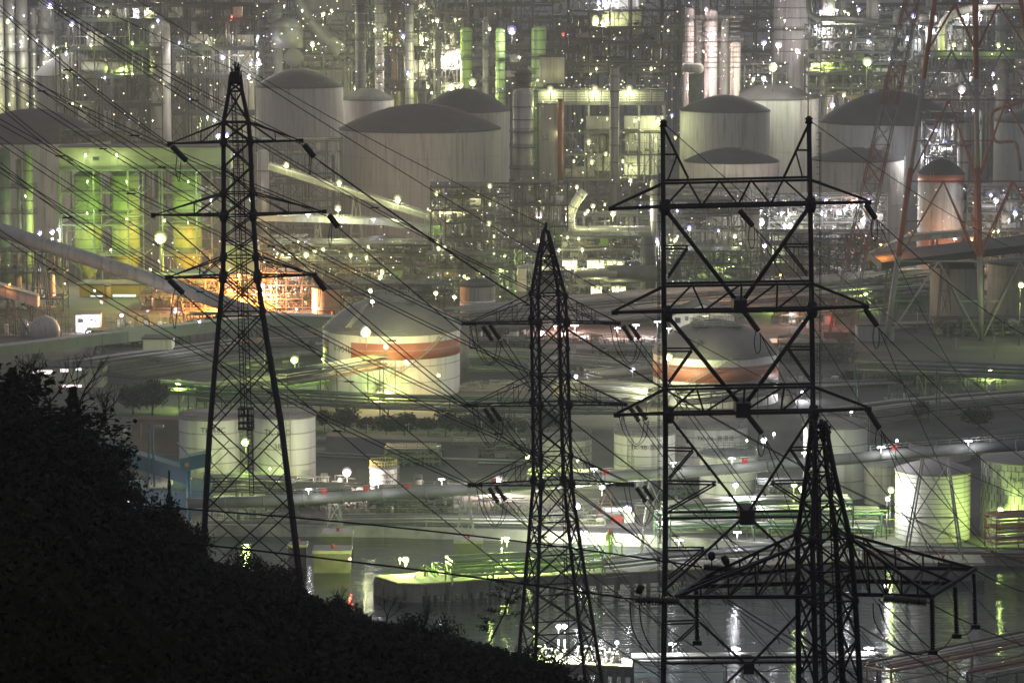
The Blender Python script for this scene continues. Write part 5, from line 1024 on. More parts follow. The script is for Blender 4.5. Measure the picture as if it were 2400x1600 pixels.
for i, (a, b, tp, bs, sd) in enumerate([(1010, 1060, 1322, 1350, 1), (1060, 1130, 1318, 1350, 2), (1130, 1215, 1316, 1350, 3), (1215, 1300, 1312, 1346, 4), (1300, 1400, 1308, 1340, 5)]):
    Y = gnd((a+b)/2, bs, 1.4).y; t = thing('valve_manifold', ['valve manifold nearest the jetty tip', 'second valve manifold along the jetty', 'third valve manifold along the jetty', 'fourth valve manifold along the jetty, behind the middle pylon', 'valve manifold beside the double lamp post'][i], 'manifold', tuple(gnd((a+b)/2, bs, 1.4))); rr = random.Random(sd); x0, x1 = at(a, 800, Y).x, at(b, 800, Y).x
    for k in range(7):
        x = rr.uniform(x0, x1); MB().tube([(x, Y+2, 1.4), (x, Y+2, 1.4+rr.uniform(.8, 2.4)), (x+rr.uniform(.5, 1.5), Y+2, 2.6)], .14, 6).build('pipe', GPANEL, t); MB().lathe((x, Y+1.6, 2.0), (x, Y+1.5, 2.0), [(0, .3), (1, .3)], 10).build('hand_wheel', YELP, t)
def loading_arm(label, px, base, top, Yz, name='loading_crane'):
    p = gnd(px, base, Yz); s = sc(p.y); h = (base-top)*s; t = thing(name, label, 'loading crane', tuple(p)); m = GPANEL; b = MB()
    for q in (-1.6, 1.6): b.bar((p.x+q*1.3, p.y, Yz), (p.x+q*.25, p.y, Yz+h*.62), .16)
    b.bar((p.x, p.y+1.5, Yz), (p.x, p.y, Yz+h*.62), .16); b.build('base_frame', m, t)
    MB().tube([(p.x, p.y, Yz+h*.1), (p.x, p.y, Yz+h)], .28, 8).build('riser', m, t); MB().tube([(p.x+.5, p.y, Yz+h*.15), (p.x+.5, p.y, Yz+h*.9), (p.x+1.2, p.y, Yz+h*.55), (p.x+2.4, p.y, Yz+h*.5), (p.x+2.4, p.y, Yz+.4)], .16, 7).build('hose_arm', m, t)
    MB().lo_hi(p.x-.7, p.x-.2, p.y-.3, p.y+.3, Yz+h*.62, Yz+h*.85).build('counterweight', YELP, t); MB().lathe((p.x, p.y, Yz+h*.8), (p.x, p.y, Yz+h), [(0, .3), (1, .3)], 8).build('swivel_head', ORANGE, t)
loading_arm('green loading arm standing on the jetty beside the portal pylon', 1428, 1308, 1236, 1.4); loading_arm('small green loading arm near the jetty tip', 996, 1352, 1322, 1.4)
j2 = deck('loading_jetty', 'small brightly lit jetty at the bottom behind the middle pylon', [(1225, 1548), (1300, 1556), (1400, 1560), (1482, 1564)], [(1235, 1532), (1300, 1534), (1400, 1538), (1482, 1544)], 1.2, JCONC, 1.6, pile=4)
for i, (a, b, tp, bs, sd) in enumerate([(1268, 1310, 1524, 1546, 3), (1320, 1360, 1518, 1546, 4), (1365, 1400, 1514, 1548, 5), (1400, 1440, 1508, 1550, 6), (1440, 1480, 1516, 1552, 7)]):
    Y = gnd((a+b)/2, bs, 1.2).y; t = thing('white_manifold', ['first white pump set of the small bottom jetty', 'second white pump set of the small bottom jetty', 'third white pump set of the small bottom jetty', 'tall white pump set under the lamp of the small bottom jetty', 'last white pump set of the small bottom jetty'][i], 'pump set', tuple(gnd((a+b)/2, bs, 1.2))); rr = random.Random(sd); x0, x1 = at(a, 800, Y).x, at(b, 800, Y).x
    for k in range(6):
        x = rr.uniform(x0, x1); h = rr.uniform(.8, 2.6); MB().tube([(x, Y, 1.2), (x, Y, 1.2+h), (x+rr.uniform(-1.5, 1.5), Y, 1.2+h)], .13, 6).build('pipe', WHITE, t)
    MB().lo_hi(x0, x0+.9, Y+.4, Y+1.2, 1.2, 2.5).build('pump_box', WHITE, t); f = MB()
    for q in (.5, 1): f.bar((x0, Y-.6, 1.2+q), (x1, Y-.6, 1.2+q), .05)
    for k in range(7): f.bar((x0+(x1-x0)*k/6, Y-.6, 1.2), (x0+(x1-x0)*k/6, Y-.6, 2.2), .05)
    f.build('handrail_lattice', WHITE, t)
rack('pier_walkway', 'straight dark pier walkway at the bottom right behind the portal pylon', [(1482, 1540), (1700, 1538), (2060, 1536)], 1.8, 6, 3, GSTEEL, PSTEEL, 9, .14, 1, True, -5, cat='pier')
rack('pier_walkway', 'reddish pier walkway slanting up to the right edge', [(2060, 1562), (2250, 1524), (2450, 1484)], 1.8, 6, 5, RUST, RUST, 11, .16, 1, True, -5, cat='pier')
rack('pier_walkway', 'lower pier walkway slanting to the right edge', [(2290, 1578), (2360, 1564), (2450, 1546)], 1.6, 5, 4, GSTEEL, RUST, 11, .15, 1, True, -5, cat='pier')
skid('bright gear on the far end of the bottom pier', 2010, 2080, 1530, 1566, 40, n=50, m=PSTEEL)
# blue crane barge
def ship():
    Y = 668; p = lambda px, py: at(px, py, Y); t = thing('blue_crane_barge', 'blue crane barge moored at the quay behind the trees at left', 'barge', tuple(p(340, 1150)))
    x0, x1 = p(225, 0).x, p(470, 0).x; z0, z1 = -2.6, p(340, 1108).z; b = MB()
    b.lo_hi(x0, x1, Y, Y+14, z0, z1*.55); b.build('hull', BLUE, t)
    a, c = p(236, 1056), p(440, 1118); b = MB(); D = Vector((0, 5, 0)); U = Vector((0, 0, 1.6))
    b.quad(tuple(a-U), tuple(c-U), tuple(c+U), tuple(a+U)); b.quad(tuple(a+U), tuple(c+U), tuple(c+U+D), tuple(a+U+D)); b.quad(tuple(a-U+D), tuple(a+U+D), tuple(c+U+D), tuple(c-U+D)); b.quad(tuple(a-U), tuple(a-U+D), tuple(c-U+D), tuple(c-U)); b.build('sloping_boom', BLUE, t)
    b = MB()
    for px in (344, 364):
        b.bar(p(px+(354-px)*.2, 1140), p(354+(px-354)*.25, 992), .26)
    for py, w in ((1000, 10), (1040, 7), (1075, 9)): b.bar(p(354-w, py), p(354+w, py), .14)
    b.build('mast_frame', BLUE, t)
    MB().lo_hi(p(340, 0).x, p(370, 0).x, Y-.6, Y+1, p(350, 1002).z, p(350, 996).z).build('mast_platform', GSTEEL, t)
    MB().lo_hi(p(330, 0).x, p(380, 0).x, Y+3, Y+9, z1*.5, p(350, 1112).z).build('deck_house', WHITE, t)
    MB().bar(p(331, 990), p(329, 1070), .1).build('thin_mast', RUST, t)
    q = lambda px, py: at(px, py, 655); b = MB(); A, B_, Cc, E = q(420, 1075), q(492, 1060), q(492, 1092), q(424, 1106); D = Vector((0, 5, 0))
    b.quad(tuple(E), tuple(Cc), tuple(B_), tuple(A)); b.quad(tuple(A), tuple(B_), tuple(B_+D), tuple(A+D)); b.quad(tuple(E+D), tuple(A+D), tuple(B_+D), tuple(Cc+D)); b.quad(tuple(E), tuple(E+D), tuple(Cc+D), tuple(Cc)); b.quad(tuple(E), tuple(A), tuple(A+D), tuple(E+D)); b.quad(tuple(B_), tuple(Cc), tuple(Cc+D), tuple(B_+D)); b.build('counterweight_box', BLUE, t)
    MB().bar(q(412, 1034), q(446, 1070), .14).build('stay_rod', BLUE, t); cc = q(438, 1088); MB().lathe(cc-Vector((0, .3, 0)), cc, [(0, .5), (.5, .5), (.5, .25), (1, .25)], 14).build('hub', RUST, t)
    MB().bar((cc.x, 658, -3), (cc.x, 658, cc.z), .5, 8).build('crane_pedestal', BLUE, t)
ship()
# red and white lattice tower on the right
def red_white_tower():
    YL = 955; t = thing('lattice_tower', 'huge red and white lattice transmission tower on the right', 'pylon', tuple(at(2290, 800, 970)))
    legs = {'L': ((2076, 806, 958), (2191, 0, 975)), 'C': ((2300, 797, 962), (2284, 0, 972)), 'R': ((2516, 800, 968), (2392, 0, 978)), 'B': ((2290, 774, 1012), (2288, 0, 990))}
    bands = [(806, 600, SREDW), (600, 395, RED), (395, 186, SREDW), (186, -90, RED)]
    def on(k, py):
        (a, b_, Ya), (c, d, Yc) = legs[k]; f = (b_-py)/(b_-d); return at(a+(c-a)*f, py, Ya+(Yc-Ya)*f)
    for k in legs:
        for (p0, p1, m) in bands: MB().bar(on(k, min(p0, legs[k][0][1])), on(k, p1), .85 if p0 > 500 else .7, 8).build('leg_section', m, t)
    lev = [800, 612, 425, 235, 120, 10, -90]; order = ['L', 'C', 'R', 'B', 'L']
    for i in range(len(lev)-1):
        m = SREDW if lev[i] > 640 else RED if lev[i] > 380 else SREDW if lev[i] > 200 else RED
        for a, c in zip(order, order[1:]):
            b = MB(); top = (on(a, lev[i+1])+on(c, lev[i+1]))/2
            b.bar(on(a, lev[i]), top, .27); b.bar(on(c, lev[i]), top, .27); b.bar(on(a, lev[i+1]), on(c, lev[i+1]), .26)
            f = lambda k, u: on(k, lev[i]+(lev[i+1]-lev[i])*u)
            b.bar(f(a, .5), (on(a, lev[i])+top)/2, .2); b.bar(f(c, .5), (on(c, lev[i])+top)/2, .2); b.build('brace_lattice', m if lev[i] != 612 else RED, t)
red_white_tower()
def crawler_crane():
    t = thing('crawler_crane', 'slim red and white lattice crane boom leaning beside the big tower', 'crane', tuple(gnd(1968, 815))); Y0, Y1 = 935, 985; n = 9
    P = lambda px, py, f: at(px, py, Y0+(Y1-Y0)*f)
    for i in range(n):
        f0, f1 = i/n, (i+1)/n; m = RED if i % 2 == 0 else SREDW; b = MB()
        ctr = lambda f: (1966+(2146-1966)*f, 800+(-30-800)*f); hw = lambda f: 24*(1-f*.35) if f > .08 else 24
        (a, c), (d, e) = ctr(f0), ctr(f1); w0, w1 = hw(f0), hw(f1)
        A, B_, Cc, E = P(a-w0, c, f0), P(a+w0, c, f0), P(d-w1, e, f1), P(d+w1, e, f1); k = Vector((0, 4.5, 0))
        for o in (Vector((0, 0, 0)), k): b.bar(A+o, Cc+o, .22); b.bar(B_+o, E+o, .22)
        M0, M1 = (A+Cc)/2, (B_+E)/2
        for (u, v) in ((A, M1), (M1, Cc), (B_, M0), (M0, E)): b.bar(u, v, .12); b.bar(u+k, v+k, .12)
        b.bar(Cc, E, .16); b.bar(A, A+k, .14); b.bar(B_, B_+k, .14); b.build('boom_lattice', m, t)
    g = gnd(1962, 818); MB().lo_hi(g.x-4, g.x+4, g.y, g.y+7, 1.5, 5).build('cab_house', RED, t)
    for s in (-3.2, 3.2): MB().lo_hi(g.x+s-1, g.x+s+1, g.y-2, g.y+9, 0, 1.6).build('crawler_track', DSTEEL, t)
    for s in (-9, 14): MB().bar(P(2146+s, -40, 1), P(1972+s*1.5, 760, 0), .05).build('pendant_cable', WIRE, t)
crawler_crane()
def red_loader():
    p = gnd(1414, 1225); t = thing('red_loader', 'red slanted loading rig on the quay below the middle pylon right arm', 'loading rig', tuple(p)); b = MB()
    for s in (-1.2, 1.2): b.bar((p.x+s*1.6, p.y, 0), (p.x+s*.3+1, p.y, 6.5), .16)
    b.bar((p.x-1, p.y, 2), (p.x+1.6, p.y, 2), .12); b.bar((p.x-.4, p.y, 4.2), (p.x+1.6, p.y, 4.2), .12); b.build('mast_frame', RED, t); MB().lo_hi(p.x+1.8, p.x+3.9, p.y, p.y+2, 0, 1.5).build('red_tank', REDBOX, t); MB().lo_hi(p.x+4.3, p.x+6.4, p.y+.2, p.y+2, 0, 2).build('white_container', WHITE, t)
red_loader()
# ================================================================ LAMPS (the green work lamps at the silos are added to light them)
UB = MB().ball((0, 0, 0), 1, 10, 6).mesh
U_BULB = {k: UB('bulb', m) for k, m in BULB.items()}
U_HOOD = MB().lathe((0, .7, .2), (0, 1.1, .45), [(0, .5), (.35, .45), (.8, .3), (1, .1)], 8).mesh('lamp_hood', HOOD)
U_BRK = MB().tube([(0, .9, .3), (0, 1.3, .5), (0, 1.6, .2), (0, 1.6, -3.0)], .10, 5).mesh('bracket', GSTEEL)
U_POLE = MB().tube([(0, 1.0, .4), (0, 1.2, .5), (0, 1.3, .2), (0, 1.3, -5.5)], .11, 6).mesh('bracket', GSTEEL)
U_BOX = MB().lo_hi(-.45, .45, .75, 1.2, -.4, .4).mesh('lamp_housing', HOOD)
def tubem(m): return MB().lo_hi(-2.1, 2.1, -.35, .35, -.32, .3).mesh('tube', m)
U_TUBE = {k: tubem(m) for k, m in TUBEM.items()}
U_TBOX = MB().lo_hi(-2.3, 2.3, -.5, .5, .34, .62).mesh('lamp_hood', HOOD)
U_TPOLE = MB().bar((0, .2, .4), (0, .2, -6), .22, 6).mesh('post', PSTEEL)
# host areas in the picture: (name, x0, x1, y0, y1, depth of the lamps)
HOST = [('the upper left corner columns', -20, 140, -10, 262, 1552), ('the first upper left steel structure', 140, 390, -10, 300, 1512), ('the second upper left steel structure', 390, 606, -10, 300, 1533), ('the left pylon waist background', 490, 606, 300, 330, 1195), ('the pale green gallery', 150, 345, 340, 375, 1112),
 ('the huge tank and its lattice conveyor', 600, 960, 360, 480, 1165), ('the wide duct area', 600, 800, -10, 160, 1530), ('the top columns behind the huge tank', 800, 1000, -10, 225, 1568), ('the yellow-green columns', 1000, 1215, -10, 225, 1572), ('the trussed steel tower', 1300, 1600, -10, 200, 1412), ('the fan deck', 1225, 1590, 180, 215, 1382),
 ('the open bays under the fan deck', 1195, 1600, 225, 400, 1388), ('the ribbed heater', 1600, 1730, -10, 240, 1480), ('the wide banded column', 1740, 1885, -10, 215, 1465), ('the upper right pipe racks', 1885, 2150, -10, 262, 1491), ('the red and white tower top background', 2150, 2420, -10, 280, 1511), ('the white tower leg platform', 2140, 2420, 280, 400, 1259),
 ('the left tank foot', 0, 150, 440, 600, 1110), ('the green silos', 150, 520, 400, 650, 1108), ('the left pylon cross arms background', 440, 610, 330, 560, 1100), ('the orange-lit building', 330, 640, 560, 740, 1041), ('the dark left yard', 0, 330, 600, 800, 985), ('the left conveyor', 330, 480, 715, 800, 905),
 ('the walkway bridge', 640, 960, 480, 530, 1130), ('the pipe tangle left of centre', 600, 1000, 530, 675, 1097), ('the lamp-lit structure at centre', 1000, 1200, 420, 640, 1129), ('the hook duct', 1200, 1530, 400, 520, 1158), ('the furnace structure', 1200, 1500, 520, 700, 1082), ('the frame behind the portal braces', 1500, 1735, 450, 690, 1113), ('the lamp row right of the portal', 1735, 2070, 450, 560, 1182),
 ('the banded dome tank', 800, 1080, 640, 900, 822), ('the small two-tone tank', 980, 1190, 640, 700, 1040), ('the orange rack right of the left pylon', 600, 800, 660, 760, 1035), ('the rack right of the big tower', 2100, 2420, 440, 610, 1130), ('the right slope', 1990, 2420, 640, 960, 900), ('the works yard', 1200, 1470, 740, 800, 975), ('the white gable house', 1470, 1700, 730, 800, 970), ('the second dome tank', 1470, 1600, 800, 960, 815), ('the ground behind the portal right post', 1735, 2060, 560, 760, 1000), ('the area right of the second dome tank', 1735, 2000, 760, 960, 835),
 ('the long green pipe bridge', 600, 1230, 830, 960, 850), ('the middle pylon waist background', 1230, 1480, 840, 960, 858), ('the white tanks at left', 400, 840, 860, 1120, 700), ('the truss shed', 840, 1250, 960, 1160, 700), ('the lettered tanks', 1230, 1850, 960, 1120, 700), ('the tanks behind the front pylon', 1850, 2120, 960, 1200, 640), ('the right edge tanks', 2120, 2420, 960, 1250, 630), ('the lower tank yard', 1230, 1850, 1120, 1290, 636), ('the jetty', 900, 1420, 1240, 1330, 600), ('the harbour', 600, 900, 1230, 1400, 600), ('the bottom pier', 1230, 2200, 1330, 1600, 523), ('the dark trees at left', 0, 400, 860, 1240, 660)]
def host(px, py):
    for h in HOST:
        if h[1] <= px < h[2] and h[3] <= py < h[4]: return h[0], h[5]
    return 'the dim plant', 1000
L = '''117,12,v,2.2 31,17,v,1 27,39,v,1 18,49,w,1.6 56,36,v,1 49,97,v,1.2 87,93,v,1.2 127,110,w,1.4 105,118,v,1.4 113,126,v,1.2 3,112,w,1 103,147,w,1 82,180,v,1.1 43,183,w,1 22,243,w,1.1 64,243,w,1 83,242,w,1.1
220,17,v,1.1 347,20,w,.8 165,41,v,1.1 252,27,w,1.4 320,26,v,1.1 232,37,w,.9 370,47,v,1.3 358,62,w,1 543,38,r,1.1 168,55,v,1.7 310,100,g,1.3 213,105,w,1.2 155,103,w,1 155,124,v,1.3 362,125,w,1.7 420,99,v,1.1 484,99,w,1 522,132,v,1.7 476,133,w,1 588,148,v,1.4 583,180,p,1.5 288,159,g,1.2 310,172,w,1 246,181,v,1.1 157,179,w,1.2 383,197,w,1 367,205,w,1 362,230,w,1.5 170,242,w,1 190,247,w,.9 524,255,g,1.2 310,283,v,1.6 503,280,v,1.3 486,272,w,1 358,282,w,.8 510,317,v,1.5 532,315,v,1.7 200,362,w,1.6 273,362,w,1.6 547,360,v,1
604,85,v,1.2 607,144,v,1.4 666,13,w,.9 708,24,v,1 757,33,w,1.3 777,24,w,1.2 732,103,w,1.5 604,125,p,1 879,68,w,1.2 901,69,w,1.2 834,205,w,1.5 945,84,v,1.5 989,12,w,1 1014,48,w,1 1025,47,w,1.4 1067,46,w,1.2 998,91,w,1.3 1016,110,w,1.2 1048,110,w,1.3 1057,86,w,.9 1030,138,w,1.3 1001,155,w,1.4 956,170,v,1.5 1147,67,w,1.3 1055,128,p,2 1074,120,p,1.6 1003,203,w,1.2 1012,217,w,.9 1050,207,w,1.1 1058,204,w,1.7 1072,201,w,1 1081,198,w,1.3 1108,192,w,2.1 1200,70,v,2.5
1403,4,v,1.6 1428,3,v,1.6 1412,50,w,1.6 1566,71,w,1 1320,80,r,1.2 1217,134,w,1.1 1369,134,w,.8 1398,160,w,1.1 1526,160,w,1.3 1384,173,w,.9 1314,186,p,1 1260,187,w,.9 1655,21,p,1.4 1663,80,p,1.7 1674,76,p,1.5 1603,152,p,1.2 1671,187,p,1.1 1290,208,w,1.8 1394,208,w,2 1475,207,w,2 1612,203,p,1.5 1790,100,v,1.6 1790,184,v,1.5 1765,185,w,1.2 1210,289,w,1 1364,281,w,1 1423,278,w,1.2 1487,281,w,1.5 1498,277,w,1.3 1543,279,w,1.8 1575,270,v,1.3 1311,310,w,.8 1380,332,w,1.7 1537,326,w,1.4 1583,322,w,1.2 1420,360,w,1.4 1345,377,w,1.2 1387,379,w,1.6 1460,377,w,1.4 1478,389,w,1.5 1235,377,w,.9
1825,105,p,1.8 1870,118,p,1.7 1924,27,v,1.5 1961,24,v,1.1 1980,27,w,1 1989,32,w,1.1 2013,22,v,1.4 1839,47,w,.9 1924,70,v,1.3 1910,62,v,1 2142,37,v,1.6 2265,31,v,1.7 2154,60,v,1.3 2188,71,v,1.6 2126,90,v,1.5 2035,97,v,1.4 2235,104,g,1.5 2262,102,w,1 2340,105,g,1.5 2310,2,v,1.6 2085,137,v,1.1 1973,134,w,1 1930,143,g,1.2 2238,176,v,1.5 2328,173,v,1.3 2254,209,p,2.2 2333,205,p,1.6 2395,196,w,1.2 1978,222,w,1.3 2044,220,v,1.6 1950,245,v,1.6 2006,248,o,1 2217,262,v,1.6 2281,258,v,1.1 2192,303,v,1.5 2215,333,v,1.6 2178,338,v,1.2 2162,365,v,1.6
59,458,w,.9 705,782,o,1.4 690,780,o,1.1 640,735,o,1.3 612,690,o,1.6 560,645,o,1.4 540,680,o,1.3 205,424,g,1.1 297,424,g,1.1 204,498,g,1 297,512,g,1 441,424,g,1 441,520,g,.9 93,545,v,1.5 122,543,v,1.5 136,536,v,1.2 123,561,o,1 139,565,g,1 112,572,o,1 132,581,o,1.1 385,516,w,1.1 495,468,v,1.2 562,475,w,1.2 588,467,v,1.1 260,585,w,1 265,623,o,1 352,630,w,1.1 222,680,w,1 238,707,r,1.2 127,690,r,1.3 152,664,w,.7 23,666,o,1 285,738,v,1.4 345,730,v,1.3 412,724,v,1.1 513,703,o,1.8 568,703,o,1.5 518,630,o,2 372,610,w,.8 400,646,o,1.2 440,640,o,1 600,724,o,1.2 218,755,v,2 468,753,v,1.2 256,779,w,1.5 177,790,v,1.6 148,788,o,1.1 320,788,w,1 370,656,g,.8
795,427,w,1.7 932,465,w,2.2 671,385,w,1.7 792,487,w,1.9 1023,452,w,1.6 1115,451,w,1 1148,435,w,1.6 1148,478,w,1.2 1146,523,w,1.6 1044,485,w,1.5 1059,495,w,1.1 1003,489,w,.9 1025,567,w,1.5 1043,578,w,1.4 1028,583,w,1.4 1035,592,w,1.6 1018,595,w,1.5 1058,598,w,1.6 1117,598,w,1.4 1158,592,w,1.2 1183,596,g,1.5 1173,624,g,2 1184,631,w,1.3 1158,553,w,1.1 699,564,w,1.1 717,596,w,1.6 737,589,w,1.3 758,583,w,1.3 675,591,w,1.1 662,597,w,1 650,594,w,.9 822,597,w,1.4 859,603,w,1.3 863,577,w,1.2 896,636,w,1.6 890,650,w,1.4 616,668,v,1.5 868,680,w,1.5 873,706,v,1.4 1021,686,g,1.5 1098,655,w,1.4 1065,695,w,1.4 755,737,v,1.7 857,777,w,3.2 695,724,v,1 1088,647,g,1
1232,457,w,1.1 1267,451,w,1.3 1352,437,w,1.4 1272,487,w,1.2 1264,502,p,2.4 1329,488,w,1.4 1390,482,w,1.5 1377,494,w,1.2 1371,500,w,1.1 1418,478,w,1 1437,498,w,1.8 1478,421,w,1.5 1501,482,v,1.1 1587,492,v,1.2 1262,563,w,1.4 1330,555,w,1.2 1357,558,w,1.2 1310,585,w,1.2 1365,585,w,1.3 1273,602,w,1.4 1335,616,p,1.6 1401,615,w,1.7 1441,615,w,1.7 1400,675,w,1.8 1448,675,w,1.8 1303,675,w,1.3 1330,674,w,1 1540,561,v,1.7 1572,563,w,1.3 1582,562,w,1.4 1588,553,w,1 1616,533,v,1.6 1684,539,v,1.1 1723,552,w,1.5 1649,604,g,1.6 1709,600,g,1.9 1722,628,v,1.4 1593,646,v,1.3 1603,646,v,1.3 1674,666,v,1.4 1783,489,v,1.4 1784,520,v,1.9 1792,575,v,1.6 1736,570,w,.8
1832,498,v,1.3 1852,500,v,1.3 1935,468,v,1.4 1925,499,v,1.4 1965,496,v,1.5 1981,490,v,1.4 1998,483,v,1.4 2012,479,v,1.4 2026,473,v,1.3 2036,468,v,1.6 1839,530,v,1.4 1853,531,w,1.9 1903,541,v,1.3 2024,518,v,1.8 2008,465,o,1 2322,455,v,1.3 2335,470,v,1.6 2356,458,v,1 2380,498,v,1.7 2364,516,v,1.1 2238,555,v,1.6 2131,547,o,1.2 2197,583,o,1.2 2277,559,o,1.3 2348,577,w,.9 2064,573,o,1 2326,541,w,1.3 2340,540,w,1.1 1829,644,o,1 1821,682,r,.8 1952,734,r,.8
905,812,o,1.6 953,848,w,1.6 1028,878,w,1.3 928,948,v,1.3 1567,835,w,2.4 1429,906,g,1.3 1428,917,v,1 1513,914,w,1.6 1483,865,v,1.5 1350,881,v,1.5 1334,928,p,1.3 1365,925,p,1.5 1371,949,g,1.7 1628,938,v,1.5 1237,1069,g,1.7 1354,1078,w,1 1226,930,v,1 1750,1031,g,1 1790,1031,v,1.8 1814,1015,v,1.2 1411,1139,v,1.9 1724,1135,v,1.8 1770,1167,v,1.7 1352,1185,v,2 1472,1192,v,2.2 633,1097,g,1.1 1880,918,v,1.4 1995,963,v,1.3 2102,1031,v,1.2 2345,1193,g,1.9'''
FLOOD = '''376,556,g,3.9,1060 1812,158,g,2.4,1460 2033,145,g,2.6,1460 418,896,g,2,820 575,1034,g,2.6,690 690,842,g,2.4,880 889,921,g,2,835 813,1105,p,2.8,690 1167,1124,p,2.8,690 300,1178,p,2.6,655 2065,878,g,1.6,880 2320,862,g,1.9,880 2063,930,v,1.6,850 2200,927,v,1.7,860 1816,704,g,2.1,1050 2028,688,g,1.7,1050 2393,667,g,1.9,950 1861,1134,g,1.8,645 1880,1147,g,1.9,645 2088,1147,g,1.9,640 2080,1167,v,1.7,636 990,1058,c,1.7,735 1217,777,g,1.2,1000 756,840,g,1.1,880'''
TUBES = '''1270,778,p,1.9,978 1318,782,p,1.9,975 1347,763,p,1.8,985 1370,787,p,1.9,970 1302,764,p,1.2,985 1490,762,v,1.8,970 1541,754,v,1.6,970 1628,768,v,1.6,968 1567,770,v,1.4,965 1654,740,w,1.3,980 1447,769,p,1.5,970 722,503,v,1.1,1130 875,514,v,1.1,1130 1095,913,w,1.5,860 1180,909,v,1,860 1035,1123,v,1.6,633 1392,1098,v,1.5,626 1578,1084,v,1.5,622 1716,1074,v,1.7,618 1885,1061,v,1.4,614 2065,1048,v,1.9,610 2270,1033,v,1.7,604 723,1146,v,1.6,640 887,1133,v,1.3,638 1591,1265,v,2,618 1728,1247,v,1.9,618 1577,1508,v,2,523 1725,1520,v,2,523 2036,1518,v,2.2,523 1871,1531,v,1.2,523 1855,736,v,1.1,1000 1472,1168,v,1.2,690'''
POSTS = '''937,1309,g,1.2 951,1310,g,1.8 951,1321,g,1.1 1176,1262,g,1.2 1188,1262,g,1.8 1150,1301,g,1.6 1363,1248,v,1.2 1374,1249,g,1.6 1309,1467,v,1.6 1324,1466,v,1.6 1446,1504,v,1.4 820,1308,r,1.2 1253,1468,g,1.2 1116,1436,g,1.4'''
NL = [0]
FRONT = {'the first upper left steel structure': 1494, 'the second upper left steel structure': 1514, 'the top columns behind the huge tank': 1508, 'the yellow-green columns': 1522, 'the trussed steel tower': 1394, 'the open bays under the fan deck': 1374, 'the upper right pipe racks': 1473, 'the red and white tower top background': 1465, 'the pipe tangle left of centre': 1080, 'the lamp-lit structure at centre': 1114, 'the hook duct': 1142, 'the frame behind the portal braces': 1100}
LPOW = {'w': 1, 'v': 1, 'g': 1.1, 'o': 3, 'r': .5, 'p': 1.1, 'c': 1}
def lamp(kind, px, py, c, s, Y, label, group, power=None, foot=None):
    r = (3.4*min(s, 2)**1.4*(max(s, 2)/2)**.8 if kind != 't' else 2.3*s)*sc(Y); p = at(px, py, Y); t = thing({'t': 'tube_lamp', 'f': 'flood_lamp', 'p': 'post_lamp'}.get(kind, 'work_lamp'), label, 'lamp', tuple(p), group); t.scale = (r, r, r)
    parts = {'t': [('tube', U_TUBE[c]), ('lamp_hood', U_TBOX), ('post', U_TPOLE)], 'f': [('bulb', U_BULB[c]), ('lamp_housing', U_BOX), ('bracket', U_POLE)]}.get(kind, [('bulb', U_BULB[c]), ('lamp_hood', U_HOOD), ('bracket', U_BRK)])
    if kind == 't': power = (350 if py > 1400 else 260)*s**2*(Y/1000)**1.5
    for n, m in parts:
        o = bpy.data.objects.new(n, m); COL.objects.link(o); o.parent = t
    dz = {'p': 1.4, 'f': 0, 't': 0}.get(kind)
    if dz is not None and py > 640 and not (kind == 't' and (1020 < py < 1150 or py > 1240)) and 5.5*r < p.z-dz < 36:
        o = bpy.data.objects.new('lamp_post', MB().bar((0, 1.3, -5.2), (0, 1.3, -(p.z-dz)/r), .13/r, 6).mesh('lamp_post', GSTEEL)); COL.objects.link(o); o.parent = t
    li = bpy.data.lights.new('lamp_light', 'POINT'); li.color = LIGHT[c]; li.energy = LAMP_W*(power or 900*LPOW[c]*(Y/1000)**1.5*s**2); li.shadow_soft_size = r*.6
    lo = bpy.data.objects.new('lamp_light', li); COL.objects.link(lo); lo.parent = t; lo.location = (0, -.5, -1.5) if kind == 'work' and Y > 1060 else (0, -1.5, -.6); NL[0] += 1
    return t
HF = {'the first upper left steel structure': 3.6, 'the second upper left steel structure': 3.6, 'the yellow-green columns': 3, 'the top columns behind the huge tank': 3, 'the wide duct area': 1.6, 'the upper right pipe racks': 3.6, 'the red and white tower top background': 3.6, 'the trussed steel tower': 1.5, 'the pipe tangle left of centre': 1.8, 'the frame behind the portal braces': 1.6, 'the hook duct': 1.3, 'the green silos': 2, 'the orange-lit building': 3.4, 'the orange rack right of the left pylon': 2.5, 'the rack right of the big tower': .5, 'the fan deck': .35, 'the furnace structure': .4, 'the pale green gallery': .25, 'the lower tank yard': 2, 'the lettered tanks': 1.5, 'the bottom pier': 1.8, 'the jetty': 1.3, 'the open bays under the fan deck': .7, 'the lamp-lit structure at centre': .7, 'the upper left corner columns': .6}
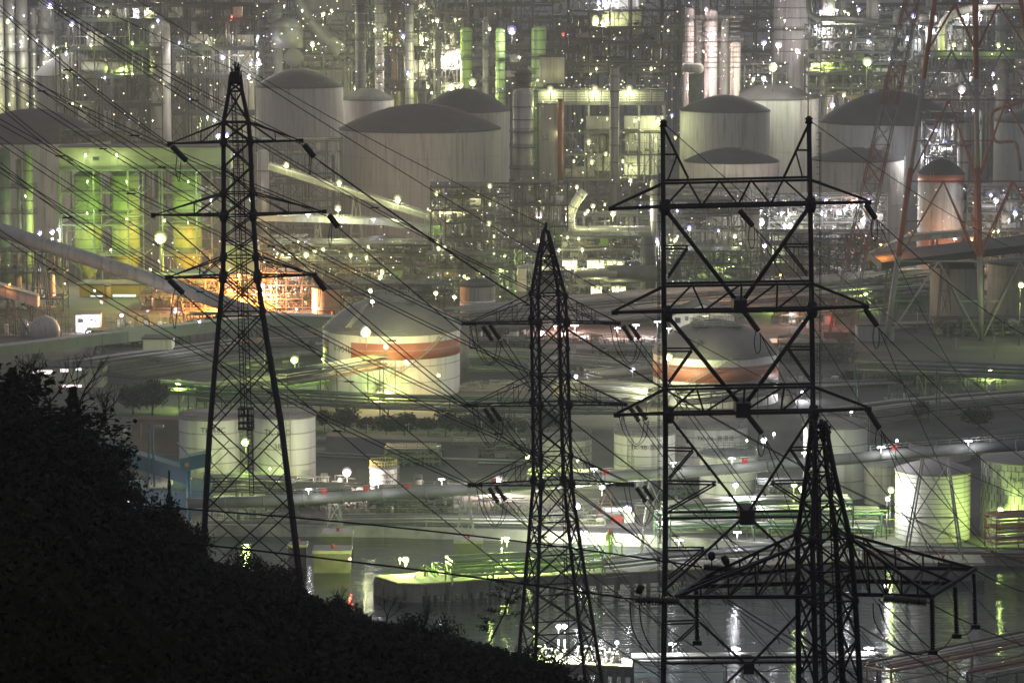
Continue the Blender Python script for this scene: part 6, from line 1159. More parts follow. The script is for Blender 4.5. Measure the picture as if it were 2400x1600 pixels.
def run_lamps():
    rows = [('w', *q.split(',')) for q in L.split()]+[('f', *q.split(',')) for q in FLOOD.split()]+[('t', *q.split(',')) for q in TUBES.split()]+[('p', *q.split(',')) for q in POSTS.split()]
    per = {}; out = []
    for q in rows:
        k, px, py, c, s = q[0], float(q[1]), float(q[2]), q[3], float(q[4]); h, Y = host(px, py)
        if len(q) > 5: Y = float(q[5])
        out.append((k, px, py, c, s, Y, h)); per.setdefault((k, c, h), []).append(px)
    seen = {}
    for k, px, py, c, s, Y, h in out:
        l = sorted(per[(k, c, h)]); i = l.index(px); kk = (k, c, h, i); 
        while kk in seen: i += 1; kk = (k, c, h, i)
        seen[kk] = 1; nm = {'t': 'tube lamp', 'f': 'floodlight', 'p': 'post lamp'}.get(k, 'work lamp')
        lab = '%s %s at %s' % (LNAME[c], nm, h)
        if len(l) > 1: lab += ', %s from left' % ordw(i)
        power = None; n_ = len([1 for q in out if q[6] == h]); power = 900*LPOW[c]*(Y/1000)**1.5*s**2*min(1, (8/n_)**.6)*(3 if k == 'p' else 1)*HF.get(h, 1)*(.15 if ('orange-lit' in h and px < 480) or (c == 'o' and px < 300) else 1)
        if k == 'w' and h in FRONT and int(px*7+py*3) % 5 < 3: Y = FRONT[h]; power *= .22
        if k == 'f': power = 900*s**2*(Y/1000)**1.5
        if (px, py) == (376, 556): power = 14000
        if py < 200 and k == 'f': power = 5000
        lamp('work' if k == 'w' else k, px, py, c, s, Y, lab, {'t': 'tube lamps', 'f': 'floodlights', 'p': 'post lamps on the jetties'}.get(k, 'work lamps on the plant'), power)
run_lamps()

def sparkles():
    r_ = random.Random(31); seen = [h for h in HOST if h[3] < 700 and h[0] not in ('the huge tank and its lattice conveyor', 'the green silos', 'the banded dome tank', 'the white tower leg platform', 'the left tank foot', 'the works yard', 'the walkway bridge', 'the left pylon cross arms background', 'the dark left yard', 'the right slope', 'the pale green gallery', 'the left pylon waist background', 'the ground behind the portal right post')]
    for c, n in (('w', 620), ('v', 360), ('p', 110), ('g', 130)):
        b = MB()
        for i in range(n):
            h = r_.choice(seen); p = at(r_.uniform(h[1], h[2]), r_.uniform(max(h[3], 0), h[4]), FRONT.get(h[0], h[5])+r_.uniform(-2, 12)); r = r_.choice((.7, .9, 1.2, 1.6))*sc(h[5]); b.ball(p, r, 6, 4)
        o = b.build('distant_lamp_glints', GLINT[c]); o['kind'] = 'stuff'; o['label'] = 'tiny %s lamps scattered through the plant frames' % LNAME[c]
sparkles()
# ================================================================ FOREGROUND: pylons, conductors, vegetation
def insulator(parent, a, b, r, n=12, name='insulator_string'):
    prof = [(0, r*.5)]
    for i in range(n):
        t0 = i/n; w = 1/n; prof += [(t0+w*.12, r*.6), (t0+w*.3, r), (t0+w*.6, r*.92), (t0+w*.75, r*.6)]
    prof.append((1, r*.35)); return MB().lathe(a, b, prof, 9, smooth=False).build(name, INSUL, parent)
def loop(parent, pts, r, name='jumper_loop'):
    # jumper cable through picture points
    P = [at(*p) for p in pts]; Q = []
    for i in range(len(P)-1):
        p0 = P[max(i-1, 0)]; p1, p2 = P[i], P[i+1]; p3 = P[min(i+2, len(P)-1)]
        for k in range(6):
            f = k/6; Q.append(.5*((2*p1)+(p2-p0)*f+(2*p0-5*p1+4*p2-p3)*f*f+(3*p1-p0-3*p2+p3)*f**3))
    Q.append(P[-1]); return MB().tube(Q, r, 5).build(name, WIRE, parent)
class Pylon:
    """square lattice tower: levels = [(py, centre px, half px)], top first, standing at depth Y, turned by yaw"""
    def __init__(s, name, label, levels, Y, yaw, legw, zfoot=None, cat='pylon'):
        s.Y = Y; s.lev = levels; s.yaw = yaw; s.k = sc(Y); L = levels[-1]
        s.t = thing(name, label, cat, tuple(at(L[1], L[0], Y))); s.lw = legw*s.k/2
        for ci in range(4):
            MB().tube([s.cor(i, ci) for i in range(len(levels))], s.lw*.8, 6, s.lw*1.15).build('leg', STEEL, s.t)
    def cor(s, i, ci):
        py, px, h = s.lev[i]; return s.corner(py, px, h, ci)
    def corner(s, py, px, h, ci):
        p = at(px, py, s.Y); h *= s.k; a = s.yaw+math.pi/4+ci*math.pi/2; return Vector((p.x+h*1.4142*math.cos(a), s.Y+h*1.4142*math.sin(a), p.z))
    def lvl(s, py):
        for (a, b) in zip(s.lev, s.lev[1:]):
            if a[0] <= py <= b[0]:
                f = (py-a[0])/(b[0]-a[0]); return (py, a[1]+(b[1]-a[1])*f, a[2]+(b[2]-a[2])*f)
        return s.lev[-1]
    def panels(s, pys, w=.5, ring=(), xs='x', gus=()):
        for n in range(len(pys)-1):
            A = s.lvl(pys[n]); B = s.lvl(pys[n+1])
            for f in range(4):
                b = MB(); a0, a1 = s.corner(*A, f), s.corner(*A, (f+1) % 4); b0, b1 = s.corner(*B, f), s.corner(*B, (f+1) % 4); r = s.lw*w
                b.bar(a0, b1, r); b.bar(a1, b0, r)
                if n in ring: b.bar(a0, a1, r)
                if xs == 'k':
                    m0, m1 = (a0+b0)/2, (a1+b1)/2; c = (a0+a1+b0+b1)/4; q0, q1 = (a0+c)/2, (a1+c)/2; b.bar(m0, q0, r*.6); b.bar(m1, q1, r*.6); b.bar(m0, (b0+c)/2, r*.6); b.bar(m1, (b1+c)/2, r*.6)
                b.build('cross_brace', STEEL, s.t)
        for py in gus:
            py, g = py if isinstance(py, tuple) else (py, 1); L = s.lvl(py)
            for ci in range(4):
                c = s.corner(*L, ci); MB().lathe(c-Vector((0, 0, s.lw*2.6*g)), c+Vector((0, 0, s.lw*2.6*g)), [(0, s.lw*1.15), (.3, s.lw*(.9+1.1*g)), (.7, s.lw*(.9+1.1*g)), (1, s.lw*1.15)], 8, smooth=False).build('gusset_plate', STEEL, s.t)
    def arm(s, ytop, ybot, tip, w=.8, ties=(.33, .62), dtip=0.0):
        side = -1 if tip[0] < s.lvl(ybot)[1] else 1; B, T = s.lvl(ybot), s.lvl(ytop)
        cs = sorted(range(4), key=lambda ci: side*s.corner(*B, ci).x)[2:]; tp = at(tip[0], tip[1], s.Y); b = MB(); r = s.lw*w
        ends = [tp+Vector((0, (1 if s.corner(*B, ci).y > s.Y else -1)*dtip, 0)) for ci in cs]
        for ci, e in zip(cs, ends):
            lo, hi = s.corner(*B, ci), s.corner(*T, ci); b.bar(lo, e, r, 4, r*.8); b.bar(hi, e, r*.7, 4, r*.55)
            for f in ties: b.bar(lo+(e-lo)*f, hi+(e-hi)*f, r*.4)
            b.bar(hi, lo+(e-lo)*ties[0], r*.45); b.bar(hi+(e-hi)*ties[0], lo+(e-lo)*ties[-1], r*.4)
        for f in (0, .3, .55, .8):
            a0, a1 = [s.corner(*B, ci) for ci in cs]; p, q = a0+(ends[0]-a0)*f, a1+(ends[1]-a1)*f; b.bar(p, q, r*.4); p2 = a0+(ends[0]-a0)*min(1, f+.27); b.bar(q, p2, r*.35)
        MB_ = b.build('cross_arm', STEEL, s.t); e = MB(); e.box(tuple(tp), (r*1.7, r*1.7+dtip, r*1.5)); e.build('arm_end_plate', STEEL, s.t)
    def ladder(s, p0, p1, dx=0, w=9, y_off=0, platform=None):
        a, b_ = s.lvl(p0), s.lvl(p1); A, B = at(a[1]+dx, p0, s.Y+y_off), at(b_[1]+dx, p1, s.Y+y_off); b = MB(); q = Vector((w*s.k/2, 0, 0)); n = int((p1-p0)/9)
        for sg in (-1, 1): b.bar(A+q*sg, B+q*sg, s.lw*.28)
        for i in range(n+1): p = A+(B-A)*(i/n); b.bar(p-q, p+q, s.lw*.2)
        b.build('ladder', STEEL, s.t)
# ---- left pylon
p1 = Pylon('transmission_pylon', 'tall black lattice pylon with three cross arms on the wooded slope at left', [(176, 552, 11), (214, 552, 15), (286, 553, 29), (332, 555, 31), (505, 559, 34), (648, 563, 40), (790, 567, 57), (1000, 576, 84), (1360, 588, 116), (1480, 592, 126)], 265, R(4), 10.5)
p1.panels([214, 286, 332], .42, (0, 1)); p1.panels([332, 392, 452, 505, 556, 602, 648], .42, (0, 2, 3, 5), gus=((332, .6), (392, .25), (452, .6), (505, .9), (556, .25), (602, .6), (648, .9)))
p1.panels([648, 735, 850, 1000, 1180, 1370], .42, (1,), 'k', gus=((735, .4), (850, .3))); p1.panels([176, 195, 214], .5, (0, 1))
for yt, yb, L, Rr in ((286, 332, (398, 337), (706, 330)), (452, 503, (360, 504), (760, 496)), (602, 647, (393, 650), (738, 644))):
    p1.arm(yt, yb, L, .62, (.42,)); p1.arm(yt, yb, Rr, .62, (.5,))
p1.ladder(214, 970, -5); p1.ladder(286, 1160, 9, 10, 1)
MB().lo_hi(*(lambda a, c: (a.x, c.x, 264, 266.4, a.z, c.z))(at(541, 192, 265), at(564, 168, 265))).build('summit_box', STEEL, p1.t)
def summit():
    b = MB(); rnd = random.Random(2); c = at(552, 160, 265)
    for i in range(14): b.bar(c+Vector((rnd.uniform(-.35, .35), 0, -.3)), c+Vector((rnd.uniform(-.4, .4), rnd.uniform(-.3, .3), rnd.uniform(0, .5))), .05)
    b.build('beacon_frame', STEEL, p1.t)
summit()
c = at(577, 990, 265); b = MB()
for dx in (-.6, -.2, .2, .6):
    for dy in (-.5, .5): b.bar((c.x+dx, 265+dy, c.z-.5), (c.x+dx, 265+dy, c.z+1.2), .04)
for dz in (-.5, 0, .6, 1.2): b.lo_hi(c.x-.65, c.x+.65, 264.4, 265.6, c.z+dz-.04, c.z+dz+.04)
b.build('platform_frame', STEEL, p1.t)
for (a, b_) in (((404, 344), (438, 378)), ((397, 656), (430, 688)), ((714, 340), (736, 368)), ((772, 505), (792, 532)), ((740, 650), (762, 680))):
    insulator(p1.t, at(*a, 264.5), at(*b_, 263.8), .27, 9)
for P in ([(416, 358, 264), (412, 400, 263.5), (420, 425, 263.5), (424, 380, 263.8)], [(410, 678, 264), (402, 720, 263.5), (410, 770, 263.5), (418, 690, 263.8)], [(726, 360, 264), (724, 392, 263.5), (727, 408, 263.5), (730, 364, 263.8)], [(775, 522, 264), (770, 560, 263.5), (775, 578, 263.5), (778, 526, 263.8)], [(748, 672, 264), (745, 705, 263.5), (748, 718, 263.5), (751, 676, 263.8)]):
    loop(p1.t, P, .035)
# ---- middle pylon
p2 = Pylon('transmission_pylon', 'slender black double-circuit pylon standing at the centre below the hook duct', [(540, 1279, 5), (600, 1281, 17), (690, 1285, 33), (752, 1287, 34), (945, 1291, 35), (1130, 1295, 37), (1290, 1300, 52), (1600, 1312, 84), (1800, 1320, 102)], 310, R(14), 8)
p2.panels([560, 600, 640, 690], .5, (1, 2, 3)); p2.panels([690, 752, 815, 878, 945, 1005, 1063, 1130], .5, (0, 1, 3, 4, 6), gus=((690, .7), (752, 1.2), (815, .6), (878, .8), (945, 1.2), (1005, .6), (1063, .8), (1130, 1.2)))
p2.panels([1130, 1215, 1290, 1380, 1470, 1570, 1700], .5, (0, 1, 2, 3, 4), 'k')
for yt, yb, L, Rr in ((690, 755, (1096, 757), (1450, 756)), (878, 945, (1100, 949), (1466, 946)), (1063, 1130, (1110, 1135), (1482, 1134))):
    p2.arm(yt, yb, L, .62, (.3, .55), .5); p2.arm(yt, yb, Rr, .62, (.3, .55), .5)
    for (cx, cyy, s) in ((L[0], L[1], -1), (Rr[0], Rr[1], 1)):
        h0 = cx+(14 if s < 0 else -12)
        insulator(p2.t, at(h0-28, cyy, 309.2), at(h0+8, cyy+1, 309.5), .26, 8)
        for q in (0, 18): insulator(p2.t, at(h0+22+q*.9, cyy+8-q*.2, 309), at(h0+44+q*.95, cyy+41-q*.2, 308.4), .27, 8)
        loop(p2.t, [(h0+4, cyy+6, 309), (h0+14, cyy+58, 308.6), (h0+36, cyy+94, 308.4), (h0+50, cyy+78, 308.4), (h0+56, cyy+42, 308.5)], .04)
        loop(p2.t, [(h0-8, cyy+4, 309), (h0+6, cyy+62, 308.6), (h0+34, cyy+98, 308.4), (h0+58, cyy+80, 308.4), (h0+66, cyy+40, 308.5)], .04)
p2.ladder(700, 1560, 22, 6, -1)
MB().lathe(at(1276, 545, 310), at(1281, 521, 310), [(0, .3), (.5, .16), (1, .1)], 6).build('summit_cap', STEEL, p2.t)
# ---- portal pylon
def portal():
    Y = 240; k = sc(Y); t = thing('portal_pylon', 'wide black portal pylon with two posts and zigzag cross arms, right of centre', 'pylon', tuple(at(1730, 1600, Y)))
    P = lambda px, py, d=0: at(px, py, Y+d)
    MB().tube([P(1553, 292), P(1556, 700), P(1560, 1000), P(1559, 1300), P(1554, 1640), P(1552, 1800)], 5.6*k, 10, 7.4*k).build('post', STEEL, t); MB().tube([P(1896, 284), P(1901, 600), P(1906, 1000), P(1920, 1300), P(1936, 1640), P(1944, 1800)], 5.6*k, 10, 7.4*k).build('post', STEEL, t)
    for (a, b_) in (((1555, 300), (1613, 418)), ((1894, 294), (1836, 418))):
        MB().bar(P(*a), P(*b_), 4*k).build('peak_stay', STEEL, t)
    for (x0, x1, y, x2, y2) in ((1556, 1588, 362, 1566, 400), (1864, 1896, 352, 1880, 392)):
        b = MB(); b.bar(P(x0, y), P(x1, y), 3*k); b.bar(P(x1 if x0 < 1700 else x0, y), P(x2, y2+20), 2.6*k); b.build('peak_tie', STEEL, t)
    for (px, py) in ((1555, 288), (1896, 280)): MB().lathe(P(px, py+10), P(px, py-8), [(0, .32), (.5, .22), (.6, .34), (1, .1)], 8).build('peak_cap', STEEL, t)
    for (yu, yl, tl, tr, up, lo, dr) in ((423, 482, (1434, 489), (2034, 474), (1556, 1613, 1686, 1760, 1836, 1898), (1558, 1645, 1730, 1806, 1898), -8), (664, 727, (1441, 732), (2028, 718), (1558, 1622, 1738, 1822, 1902), (1562, 1650, 1736, 1820, 1904), -6), (905, 966, (1446, 972), (2034, 958), (1560, 1632, 1745, 1838, 1904), (1566, 1650, 1742, 1830, 1908), -6)):
        f = lambda x, y: y+dr*(x-1556)/350
        for nm, y, d, w in (('upper_chord', yu, 1.3, 4), ('upper_chord', yu+7, -1.3, 4), ('lower_chord', yl, 1.5, 5.2), ('lower_chord', yl+5, -1.5, 5.2)):
            MB().bar(P(up[0], f(up[0], y), d), P(up[-1], f(up[-1], y), d), w*k).build(nm, STEEL, t)
        for d in (1.2, -1.2):
            b = MB(); seq = []
            for i in range(max(len(up), len(lo))):
                if i < len(up): seq.append((up[i], f(up[i], yu+4)))
                if i < len(lo): seq.append((lo[i], f(lo[i], yl+2)))
            for a, c in zip(seq[1:], seq[2:]): b.bar(P(a[0], a[1], d), P(c[0], c[1], d), 3.2*k)
            b.build('web_lattice', STEEL, t)
        for (tx, ty), px in ((tl, up[0]), (tr, up[-1])):
            b = MB()
            for d in (1.3, -1.3):
                b.bar(P(px, f(px, yu+6), d), P(tx, ty-4), 4.6*k, 4, 3.6*k); b.bar(P(px, f(px, yl+2), d), P(tx, ty), 6*k, 4, 4.6*k)
            b.build('cross_arm', STEEL, t); MB().box(tuple(P(tx, ty)), (8*k, 9*k, 5*k)).build('arm_end_plate', STEEL, t)
    V = [((1559, 490), (1727, 706)), ((1897, 484), (1741, 706)), ((1563, 738), (1733, 946)), ((1903, 732), (1748, 946)), ((1570, 978), (1741, 1196)), ((1904, 970), (1756, 1196)), ((1741, 1212), (1562, 1378)), ((1757, 1212), (1926, 1370)), ((1562, 1386), (1744, 1552)), ((1926, 1380), (1762, 1552)), ((1744, 1560), (1640, 1660)), ((1762, 1560), (1860, 1660))]
    for i, (a, b_) in enumerate(V):
        if i < 4: MB().bar(P(*a), P(*b_), 5.6*k, 6).build('main_brace', STEEL, t)
        else:
            b = MB()
            for d in (1.3, -1.3): b.bar(P(*a, d), P(*b_, d), 4.2*k)
            for j in range(7): f = (j+.5)/7; p = P(a[0]+(b_[0]-a[0])*f, a[1]+(b_[1]-a[1])*f, 1.3); b.bar(p, p+Vector((0, -2.6, 0)), 2*k)
            b.build('main_brace', STEEL, t)
    for (px, py, h) in ((1732, 713, 18), (1739, 955, 20), (1748, 1204, 21), (1752, 1556, 15)):
        c = P(px, py); n = 8; MB().lathe(c-Vector((0, 1.6, 0)), c+Vector((0, 1.6, 0)), [(0, h*k*1.2), (1, h*k*1.2)], 4, R(45), R(405), smooth=False).build('centre_gusset', STEEL, t)
    for px, py in ((1559, 486), (1900, 480), (1563, 735), (1904, 726), (1568, 972), (1907, 968)):
        MB().lathe(P(px, py+19), P(px, py-19), [(0, 9*k), (.3, 13*k), (.7, 13*k), (1, 9*k)], 8, smooth=False).build('gusset_plate', STEEL, t)
    for (a, b_, c) in (((1556, 576), (1612, 576), (1566, 645)), ((1900, 572), (1838, 572), (1892, 640)), ((1558, 816), (1622, 816), (1566, 895)), ((1902, 812), (1846, 812), (1898, 885)), ((1560, 1048), (1625, 1050), (1566, 1120)), ((1908, 1046), (1852, 1048), (1900, 1118)), ((1560, 1126), (1678, 1128), (1566, 1192)), ((1912, 1124), (1806, 1126), (1906, 1190)), ((1558, 1282), (1650, 1282), (1566, 1350)), ((1558, 1455), (1640, 1452), (1566, 1520))):
        for d, o in ((1.2, 0), (-1.2, 7)):
            b = MB(); b.bar(P(a[0], a[1]+o, d), P(b_[0], b_[1]+o, d), 2.6*k); b.bar(P(b_[0], b_[1]+o, d), P(c[0], c[1]+o, d), 2.6*k); b.build('side_brace', STEEL, t)
    for y in (1198, 1212, 1540, 1552): MB().bar(P(1560, y+2, 1.2 if y % 4 else -1.2), P(1925, y-2, 1.2 if y % 4 else -1.2), 3.8*k).build('lower_chord', STEEL, t)
    b = MB()
    for px, dx in ((1552, -10), (1912, 9)):
        for s in (0, 3): b.bar(P(px+dx+s, 310), P(px+dx+s, 1600), .9*k)
        for i in range(80): b.bar(P(px+dx, 312+i*16), P(px+dx+(8 if dx < 0 else -8), 312+i*16), .8*k)
    b.build('ladder', STEEL, t)
    for (a, b_) in (((1734, 494), (1764, 530)), ((1744, 730), (1778, 776)), ((1752, 972), (1786, 1016)), ((2030, 480), (2052, 512)), ((2028, 724), (2056, 764)), ((2036, 964), (2062, 1004))):
        insulator(t, P(*a), P(*b_, -1), .235, 11)
        x, y = b_; loop(t, [(x-6, y-4, 239), (x-10, y+28, 238.5), (x-4, y+52, 238.5), (x+4, y+42, 238.5), (x+4, y+4, 238.5)], .035)
portal()
# ---- front pylon
def front_pylon():
    Y = 150; p4 = Pylon('transmission_pylon', 'nearest black pylon with a broad box cross arm at the lower right', [(985, 1918, 12), (1110, 1924, 26), (1255, 1931, 48), (1400, 1937, 52), (1600, 1944, 56), (1800, 1950, 60)], Y, R(16), 13)
    k = sc(Y); t = p4.t; P = lambda px, py, d=0: at(px, py, Y+d)
    p4.panels([985, 1045, 1110, 1180, 1255], .4, (1, 2, 3), gus=((1255, .7),)); p4.panels([1255, 1330, 1400, 1490, 1590, 1700], .45, (0, 1, 2), gus=((1400, .5),))
    p4.ladder(1000, 1700, -8, 9, -.8); p4.ladder(1000, 1700, 22, 7, -1)
    for py, a, b_ in ((1000, 1897, 1948), (1012, 1897, 1948), (996, 1905, 1942)): MB().bar(P(a, py), P(b_, py), 4*k).build('summit_bar', STEEL, t)
    # box cross arm: near and far end corners of each side
    for (n_, f_, m_, root) in (((2184, 1396), (2286, 1332), (2238, 1366), 1), ((1584, 1398), (1652, 1352), (1622, 1374), -1)):
        dn, df = -2.6, 3.2; N, F, M = P(*n_, dn), P(*f_, df), P(*m_, .2); L1, L0 = p4.lvl(1255), p4.lvl(1385)
        cs = sorted(range(4), key=lambda c: root*p4.corner(*L0, c).x)[2:]; cs.sort(key=lambda c: p4.corner(*L0, c).y)
        lo = [p4.corner(*p4.lvl(1385), cs[0]), p4.corner(*p4.lvl(1340), cs[1])]; hi = [p4.corner(*L1, cs[0]), p4.corner(*L1, cs[1])]
        MB().bar(lo[0], N, 6*k).build('lower_chord', STEEL, t); MB().bar(lo[1], F, 6*k).build('lower_chord', STEEL, t); MB().bar((lo[0]+lo[1])/2, M, 6.5*k).build('lower_chord', STEEL, t)
        MB().bar(hi[0], N, 5*k).build('upper_chord', STEEL, t); MB().bar(hi[1], F, 5*k).build('upper_chord', STEEL, t); MB().bar(hi[0], M, 4.5*k).build('upper_chord', STEEL, t)
        MB().bar(N, F, 6*k).build('end_beam', STEEL, t)
        b = MB()
        for f in (.2, .42, .62, .82):
            for l, h, e in ((lo[0], hi[0], N), (lo[1], hi[1], F)): b.bar(l+(e-l)*f, h+(e-h)*f, 3*k)
            a0, a1 = lo[0]+(N-lo[0])*f, lo[1]+(F-lo[1])*f; b.bar(a0, a1, 3*k); b.bar(a1, lo[0]+(N-lo[0])*min(1, f+.2), 2.6*k)
        for l, h, e in ((lo[0], hi[0], N), (lo[1], hi[1], F)):
            for f, g in ((0, .2), (.2, .42), (.42, .62)): b.bar(h+(e-h)*f, l+(e-l)*g, 3*k)
        b.build('arm_lattice', STEEL, t)
    for (a, b_, d) in (((2184, 1400), (2186, 1522), -2.6), ((2238, 1374), (2242, 1484), .2), ((2282, 1342), (2286, 1462), 3.2), ((1632, 1382), (1634, 1500), 0)):
        insulator(t, P(*a, d), P(*b_, d), 7.5*k, 20); c = P(b_[0], b_[1]+6, d); MB().box(tuple(c), (11*k, 5*k, 5*k)).build('clamp', STEEL, t)
    for (a, b_, d) in (((1488, 1404), (1592, 1408), -3), ((2070, 1402), (2172, 1410), -3), ((1648, 1328), (1722, 1334), 3), ((2196, 1322), (2284, 1334), 4)):
        insulator(t, P(*a, d), P(*b_, d), 11*k, 16)
    for pts in ([(1476, 1410, 146), (1482, 1470, 146), (1512, 1530, 146), (1560, 1580, 146)], [(1498, 1416, 147), (1505, 1470, 147), (1530, 1520, 147), (1580, 1560, 147)], [(2046, 1412, 147), (2052, 1460, 147), (2090, 1510, 147), (2140, 1532, 147), (2178, 1526, 147.4)], [(2060, 1414, 147), (2080, 1470, 147), (2118, 1520, 147), (2160, 1534, 147)], [(2192, 1526, 147.6), (2215, 1514, 148), (2232, 1490, 150)], [(2248, 1488, 150), (2268, 1484, 152), (2280, 1468, 153)]):
        loop(t, pts, .03)
    for (x, y, a) in ((1500, 1380, .5), (1668, 1302, 0), (1700, 1312, -.6)):
        c = P(x, y, -2); m = MB(); m.lathe(c-Vector((math.sin(a)*.2, 0, .2)), c+Vector((math.sin(a)*.2, 0, .2)), [(0, .1), (.2, .17), (.8, .17), (1, .1)], 8); m.bar(c-Vector((0, 0, .2)), c-Vector((0, 0, .55)), .03); m.build('marker_weight', STEEL, t)
front_pylon()
# ---- conductors
NW = [0]
def wire(label, pts, r, group=None, sag=0.0, spacer=(), name='power_line'):
    """hanging conductor through two picture points with depth; sag in picture pixels"""
    A, B = at(*pts[0]), at(*pts[-1]); s = sag*sc((pts[0][2]+pts[-1][2])/2); Q = [A+(B-A)*(i/26)+Vector((0, 0, -4*s*(i/26)*(1-i/26))) for i in range(27)]
    t = thing(name, label, 'power line', tuple(A), group); MB().tube(Q, r, 5).build('conductor', WIRE, t)
    for f in spacer:
        p = A+(B-A)*f+Vector((0, 0, -4*s*f*(1-f))); MB().box(tuple(p), (.42, .06, .06)).build('spacer_damper', STEEL, t)
def pair(lab, a, b, d, r, sag, spacer=()):
    for i in (0, 1):
        o = d if i else (0, 0); wire('%s wire of pair %s' % (('upper', 'lower')[i], lab), [(a[0]+o[0], a[1]+o[1], a[2]), (b[0]+o[0]*.5, b[1]+o[1]*.5, b[2])], r, 'conductors across the view', sag, spacer if i else ())
LW = .05
pair('reaching the middle pylon top left arm', (-30, 112, 330), (1086, 755, 309), (0, 15), LW, 34, (.12, .38, .66))
pair('reaching the middle pylon second left arm', (-30, 300, 330), (1094, 948, 309), (0, 16), LW, 34, (.25, .55, .8))
pair('reaching the middle pylon lowest left arm', (-30, 520, 330), (1104, 1134, 309), (0, 16), LW, 30, (.14, .6))
pair('reaching the middle pylon top right arm', (60, -20, 340), (1400, 754, 309), (20, 0), LW, 44, (.3, .62))
pair('reaching the middle pylon second right arm', (-30, 162, 340), (1420, 945, 309), (0, 13), LW, 46, (.2, .48, .8))
pair('reaching the middle pylon lowest right arm', (-30, 372, 340), (1432, 1133, 309), (0, 13), LW, 46, (.36, .7))
wire('single earth wire running up left from the middle pylon summit', [(290, -20, 345), (1279, 528, 310)], .04, None, 26)
for lab, a, b in (('top left', (-30, -15), (404, 342)), ('middle left', (-30, 215), (362, 506)), ('lowest left', (-30, 356), (400, 655)), ('top right', (86, -20), (708, 333)), ('middle right', (-30, 135), (766, 500)), ('lowest right', (-30, 262), (744, 648))):
    pair('from upper left to the left pylon %s arm' % lab, (*a, 285), (*b, 264.5), (2, 14), LW*.8, 14, (.45,))
wire('earth wire touching the summit of the left pylon', [(-40, -120, 290), (552, 165, 265)], .035, None, 8)
for lab, a, b, sg in (('top left', (438, 380), (2060, 1640), 60), ('middle left', (392, 520), (1830, 1640), 56), ('lowest left', (430, 690), (1640, 1640), 50), ('top right', (738, 370), (2440, 1330), 80), ('middle right', (794, 534), (2330, 1640), 70), ('lowest right', (764, 682), (2130, 1640), 66)):
    pair('descending to the lower right from the left pylon %s arm' % lab, (*a, 263.5), (*b, 420), (13, 11), LW, sg, (.2,))
wire('earth wire descending right from the left pylon summit', [(565, 165, 265), (2440, 1180, 430)], .04, None, 60)
for lab, a, b in (('top left', (1168, 798), (1800, 1640)), ('second left', (1176, 990), (1700, 1640)), ('lowest left', (1188, 1176), (1640, 1640)), ('top right', (1482, 796), (2150, 1640)), ('second right', (1494, 986), (2010, 1640)), ('lowest right', (1506, 1174), (1920, 1640))):
    pair('dropping steeply right from the middle pylon %s arm' % lab, (*a, 308.5), (*b, 430), (12, -4), LW, 22, (.12,))
for lab, a, b in (('top right tip', (2054, 514), (2460, 812)), ('middle right tip', (2058, 768), (2460, 1110)), ('lowest right tip', (2064, 1008), (2460, 1400)), ('top centre', (1766, 532), (2460, 1210)), ('middle centre', (1780, 780), (2440, 1560)), ('lowest centre', (1788, 1020), (2240, 1640))):
    wire('conductor leaving the portal pylon %s insulator downhill' % lab, [(*a, 239), (*b, 380)], LW*.9, 'conductors across the view', 26)
    wire('thin second conductor below the portal pylon %s insulator' % lab, [(a[0]+6, a[1]+10, 239), (b[0]-160, b[1]+150, 390)], LW*.7, 'conductors across the view', 24)
for lab, a, b in (('left', (1556, 290), (2440, 1010)), ('right', (1897, 282), (2460, 620))):
    wire('thin earth wire from the portal pylon %s peak' % lab, [(*a, 240), (*b, 420)], .035, None, 22)
wire('thick near conductor crossing the wooded slope to the front pylon far arm', [(-60, 1166, 152), (1646, 1328, 153)], .042, None, -26); wire('thick near conductor crossing the wooded slope to the front pylon near arm', [(-60, 1224, 147), (1488, 1404, 147)], .045, None, -12)
wire('faint near conductor low across the dark slope', [(-60, 1526, 140), (700, 1625, 147)], .04, None, 0)
for i, (a, b) in enumerate((((2172, 1410, 147), (2460, 1530, 200)), ((2284, 1334, 154), (2460, 1400, 210)), ((2060, 1404, 147), (2330, 1640, 200)))):
    wire(['conductor running right from the front pylon near arm', 'conductor running right from the front pylon far arm', 'conductor dropping right below the front pylon arm'][i], [a, b], .035, None, 10)
# ---- vegetation on the hill
rnd = random.Random(5)
def leafcloud(n, s, lobes, sq):
    b = MB()
    L = [(Vector((rnd.uniform(-1, 1)*.6, rnd.uniform(-1, 1)*.6, rnd.uniform(.15, .8)*sq)), rnd.uniform(.3, .5)) for _ in range(lobes)]
    for i in range(n):
        q, rr = rnd.choice(L); v = Vector((rnd.gauss(0, 1), rnd.gauss(0, 1), rnd.gauss(0, 1)*sq)).normalized()*rr*rnd.uniform(.4, 1.12); p = q+v
        u = Vector((rnd.gauss(0, 1), rnd.gauss(0, 1), rnd.gauss(0, 1))).normalized(); w = u.cross(Vector((rnd.gauss(0, 1), rnd.gauss(0, 1), rnd.gauss(0, 1)))).normalized(); ss = s*rnd.uniform(.5, 1.4)
        b.quad(tuple(p-u*ss), tuple(p+w*ss*.5), tuple(p+u*ss), tuple(p-w*ss*.5))
    return b.mesh('foliage', LEAF)
BUSH = [leafcloud(1700, .055, 9, .8) for _ in range(4)]
CONI = []
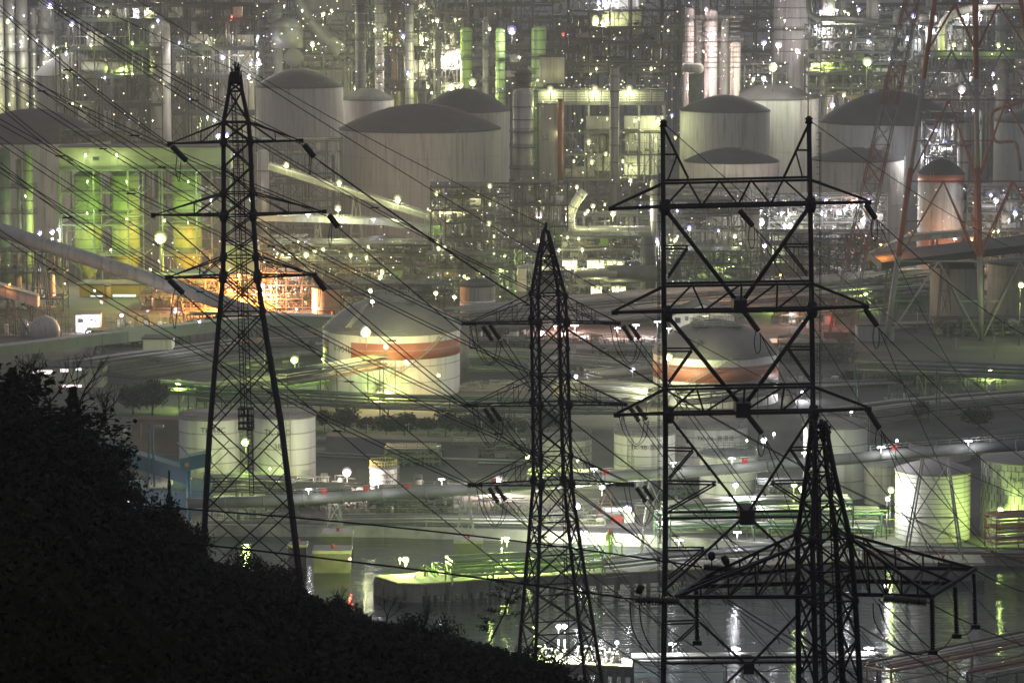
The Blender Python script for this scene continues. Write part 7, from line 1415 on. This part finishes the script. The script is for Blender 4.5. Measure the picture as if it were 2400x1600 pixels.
for _ in range(2):
    b = MB()
    for i in range(2600):
        z = rnd.random()**.8; rr = (1-z)*.36+.03; a = rnd.uniform(0, 6.28); tier = .75+.25*math.sin(z*40); q = rr*tier*rnd.uniform(.5, 1.05)
        p = Vector((q*math.cos(a), q*math.sin(a), z-.06*q)); u = Vector((math.cos(a), math.sin(a), -.3)).normalized(); w = u.cross(Vector((rnd.gauss(0, 1), rnd.gauss(0, 1), 1))).normalized(); ss = rnd.uniform(.015, .035)
        b.quad(tuple(p-u*ss), tuple(p+w*ss*.5), tuple(p+u*ss*1.4), tuple(p-w*ss*.5))
    CONI.append(b.mesh('foliage', LEAF))
BSTEM = MB().tube([(0, 0, -.3), (.04, 0, .25), (0, .03, .7)], .035, 6, .015).bar((0, 0, .2), (.3, .1, .6), .018, 5, .008).bar((0, 0, .25), (-.3, -.1, .62), .018, 5, .008).mesh('stem', BARK)
def plant(name, label, cat, px, Y, h, w, me, k, group, sink=.3):
    p = hill_point(px, Y); t = thing(name, label, cat, tuple(p), group); t.rotation_euler = (0, 0, k*2.1)
    for nm, m, s in (('stem' if cat == 'bush' else 'trunk', BSTEM, (w*1.2, w*1.2, h)), ('foliage', me, (w, w, h))):
        o = bpy.data.objects.new(nm, m); COL.objects.link(o); o.parent = t; o.scale = s; o.location = (0, 0, -sink if nm == 'foliage' else 0)
NB = 0
for i, px in enumerate(range(268, 1420, 24)):
    Yc = interp(CRESTY, px); h = rnd.choice((.8, 1.1, 1.3, 1.6, 2.1, 2.8)); plant('evergreen_bush', 'dark evergreen bush on the slope crest, %s from the left' % ordw(i), 'bush', px+rnd.uniform(-8, 8), Yc-rnd.uniform(0, 6), h, h*rnd.uniform(.55, .8), BUSH[i % 4], i, 'bushes along the slope crest')
for i in range(70):
    px = rnd.uniform(-60, 1300); f = rnd.uniform(.62, .95); Yc = interp(CRESTY, px); h = rnd.uniform(1.8, 3.4)
    plant('evergreen_bush', 'dark bush lost in the black shadow of the near slope', 'bush', px, Yc*f, min(h, 3.2*(1-f)+.35), h*.8, BUSH[i % 4], i, 'bushes in the dark slope')
for i, (px, Yc, top, w) in enumerate([(-20, 158, 850, 3.4), (28, 162, 862, 3.2), (78, 168, 930, 3.0), (128, 176, 1000, 2.8), (168, 182, 906, 3.2), (150, 170, 1030, 3.0), (208, 192, 1010, 3.0), (236, 198, 1046, 2.6), (255, 206, 1100, 2.4), (392, 240, 1102, 1.6), (410, 246, 1170, 1.8), (440, 252, 1190, 2.0), (360, 236, 1150, 2.0), (60, 150, 950, 3.6), (110, 158, 960, 3.2)]):
    base = hill_point(px, Yc); h = at(px, top, Yc).z-base.z
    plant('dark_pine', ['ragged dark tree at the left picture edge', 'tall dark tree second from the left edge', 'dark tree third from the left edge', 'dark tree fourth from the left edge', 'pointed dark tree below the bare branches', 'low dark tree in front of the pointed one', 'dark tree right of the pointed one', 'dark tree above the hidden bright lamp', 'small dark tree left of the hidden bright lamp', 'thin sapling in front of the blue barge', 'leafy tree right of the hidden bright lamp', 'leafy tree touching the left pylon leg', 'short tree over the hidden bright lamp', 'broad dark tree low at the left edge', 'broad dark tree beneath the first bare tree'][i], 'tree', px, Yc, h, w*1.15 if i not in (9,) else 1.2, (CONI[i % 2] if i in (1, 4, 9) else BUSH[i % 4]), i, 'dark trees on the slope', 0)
def bare_tree(name, label, px, base, top, lean, Y, seed, spread=.5, dep=5):
    r_ = random.Random(seed); a = at(px, base, Y); h = (base-top)*sc(Y); t = thing(name, label, 'bare tree', tuple(a)); tr, br = MB(), MB()
    def grow(p, d, l, r, k):
        q = p+d*l; (tr if k == 0 else br).bar(p, q, r, 5 if k < 2 else 3, r*.7)
        if k >= dep: return
        for _ in range(3 if k < 3 else 2):
            e = (d+Vector((r_.gauss(0, spread), r_.gauss(0, spread*.6), r_.gauss(.08, spread*.35)))).normalized(); grow(p+d*l*r_.uniform(.6, 1), e, l*r_.uniform(.6, .85), r*.62, k+1)
    grow(a, Vector((lean, 0, 1)).normalized(), h*.30, h*.012+.035, 0)
    tr.build('trunk', BARK, t); br.build('branches', BARK, t)
bare_tree('bare_tree', 'leafless tree at left in front of the lit windows', 60, 960, 776, -.05, 170, 3)
bare_tree('bare_tree', 'leafless tree fanning right above the dark trees at left', 170, 1010, 800, .22, 185, 6, .5, 6)
bare_tree('bare_tree', 'leafless tree leaning far right toward the blue mast', 215, 1030, 850, .8, 192, 9, .42, 6)
bare_tree('bare_tree', 'fine leafless tree between the first two at left', 118, 985, 800, .0, 176, 12, .45, 5)
bare_tree('bare_tree', 'small leafless tree behind the left pylon foot', 555, 1350, 1245, .05, 262, 15, .5, 5)
bare_tree('bare_tree', 'twiggy shrub left of the jetty tip above the bushes', 905, 1470, 1365, .1, 248, 18, .45, 5)
bare_tree('bare_tree', 'twiggy shrub below the jetty, second from the left', 985, 1490, 1390, .3, 246, 21, .45, 5)
bare_tree('bare_tree', 'twiggy shrub left of the leaning pine at centre', 800, 1440, 1350, .1, 258, 24, .45, 4)
def lean_pine():
    a, c = at(1150, 1500, 238), at(1205, 1372, 238); t = thing('leaning_pine', 'thin leaning pine in front of the middle pylon legs', 'tree', tuple(a)); MB().tube([a-Vector((.6, 0, 1.5)), a, (a+c)/2+Vector((.15, 0, 0)), c], .09, 6, .04).build('trunk', BARK, t); b = MB(); r_ = random.Random(3)
    for i in range(15):
        f = .15+.85*i/14; p = a+(c-a)*f; d = Vector((r_.uniform(-1, 1)*1.6, r_.uniform(-.5, .5), r_.uniform(0, .6))); q = p+d; b.bar(p, q, .025, 4)
        for k in range(46):
            o = p+d*r_.uniform(.35, 1.1)+Vector((r_.gauss(0, .13), r_.gauss(0, .13), r_.gauss(.05, .1))); u = Vector((r_.gauss(0, 1), r_.gauss(0, 1), r_.gauss(0, 1))).normalized()*.13; w = Vector((r_.gauss(0, 1), r_.gauss(0, 1), r_.gauss(0, 1))).normalized()*.05; b.quad(tuple(o-u), tuple(o+w), tuple(o+u), tuple(o-w))
    b.build('needle_foliage', LEAF, t)
lean_pine()
def undergrowth():
    b = MB(); r_ = random.Random(9)
    for i in range(42000):
        px = r_.uniform(-260, 1560); Yc = interp(CRESTY, px); Y = math.exp(r_.uniform(math.log(24), math.log(Yc*1.03))) if i % 3 else Yc*r_.uniform(.5, 1.04); p = hill_point(px, Y); s = Y*r_.uniform(.0007, .0018); p.z += r_.uniform(-.1, 1)*min(1, Y*.008)
        u = Vector((r_.gauss(0, 1), r_.gauss(0, 1), r_.gauss(0, 1))).normalized(); w = u.cross(Vector((r_.gauss(0, 1), r_.gauss(0, 1), r_.gauss(0, 1)))).normalized()
        b.quad(tuple(p-u*s), tuple(p+w*s*.5), tuple(p+u*s), tuple(p-w*s*.5))
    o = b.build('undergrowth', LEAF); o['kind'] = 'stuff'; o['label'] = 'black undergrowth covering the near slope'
undergrowth()
